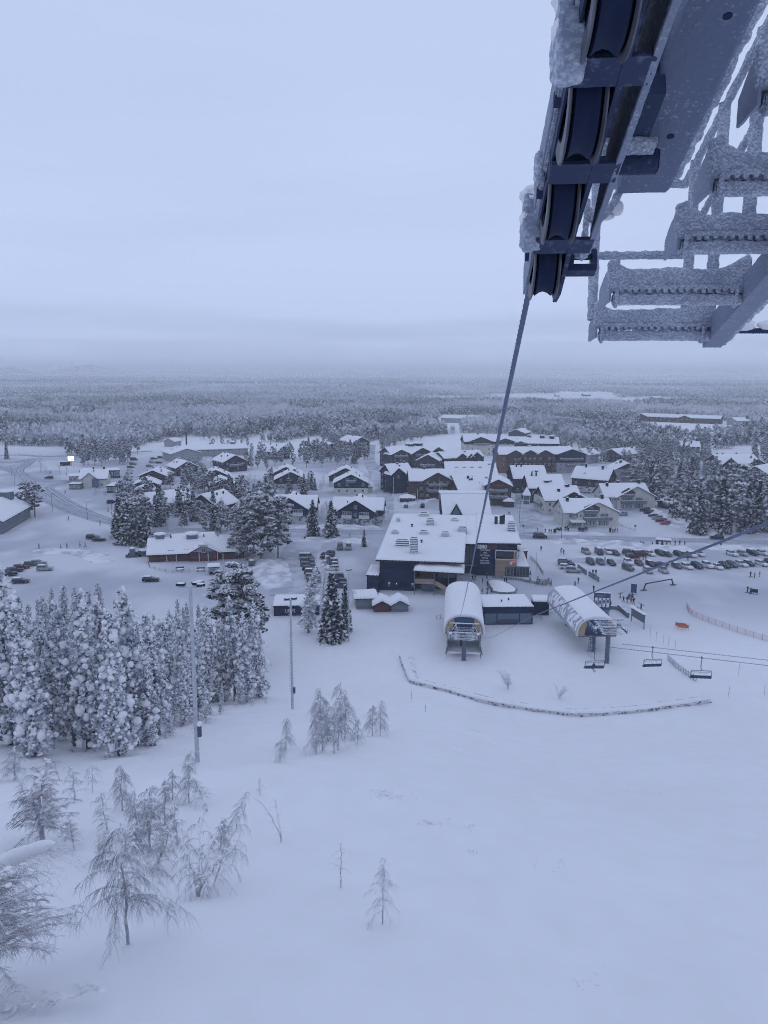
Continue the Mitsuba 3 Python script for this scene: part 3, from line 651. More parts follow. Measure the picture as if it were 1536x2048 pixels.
def birch(seed, h=7.0, stems=1, spread=1.0, droop=1.0, thick=1.0, snow=.5, dens=1.0, lean=.06, low=.22):
    """A bare frosted birch with weeping twigs and snow lying on the boughs."""
    rng = np.random.default_rng(seed); tr, tw_, sn = MB(), MB(), MB()
    k = 0
    for st in range(stems):
        a = rng.uniform(0, 6.28); ln = rng.uniform(.3, 1.0) * lean * (1 + 1.5 * (stems > 1)); hh = h * rng.uniform(.8, 1.0)
        zs = np.linspace(0, 1, 10)
        p = np.stack([np.cos(a) * ln * hh * zs ** 1.6 + rng.normal(0, .02, 10) * hh * zs, np.sin(a) * ln * hh * zs ** 1.6 + rng.normal(0, .02, 10) * hh * zs, hh * zs], -1)
        tr.tube(p, (.008 * h * (1 - zs) + .012) * thick, 6)
        nb = int(34 * dens)
        for i in range(nb):
            u = low + (.98 - low) * (i + rng.random()) / nb
            b = np.array([np.interp(u, zs, p[:, j]) for j in range(3)])
            az = rng.uniform(0, 6.28); L = h * .30 * spread * (1.15 - u) ** .7 * rng.uniform(.35, 1.3)
            d = np.array([math.cos(az), math.sin(az), 0])
            ss = np.linspace(0, 1, 7)
            rise = rng.uniform(.15, .7)
            q = b + d * (L * ss)[:, None] + np.array([0, 0, 1.0]) * (L * (rise * ss - droop * rng.uniform(.7, 1.2) * ss ** 2.3))[:, None]
            tr.tube(q, (.0022 * h * (1 - .75 * ss) + .004) * thick, 4, cap=False)
            if rng.random() < snow:
                s = rng.integers(1, 4); r = rng.uniform(.012, .03) * h * .5
                clump(sn, q[s] + [0, 0, r * .5], (r * 1.8, r * 1.8, r * .7), seed * 31 + k, 1); k += 1
                sn.tube(q[:5] + [0, 0, .006 * h], np.array([.4, 1, .9, .7, .2]) * .0062 * h * rng.uniform(.7, 1.3) * thick, 5)
            nt = int(15 * dens * (.5 + L / (h * .25)))
            for j in range(nt):
                s = rng.uniform(.25, 1.0); c = np.array([np.interp(s, ss, q[:, m]) for m in range(3)])
                e = d * .35 + np.array([rng.normal(), rng.normal(), 0]) * .5
                l = h * rng.uniform(.05, .14)
                tt = np.linspace(0, 1, 5)
                l *= 1.25; w = c + nrm(e) * (l * .5 * tt)[:, None] + np.array([0, 0, 1.0]) * (-l * droop * tt ** 1.7 + l * .12 * tt)[:, None]
                tw_.tube(w, (.0065 * (1 - .6 * tt)) * (h / 7) ** .7 * thick * 1.1, 3, cap=False, col=None)
    out = {"trunk": tr.ply("mat_birch", smooth=True), "twigs": tw_.ply("mat_frost_twig", smooth=True)}
    if sn.n: out["snow_load"] = mikit.ply(sn.mesh(), "mat_snow", smooth=True)
    return out
def far_tree(mb, c, h, rad, rng, n=26, kind=0, tone=1.0):
    """A cheap conifer for the forest mass: leaf clumps coloured as needles, frost or snow."""
    c = np.asarray(c, float)
    u = rng.random(n) ** .85
    z0 = .12 if kind == 0 else .30
    zz = h * (z0 + (1 - z0) * u)
    prof = (1 - u) ** .7 + .06 if kind == 0 else np.sqrt(np.clip(1 - (2 * u - .85) ** 2 / 1.5, .05, 1))
    a = rng.uniform(0, 6.28, n); r = rad * prof * rng.uniform(.35, 1.0, n)
    q = c + np.stack([np.cos(a) * r, np.sin(a) * r, zz], -1)
    g = rng.random((n, 1)); w = (.26 + .32 * u[:, None]) * tone
    col = np.where(g < w, SNOWC * .93, np.where(g < w + .36, FROSTG * (.8 + .7 * g) * tone, NEEDLE * (1.0 + .8 * g) * tone))
    quads(mb, q, rad * (.72 if kind == 0 else .8), rng, .35, col, 1.4)
    t, f = tube([c, c + [0, 0, h * .8]], [.16, .05], 3, False); mb.add(t, f, (.13, .13, .15))
for i in range(7): group(f"grp_laden_{i}", laden_spruce(100 + i, 13 + (i % 3) * 1.2, 1.2 + .2 * (i % 4), (.03, .09, .02, .12, .05, .07, .03)[i], .95, 1.0 if i < 5 else .7, bare=(.05, .12, .08, .20, .06, .22, .14)[i]))
for i in range(7): group(f"grp_pine_{i}", pine(200 + i, 11.5 + (i % 3), 2.3 + .25 * (i % 3), 1.15, .55 + .1 * (i % 2), (.18, .30, .24)[i % 3]))
for i in range(4): group(f"grp_bigpine_{i}", pine(250 + i, 20, 3.3 + .3 * i, 2.6, .75, (.12, .2, .16, .24)[i], .62))
for i in range(4): group(f"grp_spruce_{i}", green_spruce(300 + i, 12, 2.3 + .2 * i, .85))
for i in range(3): group(f"grp_birch_{i}", birch(400 + i, 7, 1 + i % 2, .9, 1.0, 1.0, .5, .9))
for i in range(3): group(f"grp_scrub_{i}", birch(430 + i, 8.5, 2, .8, .7, 1.3, .5, .55))
for i in range(8):
    rng = np.random.default_rng(500 + i); mb = MB()
    for k in range(4):
        a = rng.uniform(0, 6.28); r = 3.4 * math.sqrt((k + .5) / 4)
        far_tree(mb, (r * math.cos(a + k * 1.6), r * math.sin(a + k * 1.6), -.2), rng.uniform(8.5, 13), rng.uniform(1.5, 2.3), rng, 40, int(rng.random() < .55), .72 + .08 * i)
    group(f"grp_copse_{i}", {"trees": vply(mb)})
for i in range(6):
    rng = np.random.default_rng(540 + i); mb = MB()
    for k in range(40):
        far_tree(mb, (rng.uniform(-24, 24), rng.uniform(-24, 24), -.3), rng.uniform(8, 13), rng.uniform(1.7, 2.6), rng, 9, int(rng.random() < .5), .74 + .1 * i)
    group(f"grp_stand_{i}", {"trees": vply(mb)})
for i in range(4):
    rng = np.random.default_rng(560 + i); mb = MB()
    for k in range(48):
        x, y = rng.uniform(-60, 60, 2); h = rng.uniform(8, 14); r = rng.uniform(3.5, 6)
        g = rng.random(); col = (FROSTG if g < .5 else NEEDLE * 2.6 if g < .82 else SNOWC * .75) * (.75 + .17 * i)
        a = np.arange(5) * 1.2566 + g
        v = np.vstack([[[x, y, h]], np.stack([x + r * np.cos(a), y + r * np.sin(a), np.zeros(5)], -1)])
        mb.add(v, [[0, 1 + j, 1 + (j + 1) % 5] for j in range(5)], col * rng.uniform(.8, 1.2))
    group(f"grp_far_{i}", {"trees": vply(mb)})

# ------------------------------------------------------------------ where the far forest stands
def Wpoly(px, z=0.0): return shapely.Polygon(np.array([PH(a, b, z) for a, b in px])[:, :2]).buffer(0)
CLEAR = [LAKE.buffer(6)] + [f.buffer(5) for f in FIELDS] + [Wpoly(q) for q in (
    [(-40, 880), (30, 893), (130, 893), (150, 905), (-40, 905)],
    [(265, 905), (300, 890), (340, 878), (375, 872), (420, 876), (500, 880), (520, 886), (560, 892), (640, 893), (640, 905), (265, 905)],
    [(502, 882), (520, 868), (555, 866), (548, 884)],
    [(738, 920), (736, 888), (760, 884), (755, 920)],
    [(560, 822), (585, 815), (640, 826), (660, 833), (600, 829)],
    [(868, 850), (876, 832), (1000, 832), (1008, 848), (930, 850), (925, 868), (868, 868)],
    [(1020, 875), (1030, 852), (1062, 850), (1058, 876)],
    [(1262, 868), (1275, 842), (1290, 832), (1440, 842), (1510, 850), (1505, 868), (1445, 872), (1380, 866), (1330, 872)],
    [(1392, 905), (1385, 888), (1420, 884), (1440, 890), (1430, 905)], [(1470, 912), (1476, 892), (1500, 890), (1500, 912)],
    [(1345, 895), (1350, 882), (1405, 884), (1404, 902)],
    [(1110, 795), (1300, 797), (1420, 800), (1300, 806)],
    [(1296, 795), (1420, 801), (1520, 800), (1520, 804), (1300, 803)],
    [(855, 793), (950, 795), (950, 804), (855, 800)], [(100, 789), (315, 791), (315, 795), (100, 793)], [(240, 832), (272, 831), (272, 838), (240, 838)],
    [(680, 818), (760, 820), (760, 826), (680, 824)])]
from shapely.prepared import prep
_clear = [prep(c) for c in CLEAR]
def free(x, y):
    pt = shapely.Point(x, y); return not any(c.contains(pt) for c in _clear)
EDGE = [(-120, 905), (0, 898), (130, 897), (140, 915), (265, 916), (290, 895), (420, 872), (500, 882), (560, 888), (640, 886), (735, 885), (762, 880), (860, 872), (930, 866), (1000, 868), (1110, 872), (1160, 895), (1240, 905), (1420, 905), (1500, 892), (1660, 892)]
EDGEW = np.array([PH(a, b, 0)[:2] for a, b in EDGE])
_ea, _ed = EDGEW[:, 0] / EDGEW[:, 1], EDGEW[:, 1]
def edge_y(x, y): return np.interp(x / y, _ea, _ed)
def pick(x, y, n, rng):
    """Stands keep together in tone, with a few strays."""
    v = meshkit.fbm(np.array([[x, y, 2.0]]), 3, 31)[0]
    return int(np.clip((v - .25) / .5 * n + rng.normal() * .09 * n, 0, n - 1))
def plant_forest():
    rng = np.random.default_rng(77); n = 0
    def put(key, grp, x, y, s, rz):
        nonlocal n; n += 1
        inst(f"forest__{n:05d}", grp, mat((x, y, float(H0(x, y))), rz, s))
    # copses of single trees up to 1.5 km, then wider stands, then a coarse cover
    step_ = 6.6
    y = 470.0
    while y < 1500:
        st = step_ * (1 + (y - 470) / 2200)
        for x in np.arange(-.60 * y, .60 * y, st):
            xx, yy = x + rng.uniform(-.5, .5) * st, y + rng.uniform(-.5, .5) * st
            if yy < edge_y(xx, yy): continue
            d = meshkit.fbm(np.array([[xx / 60, yy / 110, 0]]), 3, 4)[0]
            if d < .345 or not free(xx, yy): continue
            put("forest", f"grp_copse_{pick(xx / 95, yy / 150, 8, rng)}", xx, yy, rng.uniform(.72, 1.12) * (.8 + .45 * d), rng.uniform(0, 6.28))
        y += st * 1.15
    y = 1500.0
    while y < 3300:
        for x in np.arange(-.62 * y, .62 * y, 44):
            xx, yy = x + rng.uniform(-12, 12), y + rng.uniform(-12, 12)
            d = meshkit.fbm(np.array([[xx / 160, yy / 400, 3]]), 3, 4)[0]
            if d < .31 or not all(free(xx + a, yy + b) for a, b in ((0, 0), (22, 22), (-22, 22), (22, -22), (-22, -22))): continue
            put("forest", f"grp_stand_{pick(xx / 200, yy / 520, 6, rng)}", xx, yy, rng.uniform(.85, 1.15), rng.integers(4) * 1.5708 + rng.uniform(-.2, .2))
        y += 44
    y = 3300.0
    while y < 7600:
        for x in np.arange(-.62 * y, .62 * y, 118):
            xx, yy = x + rng.uniform(-25, 25), y + rng.uniform(-25, 25)
            d = meshkit.fbm(np.array([[xx / 420, yy / 900, 8]]), 3, 4)[0]
            if d < .36 or not all(free(xx + a, yy + b) for a, b in ((0, 0), (58, 58), (-58, 58), (58, -58), (-58, -58))): continue
            put("forest", f"grp_far_{pick(xx / 480, yy / 1100, 4, rng)}", xx, yy, rng.uniform(.85, 1.2), rng.uniform(0, 6.28))
        y += 118
    labels["forest"] = {"label": "endless snowy conifer forest covering the valley floor to the horizon", "category": "forest", "kind": "stuff"}
    print("forest instances", n)
plant_forest()
# ------------------------------------------------------------------ buildings
def boards(dark, light, f=4.0):
    def fn(p, n, uv):
        u = p.x * 0.83 + p.y * 0.57
        a = cell_rand(dr.floor(p.z * f), 1, 2)
        return mix(mi.Color3f(*dark), mi.Color3f(*light), 0.55 * a + 0.45 * fbm(u * 1.2, p.z * 5, 1, 3))
    return proc(fn)
WALLS = {
    "blue_black": boards((0.020, 0.029, 0.060), (0.044, 0.055, 0.094)), "dark_wood": boards((0.036, 0.038, 0.055), (0.080, 0.078, 0.098)),
    "brown_wood": boards((0.055, 0.044, 0.048), (0.115, 0.090, 0.088)), "red_wood": boards((0.085, 0.045, 0.055), (0.15, 0.085, 0.09)),
    "orange_wood": boards((0.13, 0.085, 0.070), (0.24, 0.155, 0.12)), "grey_wood": boards((0.13, 0.14, 0.165), (0.24, 0.25, 0.28)),
    "cream": proc(lambda p, n, uv: mix(mi.Color3f(0.50, 0.49, 0.47), mi.Color3f(0.62, 0.605, 0.57), fbm(p.x + p.y, p.z, 1, 3))),
    "white": proc(lambda p, n, uv: mix(mi.Color3f(0.56, 0.56, 0.57), mi.Color3f(0.68, 0.68, 0.69), fbm(p.x + p.y, p.z, 1, 3))),
    "grey_plaster": proc(lambda p, n, uv: mix(mi.Color3f(0.27, 0.275, 0.30), mi.Color3f(0.38, 0.38, 0.40), fbm(p.x + p.y, p.z, 1, 3))),
}
def stone_fn(p, n, uv):
    u = p.x * 0.8 + p.y * 0.6
    d1, d2, k = voronoi(u * 1.3, p.z * 1.6)
    st = smoothstep(0.62, 0.66, k) * smoothstep(0.06, 0.12, d2 - d1)
    return mix(mi.Color3f(0.52, 0.52, 0.54), mi.Color3f(0.12, 0.125, 0.145), st)
WALLS["stone"] = proc(stone_fn)
for k_, c_ in WALLS.items(): mat_diffuse("wall_" + k_, c_)
mat_diffuse("mat_roof", (0.05, 0.053, 0.065))
mat_diffuse("mat_trim", (0.60, 0.60, 0.62))
mat_diffuse("mat_chimney", (0.035, 0.042, 0.062))
mat_diffuse("mat_vent", (0.16, 0.18, 0.215))
mat_diffuse("mat_concrete", (0.34, 0.345, 0.37))
mat_p("mat_glass", (0.045, 0.058, 0.085), 0.08, 0.0, 0.6)
mat_p("mat_glass_blue", (0.10, 0.135, 0.19), 0.12, 0.0, 0.5)
mat_diffuse("mat_pine", boards((0.27, 0.20, 0.165), (0.40, 0.30, 0.245), 2.0))
mat_diffuse("mat_yellow", (0.42, 0.33, 0.20))
def _wf():
    mb = MB()
    for x0, x1, z0, z1 in ((-.5, -.42, -.5, .5), (.42, .5, -.5, .5), (-.42, .42, .42, .5), (-.42, .42, -.5, -.42), (-.035, .035, -.42, .42)): mb.box(x0, x1, -.02, .07, z0, z1)
    return mb.ply("mat_trim")
WIN_FRAME = _wf()
WIN_PANE = MB().box(-.42, .42, -.02, .02, -.42, .42).ply("mat_glass")
WIN_PANE_B = MB().box(-.42, .42, -.02, .02, -.42, .42).ply("mat_glass_blue")
CHIM = {m: MB().box(-.5, .5, -.5, .5, 0, 1).ply(m) for m in ("mat_chimney", "mat_vent", "mat_concrete")}
CAP = mikit.ply((ICO[2][0] * [.72, .72, .16] + [0, 0, .05], ICO[2][1]), "mat_snow", smooth=True)
def window(parent, o, x, out, w, h, pane=None):
    M = basis(o, x * w, out, np.array([0, 0, 1.0]) * h)
    k = part(parent, "window", WIN_FRAME, M); part(k, "pane", pane or WIN_PANE, M)
def chimney(parent, o, w, h, mat_="mat_chimney", rz=0, name="chimney", sink=.8):
    k = part(parent, name, CHIM[mat_], mat(o - np.array([0, 0, sink]), rz, (w, w, h + sink)))
    part(k, "snow", CAP, mat(o + np.array([0, 0, h]), rz, (w, w, max(.7, w))))
def balcony(parent, o, x, out, w, h=1.0, d=1.1, mat_="wall_grey_wood"):
    M = basis(o, x, out, np.array([0, 0, 1.0])); mb = MB()
    mb.box(-w / 2, w / 2, -.05, d, -.15, 0, M); mb.box(-w / 2, w / 2, d - .06, d, 0, h, M)
    mb.box(-w / 2, -w / 2 + .06, 0, d - .06, 0, h, M); mb.box(w / 2 - .06, w / 2, 0, d - .06, 0, h, M)
    k = part(parent, "balcony", mb.ply(mat_))
    v, f = sheet(*[xf(M, grid_fn(lambda U, V: np.stack([U, V, z + .05 * U * 0], -1), np.linspace(-w / 2 - .04, w / 2 + .04, 6), np.linspace(d - .14, d + .07, 3)).reshape(-1, 3)).reshape(6, 3, 3) for z in (h + .16, h + .01)])
    part(k, "snow", mikit.ply((v, f), "mat_snow", smooth=50))
def roof_pair(key, M, x0, x1, hw, hr, he, run, snow=.42, seed=1, thick=.22, name="roof", flip=1):
    """A gabled roof slab with its ridge along local x, and the snow on it. run: half span incl. overhang; (hr, he): heights at ridge and at run."""
    mb = MB()
    for s in (-1, 1):
        q = np.array([[x, y, z] for x in (x0, x1) for (y, z) in ((0, hr), (s * run, he), (s * run, he - thick), (0, hr - thick))])
        mb.add(xf(M, q), [[0, 1, 5, 4], [1, 2, 6, 5], [2, 3, 7, 6], [0, 3, 2, 1], [4, 5, 6, 7]])
    k = part(key, name, mb.ply("mat_roof"))
    nx, nv = max(5, min(40, int((x1 - x0) / .8))), 19
    vv = np.sort(np.r_[np.linspace(-1, 1, nv - 6), [-.97, -.93, .93, .97, -.03, .03]])
    uu = np.r_[0, .012, np.linspace(.04, .96, nx), .988, 1]
    U, V = np.meshgrid(uu, vv, indexing="ij")
    X = x0 - .06 + (x1 - x0 + .12) * U; Y = (run + .08) * V
    base = he + (hr - he) * (1 - np.sqrt(V ** 2 + .0012))
    e = np.minimum(1 - np.abs(V), (.5 - np.abs(U - .5)) * 2 * (x1 - x0) / (2 * run))
    prof = np.clip(e / .05, 0, 1) ** .45
    nz = meshkit.fbm(np.stack([X * .35 + seed * 9, Y * .35, U * 0], -1), 3, seed)
    top = np.stack([X, Y, base + .03 + snow * prof * (.75 + .5 * nz)], -1)
    bot = np.stack([X, Y, base + .012 - .035 * (1 - prof)], -1)
    sh = top.shape
    v, f = sheet(xf(M, top.reshape(-1, 3)).reshape(sh), xf(M, bot.reshape(-1, 3)).reshape(sh))
    part(k, "snow", mikit.ply((v, f), "mat_snow", smooth=50))
    return k
_hs = [0]
def volume(key, M, L, w, hr, he, wall, upper=None, base=None, hb=0, over=.7, gover=.6, split=None, snow=.42, name="wall", ends=True, x_from=None):
    """One gabled volume about M (x = ridge, z up, origin on the ground)."""
    _hs[0] += 1
    x0, x1 = (-L / 2, L / 2) if x_from is None else x_from
    slope = (hr - he) / (w / 2)
    hr_, he_ = hr - .22, he - .22
    sp = split if split is not None else he
    g0 = -.6
    mb = MB()
    def pent(z0, z1, mb, grow=0.0):
        hw = w / 2 + grow
        def half(z): return hw if z <= he_ else hw * (hr_ - z) / (hr_ - he_)
        zs = [z0] + ([he_] if z0 < he_ < z1 else []) + [z1]
        pr = [(half(z), z) for z in zs]; pl = [(-a, z) for a, z in pr[::-1]]
        poly = pr + pl if pr[-1][0] > 1e-4 else pr + pl[1:]
        n = len(poly)
        v = np.array([[x, y, z] for x in (x0 - grow, x1 + grow) for y, z in poly])
        f = [[0, i + 1, i] for i in range(1, n - 1)] + [[n, n + i, n + i + 1] for i in range(1, n - 1)]
        for i in range(n): j = (i + 1) % n; f += [[i, j, n + j], [i, n + j, n + i]]
        mb.add(xf(M, v), f)
    top = hr_ - .02
    if base and hb: b = MB(); pent(g0, hb, b, .06); part(key, "plinth" if hb < 1.5 else "stone_storey", b.ply("wall_" + base))
    if upper and sp < top:
        pent(hb if base else g0, sp, mb); part(key, name, mb.ply("wall_" + wall))
        u = MB(); pent(sp, top, u, .03); part(key, "upper_wall", u.ply("wall_" + upper))
    else:
        pent(hb if base else g0, top, mb); part(key, name, mb.ply("wall_" + wall))
    run = w / 2 + over; he_o = hr - slope * run
    return roof_pair(key, M, x0 - gover, x1 + gover, w / 2, hr, he_o, run, snow, _hs[0])
def faces(M, L, w, x_from=None):
    x0, x1 = (-L / 2, L / 2) if x_from is None else x_from
    X, Y, Z, o = M[:3, 0], M[:3, 1], M[:3, 2], M[:3, 3]
    out = []
    for nm, c, xd, od, wd in (("x+", o + X * x1, Y, X, w), ("x-", o + X * x0, -Y, -X, w), ("y+", o + Y * w / 2 + X * (x0 + x1) / 2, -X, Y, x1 - x0), ("y-", o - Y * w / 2 + X * (x0 + x1) / 2, X, -Y, x1 - x0)):
        if (CAM - c)[:2] @ od[:2] > 0.12 * np.linalg.norm((CAM - c)[:2]): out.append((nm, c, xd, od, wd))
    return out
def windows_on(key, fc, rows, hr, he, w, sp=2.6, ww=1.15, wh=1.25, prob=.85, rng=None, grow=.06, skip=None):
    for nm, c, xd, od, wd in fc:
        n = max(1, int((wd - 1.2) / sp)); xs = (np.arange(n) - (n - 1) / 2) * ((wd - 1.0) / max(n, 1))
        for z in rows:
            for x in xs:
                lim = wd / 2 - .8 if z + .9 < he or nm[0] == "y" else (w / 2) * (hr - z - 1.3) / (hr - he) - .5
                if nm[0] == "y" and z + 1.0 > he: continue
                if abs(x) > lim or rng.random() > prob: continue
                if skip and skip(nm, x, z): continue
                window(key, c + xd * x + od * grow + np.array([0, 0, z]), xd, od, ww, wh)
def house(name, label, cat, A, B, hr, he, w, wall, upper=None, base=None, hb=0, L=None, rows=(1.7, 4.5), wings=(), chims=(), sp=2.7, prob=.8, balc=(), split=None, group=None, snow=.42, dirv=None, ww=1.15, wh=1.25, seed=0, over=.75):
    rng = np.random.default_rng(seed or int(A[0] * 7 + A[1]))
    a = PH(*A, hr + snow * .8)
    if dirv is not None: X = nrm(np.r_[dirv, 0])
    else:
        b = PH(*B, hr + snow * .8); X = nrm((b - a) * [1, 1, 0]); L = L or float(np.linalg.norm((b - a)[:2]))
    Z = np.array([0, 0, 1.0]); Y = np.cross(Z, X)
    o = (a + X * L / 2) * [1, 1, 0]
    M = basis(o, X, Y, Z)
    key = thing(name, label, cat, group)
    volume(key, M, L, w, hr, he, wall, upper, base, hb, split=split, snow=snow, over=over)
    fc = faces(M, L, w)
    def covered(nm, x, z): return False
    wing_spans = []
    for wg in wings:
        px, ww_, proj, hrw = wg[:4]; opt = wg[4] if len(wg) > 4 else {}
        q = PH(px, A[1], hr) if not isinstance(px, tuple) else PH(*px, hr)
        xr = float((q - o) @ X) if "xr" not in opt else opt["xr"]
        side = 1 if (CAM - o) @ Y > 0 else -1
        if opt.get("both"):
            x_from = (-w / 2 - proj, w / 2 + opt["both"])
        else: x_from = (0.0, w / 2 + proj)
        Mw = basis(o + X * xr, Y * side, np.cross(Z, Y * side), Z)
        hew = opt.get("he", he)
        volume(key, Mw, 0, ww_, hrw, hew, opt.get("wall", wall), opt.get("upper", upper), base, hb, split=opt.get("split", split), snow=snow, name="wing_wall", x_from=x_from, over=opt.get("over", .7))
        fw = [f for f in faces(Mw, 0, ww_, x_from) if f[0] == "x+"] if not opt.get("both") else faces(Mw, 0, ww_, x_from)
        windows_on(key, fw, opt.get("rows", rows), hrw, hew, ww_, opt.get("sp", sp), ww, wh, opt.get("prob", prob), rng)
        for z, bw in opt.get("balc", ()):
            for f in fw[:1]: balcony(key, f[1] + np.array([0, 0, z]) + f[3] * .05, f[2], f[3], bw)
        wing_spans.append((xr, ww_ / 2, side))
    def skip(nm, x, z):
        if nm[0] != "y": return False
        for xr, hw, side in wing_spans:
            xx = x if nm == "y-" else -x
            if (nm == "y+") == (side > 0) and abs(xx - xr) < hw + .6: return True
        return False
    windows_on(key, fc, rows, hr, he, w, sp, ww, wh, prob, rng, skip=skip)
    for z, bw in balc:
        for f in fc:
            if f[0][0] == "x": balcony(key, f[1] + np.array([0, 0, z]) + f[3] * .05, f[2], f[3], min(bw, f[4] - .5)); break
    slope = (hr - he) / (w / 2)
    for ch in chims:
        tx, ty, s_, h_ = ch[:4]; m_ = ch[4] if len(ch) > 4 else "mat_chimney"
        y = ty * w / 2; chimney(key, o + X * (tx * L / 2) + Y * y + Z * (hr - abs(y) * slope + .1), s_, h_, m_, math.atan2(X[1], X[0]))
    return key, M

CH = "chalet"
std = dict(wall="blue_black", base="stone", hb=3.0)
for A, B, lab in (((711, 998), (722, 985), "dark timber chalet with stone lower storey, standing right behind the two roadside spruces"),
                  ((578, 993), (590, 980), "dark timber chalet with stone base half hidden by big pines, left of its twin")):
    k, M = house(CH, lab, "chalet", A, B, 10.2, 6.0, 13.6, L=15, rows=(1.5, 4.3, 7.3), sp=3.4, prob=.9, balc=(), wings=((0, 9.5, 2.9, 9.4, dict(both=2.9, xr=2.5, rows=(4.3,), he=6.0)),),
                 chims=((.35, -.22, .5, 1.3), (.35, .12, .5, 1.2), (-.4, .55, .4, 1.0), (.6, -.75, .4, 1.3)), wall="blue_black", base="stone", hb=3.0, ww=1.2, wh=1.3)
    f = [f for f in faces(M, 15, 13.6) if f[0] == "x-"][0]
    for x in (-3.4, 3.4):
        balcony(k, f[1] + f[2] * x + np.array([0, 0, 3.2]) + f[3] * .08, f[2], f[3], 3.9, mat_="wall_white")
        for dx in (-.95, .95): window(k, f[1] + f[2] * (x + dx) + np.array([0, 0, 4.75]) + f[3] * .09, f[2], f[3], 1.7, 1.6)
house(CH, "wide dark gabled chalet with cream lower wall beside the snowy lane", "chalet", (702, 947), (703, 937), 9.6, 5.4, 16.5, "blue_black", base="cream", hb=2.8, L=13, rows=(1.5, 4.4, 7.0), sp=3.8, balc=((5.6, 5.0),), chims=((-.3, -.5, .45, 1.2), (.2, .2, .45, 1.1), (.5, -.3, .45, 1.2)), wings=((706, 4.5, 2.2, 4.4, dict(xr=0.0, he=3.2, rows=())),))
house(CH, "snow roofed chalet just behind the wide one with cream lower wall", "chalet", (691, 934), (692, 924), 9.8, 5.4, 17, "dark_wood", base="cream", hb=2.6, L=12, sp=4, chims=((.1, -.35, .5, 1.2), (.5, .1, .6, 1.1), (.3, .6, .45, 1.1)))
house(CH, "dark chalet with broad snowy gable behind the middle pines, nearer of two", "chalet", (581, 942), (580, 933), 8.8, 5.0, 15.5, "dark_wood", base="stone", hb=2.6, L=12, sp=3.6, chims=((-.2, .1, .7, 1.0), (.4, .5, .4, 1.2), (.3, -.5, .4, 1.2)))
house(CH, "dark chalet with broad snowy gable behind the middle pines, farther of two", "chalet", (572, 932), (574, 924), 9.2, 5.2, 16, "dark_wood", L=12, sp=3.8, chims=((.3, .1, .6, 1.2), (-.3, .6, .4, 1.3), (-.1, -.7, .4, 1.2)))
house(CH, "tall dark chalet with balconies at the far end of the lane", "chalet", (723, 873), (694, 869), 11.8, 8.2, 14, "dark_wood", rows=(1.6, 4.4, 7.2), sp=3.2, balc=((4.0, 8), (6.8, 8)), chims=((.1, .1, .6, 1.3), (.7, -.2, .5, 1.2)))
house(CH, "low snow roofed chalet left of the tall one at the lane end", "chalet", (664, 885), (634, 879), 8.4, 5.4, 11, "dark_wood", sp=3.2, chims=((0, 0, .5, 1),))
house(CH, "lone snow roofed house among frosted trees near the forest edge", "house", (566, 891), (528, 888), 8.8, 5.2, 13, "dark_wood", sp=3, chims=((.3, .0, .5, 1.2), (-.4, .1, .5, 1.3), (-.1, -.5, .5, 1.2)))
house(CH, "dark gabled chalet with pale pillars right of the low school building", "chalet", (470, 909), (443, 903), 9.8, 6.2, 14.5, "dark_wood", L=17, sp=3.2, rows=(1.8, 4.8), balc=((3.4, 8),), chims=((-.5, .4, .5, 1.3), (.2, .6, .5, 1.4), (.6, .1, .5, 1.3)))
house(CH, "snow roofed chalet with skylights in front of the school car park", "chalet", (374, 921), (350, 915), 8.2, 4.8, 12.5, "dark_wood", L=15, sp=3.2, chims=((0, .5, .6, 1), (.4, .6, .5, 1.1), (.6, 0, .9, .6)))
house(CH, "low snowy gabled chalet right of the pub with two chimneys", "chalet", (305, 939), (322, 930), 7.6, 4.6, 14, "dark_wood", L=15, sp=3.4, chims=((-.4, -.5, .45, 1.4), (-.2, .6, .45, 1.4), (.4, .3, .45, 1.3), (.5, -.2, .9, .7)))
house(CH, "small stepped snowy cabin below the low chalet right of the pub", "cabin", (291, 957), (300, 947), 6.6, 4.0, 12, "dark_wood", L=11, sp=3.2, chims=((.3, .6, .5, 1.5), (.5, -.1, .8, .7)))
house(CH, "smallest snowy cabin with arched white roof behind the left pines", "cabin", (287, 971), (292, 965), 5.0, 3.2, 8, "dark_wood", L=8, sp=3)
house(CH, "snowy stepped chalet with many chimneys behind the round grey pine", "chalet", (431, 938), (430, 929), 8.6, 5.0, 15, "dark_wood", L=13, sp=3.4, chims=((-.2, -.6, .5, 1.3), (.2, -.2, .5, 1.3), (.4, .1, 1.0, .7), (.1, .55, .5, 1.3), (-.2, .8, .5, 1.3)))
house(CH, "snowy lower wing house right of the round grey pine", "chalet", (447, 956), (437, 946), 7.0, 4.0, 12, "dark_wood", L=14, sp=3.4, chims=((.3, .3, .5, 1.2),))
house(CH, "long snowy roofed chalet behind the leftmost pine group", "chalet", (288, 985), (370, 975), 8.2, 4.4, 13.5, "dark_wood", sp=3.2, chims=((-.3, -.3, .7, 1.1), (.45, -.2, .6, 1.2)), rows=(1.7, 4.2))
house(CH, "snowy roofed chalet with two chimneys left of the tallest pines", "chalet", (447, 977), (404, 987), 8.8, 4.4, 14, "dark_wood", sp=3.2, chims=((-.5, .35, .55, 1.4), (.1, .35, .55, 1.4)), rows=(1.7, 4.2))
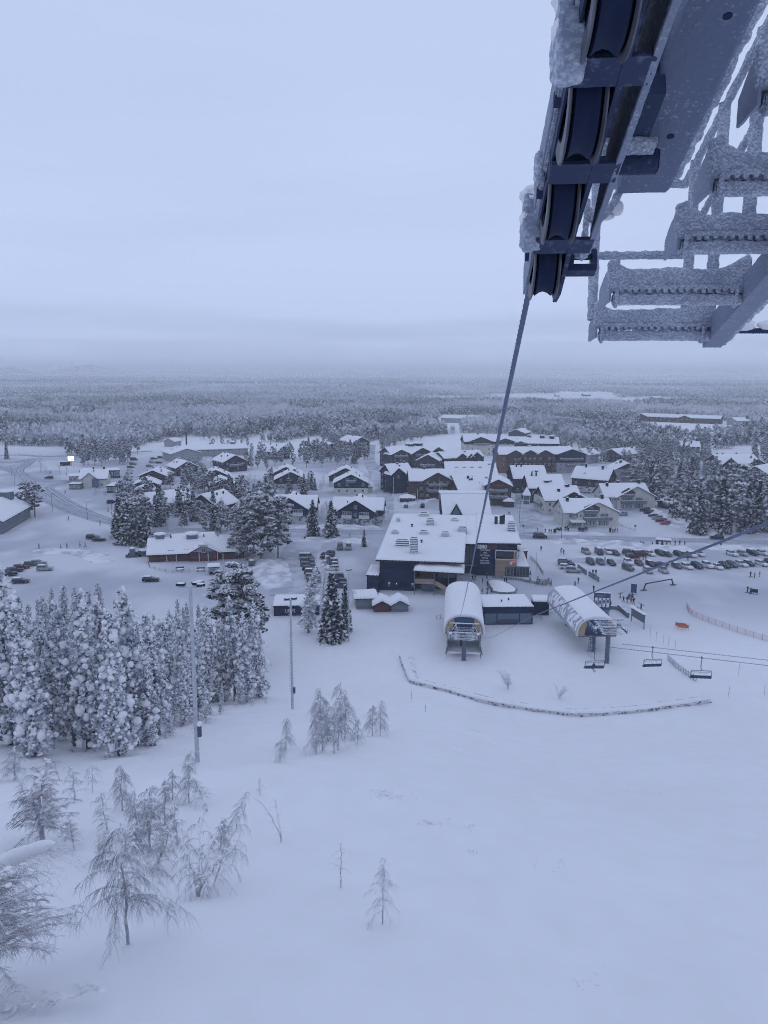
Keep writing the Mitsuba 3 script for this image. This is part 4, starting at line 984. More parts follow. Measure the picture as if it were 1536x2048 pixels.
# school
house("school", "long low pale building with wide snowy roof before the forest at left", "school", (373, 896), (346, 889), 8.4, 5.4, 20, "grey_plaster", L=20, sp=3.4, rows=(1.8,), chims=((.2, .6, 1.1, .5), (.5, .4, 1.1, .5), (.3, .2, .9, .6), (.7, .5, .9, .5)))
house("school", "low snow roofed wing joined to the right of the pale school", "school", (362, 890), (490, 886), 7.4, 5.0, 17, "grey_plaster", sp=3.6, rows=(1.8, 3.6), chims=((-.1, .1, 1.2, 1.2), (.35, .1, 1.0, 1.0), (.6, .0, 3.0, 1.3, "mat_vent")))
q = PH(373, 886, 7); k = thing("chimney_stack", "slim dark chimney stack rising behind the school roof", "chimney"); scene[k] = MB().tube([q - [0, 0, 7], q + [0, 0, 8]], .55, 12).ply("mat_chimney", smooth=40)
q = PH(330, 882, 6); house("shed", "small snow roofed shed behind the pale school's left end", "shed", (352, 874), (338, 876), 6.5, 4.4, 9, "grey_plaster", rows=())
# pub
k, M = house("pub", "pale gabled pub with tall pointed window by the curving road", "pub", (163, 938), (216, 937), 8.6, 5.0, 13.5, "cream", L=None, rows=(1.6,), sp=3.6, wings=((184, 6.0, 1.0, 8.0, dict(rows=(), he=5.4)),), chims=((-.1, .0, .7, 1.2), (-.05, -.3, .6, .9), (.7, 0, .9, 1.4)))
o = PH(183, 984, 0)
f = [f for f in faces(M, 20, 13.5) if f[0][0] == "y"][0]; side = f[3]; sx = f[2]
c = M[:3, 3] + side * (13.5 / 2 + 1.0 + .1); c = c + sx * float((o - c) @ sx)
mb = MB()
for x0 in (-1.6, .05): mb.prism([(x0, .4), (x0 + 1.55, .4), (x0 + 1.55, 5.9 if x0 < 0 else 4.6), (x0, 4.6 if x0 < 0 else 5.9)], basis(c, sx, side, np.array([0, 0, 1.0])), -.05, .04)
pw = part(k, "window", mb.ply("mat_glass_blue"))
def flat_house(name, label, cat, px, z1, wall, z0=-.5, glass=False, snow=.4, dep=None, group=None, win=0):
    """A flat-roofed box: px = front left and front right of the roof edge at height z1, dep metres back."""
    a, b = PH(*px[0], z1), PH(*px[1], z1); X = nrm((b - a) * [1, 1, 0]); L = float(np.linalg.norm((b - a)[:2])); Z = np.array([0, 0, 1.0]); Y = np.cross(Z, X)
    M = basis(a * [1, 1, 0], X, Y, Z); k = thing(name, label, cat, group)
    part(k, "wall", MB().box(.15, L - .15, .15, dep - .15, z0, z1 - .25, M).ply("wall_" + wall))
    r = part(k, "roof", MB().box(0, L, 0, dep, z1 - .25, z1, M).ply("mat_roof"))
    U, V = np.meshgrid(np.r_[0, .02, np.linspace(.06, .94, 14), .98, 1], np.r_[0, .04, np.linspace(.1, .9, 8), .96, 1], indexing="ij")
    e = np.minimum((.5 - np.abs(U - .5)) * 2 * L / 2, (.5 - np.abs(V - .5)) * 2 * dep / 2); pr = np.clip(e / .35, 0, 1) ** .5
    nz = meshkit.fbm(np.stack([U * L * .4 + z1, V * dep * .4, U * 0], -1), 3, 3)
    top = np.stack([-.05 + (L + .1) * U, -.05 + (dep + .1) * V, z1 + .03 + snow * pr * (.75 + .5 * nz)], -1); bot = np.stack([-.05 + (L + .1) * U, -.05 + (dep + .1) * V, z1 + .012 + 0 * U], -1)
    v, f = sheet(xf(M, top.reshape(-1, 3)).reshape(top.shape), xf(M, bot.reshape(-1, 3)).reshape(top.shape)); part(r, "snow", mikit.ply((v, f), "mat_snow", smooth=50))
    for i in range(win):
        x = L * (i + .5) / win; window(k, xf(M, [[x, .13, z1 * .55]])[0], X, -Y, L / win * .75, z1 * .5, WIN_PANE_B)
    return k, M, L
flat_house("annex", "flat snowy annex on the left side of the pale pub", "annex", ((137, 953), (161, 952)), 3.6, "grey_plaster", dep=10, win=3)
flat_house("annex", "low snowy terrace hut left of the pale pub, nearest the road", "annex", ((137, 968), (160, 968)), 2.8, "grey_wood", dep=5, win=3)
flat_house("annex", "flat snowy annex on the right side of the pale pub", "annex", ((212, 972), (235, 972)), 3.4, "dark_wood", dep=11, win=2)
flat_house("annex", "dark flat roofed block behind the pub, left one", "annex", ((157, 941), (181, 941)), 4.2, "dark_wood", dep=9, win=2)
flat_house("annex", "dark flat roofed block behind the pub, right one", "annex", ((214, 941), (240, 940)), 4.4, "dark_wood", dep=10, win=2)
# hall at the left edge
e0, e1 = PH(50, 1015, 5.0), PH(-2, 1044, 5.0)
dv = nrm((e1 - e0)[:2])
house("hall", "big grey boarded hall with sloping snowy roof at the left edge", "hall", (13, 989), None, 9.0, 5.0, 17, "grey_wood", L=34, dirv=dv, rows=(), chims=((-.8, .15, 4.0, 2.6, "mat_vent"),))
# roadside restaurant
k, M = house("restaurant", "long low red timber restaurant with snowy roof and white trimmed windows", "restaurant", (299, 1075), (486, 1068), 6.2, 3.0, 12, "red_wood", rows=(), wings=((407, 8.4, 1.6, 5.2, dict(rows=(), wall="red_wood", upper="grey_plaster", he=3.0, split=3.0)),), chims=((-.78, .05, 2.6, 1.3, "mat_vent"), (-.1, .02, 3.4, 1.0, "mat_vent"), (-.55, -.1, .35, 1.5), (.15, -.1, .35, 1.2), (.45, -.1, .35, 1.0)), over=1.0)
f = [f for f in faces(M, 30, 12) if f[0][0] == "y"][0]
L_ = 2 * abs(float((PH(299, 1075, 6.2) - M[:3, 3]) @ f[2]))
def facept(px, py, c, od):
    d = ray(px, py); return CAM + d * (((c - CAM) @ od) / (d @ od))
for px, py, w_, h_, pr_o in ((342, 1104, 2.0, 1.3, 0), (374, 1102, 1.9, 1.0, 0), (407, 1101, 1.4, 1.5, 1.62), (390, 1100, 1.3, 1.2, 1.62), (457, 1097, 1.3, 1.6, 0)):
    q = facept(px, py, f[1] + f[3] * (pr_o + .1), f[3]); window(k, q, f[2], f[3], w_, h_)
for px in (333, 352, 398, 416, 435):
    q = facept(px, 1104, f[1] + f[3] * (.16 if px < 380 else 1.78), f[3]); part(k, "pilaster", MB().box(-.1, .1, -.08, .08, -.3, 2.8, basis(q * [1, 1, 0], f[2], f[3], np.array([0, 0, 1.0]))).ply("mat_trim"))
mat_diffuse("mat_sign_red", (0.55, 0.06, 0.05)); mat_diffuse("mat_sign_white", (0.72, 0.72, 0.73))
q = facept(406, 1091, f[1] + f[3] * 2.35, f[3]); Ms = basis(q, f[2], f[3], np.array([0, 0, 1.0]))
sg_ = part(k, "sign", MB().box(-1.55, 1.55, -.04, .04, -.32, .32, Ms).ply("mat_sign_white"))
def text_on(parent, txt, M, height, bsdf, name="lettering", bold=True, width=None, heavy=0):
    """Raised lettering on a face: M = basis(centre, along, outwards, up)."""
    m = meshkit.text_mesh(txt, height, .03, bold); v = np.array(m.vertices); b = m.bounds
    if heavy: m = trimesh.util.concatenate([m] + [m.copy().apply_translation([a, c, .004 * i]) for i, (a, c) in enumerate(((-heavy, 0), (heavy, 0), (0, heavy), (0, -heavy)), 1)]); v = np.array(m.vertices)
    v = v - [(b[0][0] + b[1][0]) / 2, (b[0][1] + b[1][1]) / 2, 0]
    if width: v[:, 0] *= width / (b[1][0] - b[0][0])
    part(parent, name, mikit.ply((xf(M, np.stack([v[:, 0], v[:, 2] + .002, v[:, 1]], -1)), np.array(m.faces)), bsdf))
text_on(sg_, "Pukkihut", basis(q + f[3] * .04, f[2], f[3], np.array([0, 0, 1.0])), .40, "mat_sign_red", width=2.7)
house("shed", "long narrow snowy roof just behind the red restaurant", "shed", (345, 1068), (426, 1063), 4.6, 3.6, 4, "dark_wood", rows=())
# small huts by the hall
house("hut", "grey boarded hut with flat-looking snowy roof left of the twin sheds", "hut", (711, 1181), (748, 1180), 3.6, 2.9, 6.2, "grey_wood", rows=(), over=.4)
house("hut", "red gabled shed, left of the snowy twin sheds", "shed", (764, 1197), (762, 1188), 3.0, 1.9, 4.0, "red_wood", L=4.2, rows=(), snow=.55, over=.35)
house("hut", "grey gabled shed, right of the snowy twin sheds", "shed", (800, 1196), (797, 1187), 3.1, 1.9, 4.2, "grey_wood", L=4.2, rows=(), snow=.55, over=.35)
k, M, L_ = flat_house("garage", "low dark garage front with white letters sunk below the car park", "garage", ((546, 1212), (640, 1210)), 2.5, "blue_black", dep=9, snow=.3)
text_on(k, "LEVI", basis(xf(M, [[L_ * .36, .13, 1.2]])[0], M[:3, 0], -M[:3, 1], np.array([0, 0, 1.0])), .8, "mat_trim")
# hotels of the centre
house("hotel", "blue black gabled hotel block at the lane corner", "hotel", (772, 927), (814, 925), 13.6, 9.6, 13, "blue_black", rows=(2.0, 5.0, 8.0), sp=3.0, chims=((.0, -.1, .9, .8), (.1, -.3, .7, .7), (.7, 0, .8, 1.0)), wings=((781, 7, 1.0, 12.5, dict(rows=(8.0,))),))
house("hotel", "brown timber hotel with big front gable and pale corner strips", "hotel", (818, 937), (905, 937), 13.2, 9.0, 14, "brown_wood", rows=(2.0, 5.0, 8.0), sp=3.0, wings=((871, 13.6, 1.2, 12.8, dict(rows=(2.0, 5.0, 8.0), sp=2.6, balc=((3.6, 9.0), (6.4, 9.0)))),), chims=((.2, -.3, .5, .8), (-.3, 0, .9, .9)))
house("hotel", "long hotel roof with four dark dormers in the village centre", "hotel", (890, 922), (988, 922), 15.2, 10.2, 17, "dark_wood", rows=(2, 5, 8), wings=tuple((px, 2.6, -4.2, 13.4, dict(he=12.6, rows=(), over=.2)) for px in (909, 924, 939, 955)), chims=((.75, -.3, .5, .8), (.85, -.3, .5, .8)))
house("hotel", "broad white roofed hotel hall behind the steep hall with triangular window", "hotel", (905, 948), (986, 947), 11.6, 6.4, 30, "brown_wood", rows=(2, 4.6), chims=((-.35, -.3, .9, 1.6), (-.3, -.42, .7, 1.1), (-.2, -.40, .7, 1.2), (.55, -.28, 1.0, .8, "mat_vent"), (.1, -.6, .4, .6), (-.1, -.2, .4, .6)))
k, M = house("hotel", "brown gabled hotel with faint red sign facing the pedestrian street", "hotel", (997, 957), (991, 944), 11.8, 9.0, 11.6, "brown_wood", L=18, rows=(1.8, 4.6, 7.2), sp=2.8, chims=((-.3, .5, .5, 1.4),), balc=((3.4, 8.5), (6.1, 8.5)))
f = [f for f in faces(M, 18, 11.6) if f[0] == "x-"][0]
text_on(k, "Hullu Poro", basis(f[1] + np.array([0, 0, 9.5]) + f[3] * .1, f[2], f[3], np.array([0, 0, 1.0])), .9, "mat_sign_red", width=5.0) if False else None
part(k, "sign", MB().box(-2.4, 2.4, 0, .06, 9.15, 9.35, basis(f[1] + f[3] * .06, f[2], f[3], np.array([0, 0, 1.0]))).ply("mat_sign_red"))
house("hotel", "dark hotel with zigzag gables at the left of the second row", "hotel", (771, 893), (868, 889), 12.4, 8.6, 16, "dark_wood", rows=(2, 5, 8), sp=3.2, wings=((787, 13, 1.0, 11.4, dict(balc=((6.8, 9),))), (837, 15, 2.0, 12.2, dict(balc=((6.8, 10),))), (879, 11, .5, 12.0)), chims=((-.6, .1, 1, .7), (.1, -.4, .8, .8), (.0, .1, 4.0, 1.6, "mat_chimney"), (.35, .2, 5.0, 2.2, "mat_chimney")))
house("hotel", "dark single gabled hotel wing with pale balcony in the second row", "hotel", (856, 908), (866, 902), 10.4, 7.0, 13, "dark_wood", L=15, rows=(2, 4.8), sp=3.0, balc=((3.6, 9),))
house("hotel", "dark hotel wing with two small sharp gables in the second row", "hotel", (878, 903), (957, 899), 10.8, 7.8, 12, "dark_wood", rows=(2, 4.8), wings=((915, 7.5, 1.0, 10.2), (937, 4.5, 1.4, 9.8), (952, 7.5, 1.6, 10.6)), chims=((.2, -.3, .9, .9),))
house("hotel", "tall hotel with beige lower front and dark gable in the third row", "hotel", (926, 868), (1000, 868), 14.6, 10.4, 15, "cream", upper="dark_wood", split=8.2, rows=(2, 5, 8.6), sp=3.4, wings=((955, 17, 2.0, 13.8, dict(balc=((8.0, 10),))), (1003, 13, 1.5, 12.6)), chims=((-.2, 0, 1.0, 1.0), (.3, 0, .6, 1.2)))
house("hotel", "snowy roofed hotel with tiny gables at the back of the village centre", "hotel", (990, 872), (1116, 874), 11.8, 8.2, 18, "dark_wood", rows=(2, 5), wings=((1022, 9, .5, 10.6), (1040, 7, .8, 9.4)), chims=((.1, 0, 2.5, 1.2), (.5, -.1, 3.2, 1.6), (.8, -.2, 3.4, 1.8), (-.3, -.4, .6, .8)))
house("hotel", "orange brown hotel with row of three small gables and one large", "hotel", (993, 893), (1140, 892), 14.6, 11.2, 15, "orange_wood", rows=(2, 5, 8.4), sp=3.2, wings=((1020, 9.2, 1.0, 13.6, dict(wall="brown_wood", sp=2.4)), (1050, 9.2, 1.0, 13.6, dict(wall="brown_wood", sp=2.4)), (1080, 9.2, 1.0, 13.6, dict(wall="brown_wood", sp=2.4)), (1131, 17.5, 3.0, 14.2, dict(wall="grey_plaster", upper="blue_black", split=6.0, balc=((7.6, 14), (4.2, 6)), sp=3.0))), chims=((-.1, .1, 1.6, 1.0), (.15, .2, .7, 1.3)))
house("hotel", "steep roofed dark house with two chimneys, farthest of the street row", "house", (1022, 930), (1086, 930), 12.6, 7.6, 17, "dark_wood", rows=(2, 4.6), chims=((-.7, -.15, .6, 1.9), (-.4, -.15, .6, 1.9), (.45, -.55, 1.4, .8), (.2, -.6, .5, .8)))
house("hotel", "steep roofed dark house with two chimneys, middle of the street row", "house", (1052, 948), (1121, 948), 11.9, 7.2, 16, "dark_wood", rows=(2, 4.6), chims=((-.7, -.15, .6, 1.9), (-.45, -.15, .6, 1.9), (.05, -.6, 2.2, .7), (.3, -.6, .8, .8)))
house("hotel", "cream house with dark gable and balconies, next behind the white corner house", "house", (1080, 971), (1151, 970), 10.9, 6.4, 15, "cream", upper="dark_wood", split=6.8, rows=(1.8, 4.4, 7.2), sp=2.8, wings=((1131, 13, .8, 9.8, dict(balc=((5.6, 6),))),), chims=((-.1, -.45, 1.0, 1.3), (.45, -.1, 1.2, 1.0), (.55, -.1, .8, 1.4)), balc=((3.2, 8),))
def white_house(label, A, B, px, hr, L=None, awning=False, seed=5):
    k, M = house("guesthouse", label, "house", A, B, hr, 6.0, 13, "cream", base=None, L=L, rows=(4.3, 6.9), sp=3.0, prob=.9, wings=((px, 17.0, 1.0, hr - .1, dict(rows=(), he=5.7)),), chims=((-.75, -.25, .95, 1.7), (-.15, .15, .95, 1.8), (.75, -.05, .95, 1.8)), seed=seed)
    f = [f for f in faces(M, 10, 13) if f[0][0] == "y"][0]; side, sx = f[3], f[2]
    c = M[:3, 3] + side * (13 / 2 + 1.0); q = PH(px, A[1] + 6, hr); c = c + sx * float((q - c) @ sx); Z = np.array([0, 0, 1.0])
    Mf = basis(c, sx, side, Z)
    part(k, "gable_panel", MB().prism([(-2.9, 6.2), (3.4, 6.2), (3.4, 7.7), (0.2, hr - .75), (-2.9, 7.9)], Mf, .0, .07).ply("wall_brown_wood"))
    part(k, "dark_panel", MB().box(-2.9, 2.4, .0, .06, .1, 6.2, Mf).ply("wall_grey_plaster"))
    window(k, xf(Mf, [[-.1, .1, 7.0]])[0], sx, side, 1.1, 1.7)
    for x in (-2.1, -1.0, .3, 1.4): window(k, xf(Mf, [[x, .09, 4.5]])[0], sx, side, .95, 1.7)
    for x in (4.3, 5.3, 6.3): window(k, xf(Mf, [[x, .04, 4.6]])[0], sx, side, .9, 1.4)
    for x in (-6.9, -5.6): window(k, xf(Mf, [[x, .04, 4.5]])[0], sx, side, 1.2, 1.7, WIN_PANE_B)
    for x in (-2.0, -.3, 1.5, 3.8, 5.2, 6.6): window(k, xf(Mf, [[x, .09, 1.5]])[0], sx, side, 1.35, 2.1, WIN_PANE_B)
    balcony(k, xf(Mf, [[-.2, .05, 5.7]])[0], sx, side, 5.4); balcony(k, xf(Mf, [[-.2, .05, 3.0]])[0], sx, side, 5.6); balcony(k, xf(Mf, [[5.4, .05, 3.0]])[0], sx, side, 5.8)
    part(k, "vent_grille", MB().box(-4.3, -3.7, .02, .1, 4.2, 4.7, Mf).ply("mat_chimney"))
    if awning:
        mb = MB(); mb.prism([(0.05, 3.1), (2.3, 2.5), (2.3, 2.25), (.05, 2.85)], basis(c + sx * -8.3, side, sx, Z), 0, 5.6)
        part(k, "awning", mb.ply("mat_sign_white")); 
        for x in np.arange(-8.0, -3.0, 1.0): window(k, xf(Mf, [[x, .05, 1.3]])[0], sx, side, .9, 2.2, WIN_PANE)
    return k, M
white_house("white corner guesthouse with striped awning, crowd of people outside", (1120, 996), (1215, 995), 1180, 9.9, awning=True)
white_house("white guesthouse with brown gable panel beside the small car park", (1200, 966), (1288, 965), 1257, 10.4, seed=9)
house("lodge", "dark lodge with half round roof window above stone lower storey", "lodge", (1154, 931), (1225, 936), 12.2, 7.6, 13.5, "brown_wood", base="stone", hb=3.2, rows=(1.8, 4.9), sp=3.0, chims=((-.45, -.1, .7, 2.0), (.5, -.15, .9, 1.8), (.2, .1, 1.6, .6)), wings=((1186, 3.4, -2.6, 9.9, dict(he=9.0, rows=(), over=.3)),))
house("guesthouse", "pale three storey gabled house with brown gable among pines", "house", (1256, 925), (1240, 918), 11.4, 7.8, 13.5, "grey_plaster", upper="brown_wood", split=8.2, L=16, rows=(1.8, 4.6, 7.4), sp=2.6, balc=((3.4, 7), (6.2, 7)), chims=((-.1, .3, 1.2, 1.8), (.3, .5, .8, .9)))
# far right
house("hostel", "very long low hotel with snowy roof in the forest at right", "hotel", (1288, 826), (1444, 831), 9.6, 6.4, 17, "brown_wood", rows=(2, 4.6), sp=5, wings=((1391, 13, 1.0, 9.0, dict(rows=(4.6,))), (1290, 16, 2.0, 9.4)), chims=((-.1, 0, 1.2, 1.6), (.5, 0, 1.2, 1.2)))
house("hostel", "snow roofed house with tall chimney right of the very long hotel", "house", (1464, 834), (1490, 834), 9.0, 5.6, 22, "grey_plaster", rows=(2, 4.2), sp=4, chims=((.9, -.5, 1.4, 4.0),))
house("cabin", "snowy gabled cabin below the very long hotel, left of two", "cabin", (1288, 846), (1308, 843), 8.2, 5.0, 15, "dark_wood", L=17, rows=(2,), chims=((.2, -.3, .9, 1.8),))
house("cabin", "snowy gabled cabin below the very long hotel, right of two", "cabin", (1336, 853), (1352, 852), 7.6, 4.8, 14, "dark_wood", L=14, rows=(2,), chims=((.4, .1, 1.2, 1.2),))
house("cabin", "white roofed cabin with dark chimneys deep among the right pines", "cabin", (1357, 881), (1398, 882), 8.2, 5.0, 13, "dark_wood", rows=(2,), chims=((-.3, -.3, .8, 1.6), (.2, -.5, 1.0, 2.0), (0, 0, 1.8, .7)))
house("lodge", "large snowy lodge with dark gables among the pines at far right", "lodge", (1428, 908), (1505, 907), 11.0, 6.6, 17, "dark_wood", rows=(2, 5), wings=((1437, 9, 1.0, 10.0, dict(upper="blue_black")), (1489, 11, 3.0, 9.4)), chims=((-.8, .1, .7, 1.2), (-.5, .1, .7, 1.2), (-.2, .2, 1.2, 1.0), (.2, .1, .8, 1.3)))
house("lodge", "snowy roofed lodge cut by the right edge below the large one", "lodge", (1512, 931), (1562, 922), 9.4, 5.2, 15, "dark_wood", rows=(2, 4.4))
house("cabin", "snow roofed house half hidden behind pines right of the orange hotel", "house", (1160, 897), (1185, 894), 9.4, 6.2, 12, "grey_plaster", L=14, rows=(2, 4.6), chims=((.1, -.2, 1.1, 1.5),))
house("cabin", "snow roofed house in the pines above the pale three storey house", "house", (1224, 897), (1272, 893), 8.8, 5.6, 14, "dark_wood", rows=(2, 4.4), chims=((.5, -.2, 1.0, 1.4),))
house("cabin", "small snowy roof high among the pines right of the centre", "house", (1033, 858), (1054, 854), 8.5, 5.5, 15, "dark_wood", L=18, rows=(2,), chims=((-.2, .1, .8, 1.2),))
house("hostel", "long low snowy roofs at the forest edge behind the hotels", "hotel", (886, 829), (1000, 832), 8.8, 5.8, 15, "grey_plaster", rows=(2,), sp=5, wings=((965, 10, .6, 8.4),))
house("cabin", "low snowy house left of the long low hotel behind the centre", "house", (872, 847), (884, 846), 6.5, 4.4, 12, "grey_plaster", rows=(2,))
house("cabin", "lowest snowy hut at the forest edge behind the hotel roofs", "hut", (874, 856), (890, 855), 5.5, 3.6, 9, "grey_plaster", rows=(2,))
house("carport", "open fronted carport with snowy roof under the right pines", "carport", (1325, 999), (1349, 997), 3.4, 2.6, 5.5, "dark_wood", rows=(), over=.9)
house("carport", "dark open shed with snowy roof at the right pine stand", "shed", (1356, 1014), (1392, 1012), 3.6, 2.6, 5.5, "dark_wood", rows=(), over=.9)
_ord = "first second third fourth fifth sixth seventh eighth ninth tenth eleventh twelfth thirteenth fourteenth fifteenth sixteenth seventeenth eighteenth nineteenth twentieth twenty-first twenty-second twenty-third twenty-fourth twenty-fifth twenty-sixth".split()
_far = ((117, 143, 789, 6), (147, 172, 789, 6), (183, 202, 789, 6), (236, 254, 788, 8), (265, 280, 791, 5), (285, 300, 789, 7), (219, 229, 780, 8), (246, 269, 833, 7), (40, 66, 785, 5), (548, 556, 801, 8), (566, 574, 800, 8), (682, 700, 818, 6), (741, 756, 808, 7), (700, 725, 817, 5), (1305, 1320, 792, 10), (1314, 1330, 795, 6), (1355, 1370, 799, 5), (1375, 1390, 799, 6), (1438, 1450, 797, 6), (841, 852, 815, 7), (790, 796, 815, 6), (908, 925, 800, 6), (1500, 1512, 799, 6), (145, 155, 813, 7), (1165, 1180, 786, 8), (1110, 1118, 787, 8))
_fl = sorted(range(len(_far)), key=lambda i: _far[i][0])
for i, (x0, x1, y, z) in enumerate(_far):
    house("farmhouse", f"tiny far forest house, {_ord[_fl.index(i)]} of the far houses from the left", "house", (x0, y), (x1, y), z, z * .55, 11, "grey_plaster" if i % 2 else "dark_wood", rows=(), group="far houses in the forest")
# ------------------------------------------------------------------ the dark hall with the lettered sign, and the lift stations
ZZ = np.array([0, 0, 1.0])
mat_diffuse("wall_night", boards((0.014, 0.025, 0.062), (0.026, 0.040, 0.086), 1.2))
mat_diffuse("mat_letters", (0.88, 0.88, 0.89))
scene["mat_red_letters"] = {"type": "twosided", "bsdf": {"type": "diffuse", "reflectance": rgb(0.26, 0.05, 0.07)}}  # matte dim red of the POINT lettering, without emission
def snow_plane(corners, thick=.45, n=30, seed=1, edge=.5, sag=0.0):
    """A closed layer of snow on a four-cornered roof plane (FL, FR, BR, BL)."""
    c = [np.asarray(q, float) for q in corners]
    u = np.r_[0, .006, .02, np.linspace(.05, .95, n), .98, .994, 1]; U, V = np.meshgrid(u, u, indexing="ij")
    base = (c[0][None, None] * ((1 - U) * (1 - V))[..., None] + c[1] * (U * (1 - V))[..., None] + c[2] * (U * V)[..., None] + c[3] * ((1 - U) * V)[..., None])
    du, dv = np.linalg.norm(c[1] - c[0]), np.linalg.norm(c[3] - c[0])
    e = np.minimum((.5 - np.abs(U - .5)) * du, (.5 - np.abs(V - .5)) * dv); pr = np.clip(e / edge, 0, 1) ** .5
    nz = meshkit.fbm(np.stack([U * du * .25 + seed, V * dv * .25, U * 0], -1), 4, seed)
    top = base + ZZ * (.03 + thick * pr * (.7 + .6 * nz))[..., None]; bot = base + ZZ * .012
    v, f = sheet(top, bot); return mikit.ply((v, f), "mat_snow", smooth=50)
def quad_slab(c, th, bsdf):
    c = np.asarray(c, float); v = np.vstack([c, c - ZZ * th])
    return mikit.ply((v, np.array([[0, 1, 2, 3], [7, 6, 5, 4], [0, 4, 5, 1], [1, 5, 6, 2], [2, 6, 7, 3], [3, 7, 4, 0]])), bsdf)
hall = thing("ski_centre", "large dark ski centre with broad snowy roofs and white ZEROPOINT lettering", "building")
# plan axes from the front eave
FLp, FRp = PH(752, 1119, 8.6), PH(927, 1125, 8.6)
hx = nrm((FRp - FLp) * [1, 1, 0]); hy = np.cross(ZZ, hx); ho = FLp * [1, 1, 0]
def hp(px, py, z):
    q = PH(px, py, z) - ho; return float(q @ hx), float(q @ hy)
def HW(x, y, z): return ho + hx * x + hy * y + ZZ * z
Mh = basis(ho, hx, hy, ZZ)
W1 = float((FRp - FLp) @ hx)
xb, yb = hp(773, 1028, 12.8); xr2, yr2 = hp(1042, 1087, 9.6); xm, ym = hp(952, 1086, 9.6); xbr, ybr = hp(1022, 1033, 12.8)
xi, yi = hp(900, 1086, 9.8)
D1 = yb
def bx(name, x0, x1, y0, y1, z0, z1, mat_, parent=None):
    return part(parent or hall, name, MB().box(x0, x1, y0, y1, z0, z1, Mh).ply(mat_))
# left block
bx("wall", .9, 10.6, 1.0, D1 - 1, -.5, 8.15, "wall_night"); bx("wall", 10.6, W1 - 2.0, 4.2, D1 - 1, -.5, 8.1, "wall_night")
c = [HW(0, 0, 8.6), HW(W1, 0, 8.6), HW(W1, 6.0, 9.35), HW(0, 6.0, 9.35)]
r = part(hall, "roof", quad_slab([HW(-.1, -.1, 8.6), HW(W1 + .1, -.1, 8.6), HW(W1 + .1, D1, 12.8), HW(-.1, D1, 12.8)], .45, "mat_roof"))
part(r, "snow", snow_plane([HW(-.2, -.2, 8.6), HW(W1 + .2, -.2, 8.6), HW(W1 + .2, D1 + .1, 12.8), HW(-.2, D1 + .1, 12.8)], .5, 30, 3))
# middle link roof and right block
r = part(hall, "roof", quad_slab([HW(W1 - 2, yi, 9.7), HW(xm, yi, 9.7), HW(xm, ybr, 12.7), HW(W1 - 2, ybr, 12.7)], .4, "mat_roof"))
part(r, "snow", snow_plane([HW(W1 - 2, yi - .1, 9.7), HW(xm, yi - .1, 9.7), HW(xm, ybr, 12.7), HW(W1 - 2, ybr, 12.7)], .35, 16, 5))
r = part(hall, "roof", quad_slab([HW(xm, ym - .6, 9.75), HW(xr2, yr2 - .6, 9.75), HW(xbr + .5, ybr, 12.85), HW(xm, ybr, 12.85)], .45, "mat_roof"))
part(r, "snow", snow_plane([HW(xm - .1, ym - .7, 9.75), HW(xr2 + .1, yr2 - .7, 9.75), HW(xbr + .6, ybr + .1, 12.85), HW(xm - .1, ybr + .1, 12.85)], .5, 20, 7))
ysg = ym + .1
xs1 = xr2 - 1.1
bx("wall", W1 - 2.2, xs1, ysg + 2.2, ybr - .5, -.5, 9.2, "wall_night")
xsl, xsr = xm + .4, xm + 5.6
bx("sign_wall", xm - .2, xsr, ysg, ysg + 2.2, -.5, 9.25, "wall_night")
bx("wall", xsr, xs1, ysg + .05, ysg + 2.2, 7.8, 9.2, "wall_night")
bx("wood_panel", xsr + .1, xs1 - .15, ysg - .25, ysg + 2.2, 2.9, 4.9, "mat_pine"); bx("wood_panel", xsr + .1, xsr + 3.0, ysg - .2, ysg + 2.2, -.4, 2.9, "mat_pine")
bx("balcony_trim", xsr + .05, xs1, ysg - .3, ysg + .05, 4.9, 5.1, "mat_trim"); bx("balcony_trim", xsr + .05, xs1, ysg - .3, ysg + .05, 7.5, 7.75, "mat_trim")
bx("balcony_post", xsr + .05, xsr + .25, ysg - .28, ysg + .03, 5.1, 7.5, "mat_trim"); bx("balcony_post", xs1 - .9, xs1 - .4, ysg - .26, ysg + .04, 5.1, 7.5, "mat_yellow")
w_ = bx("window", xsr + .3, xs1 - 1.0, ysg + 1.2, ysg + 1.3, 5.0, 7.5, "mat_glass")
for i in range(7): part(w_, "mullion", MB().box(xsr + .5 + i * 1.05, xsr + .6 + i * 1.05, ysg + 1.13, ysg + 1.2, 5.0, 7.5, Mh).ply("mat_chimney"))
w_ = bx("window", xsr + 3.0, xs1 - .5, ysg + .3, ysg + .42, .1, 2.7, "mat_glass")
for i in range(5): part(w_, "mullion", MB().box(xsr + 3.4 + i * 1.0, xsr + 3.5 + i * 1.0, ysg + .22, ysg + .3, .1, 2.7, Mh).ply("mat_trim"))
bx("canopy", xsr + 3.6, xs1 - .4, ysg - .9, ysg + .3, 2.55, 2.75, "mat_vent")
sg = part(hall, "lamp_disc", mikit.ply((xf(basis(HW(xsr + 4.6, ysg - .33, 4.0), hx, hy, ZZ), lathe([(0, -.06), (.42, -.06), (.42, .06), (0, .06)], 24)[0]), lathe([(0, -.06), (.42, -.06), (.42, .06), (0, .06)], 24)[1]), "mat_sign_white"))  # round white sign, not a light source
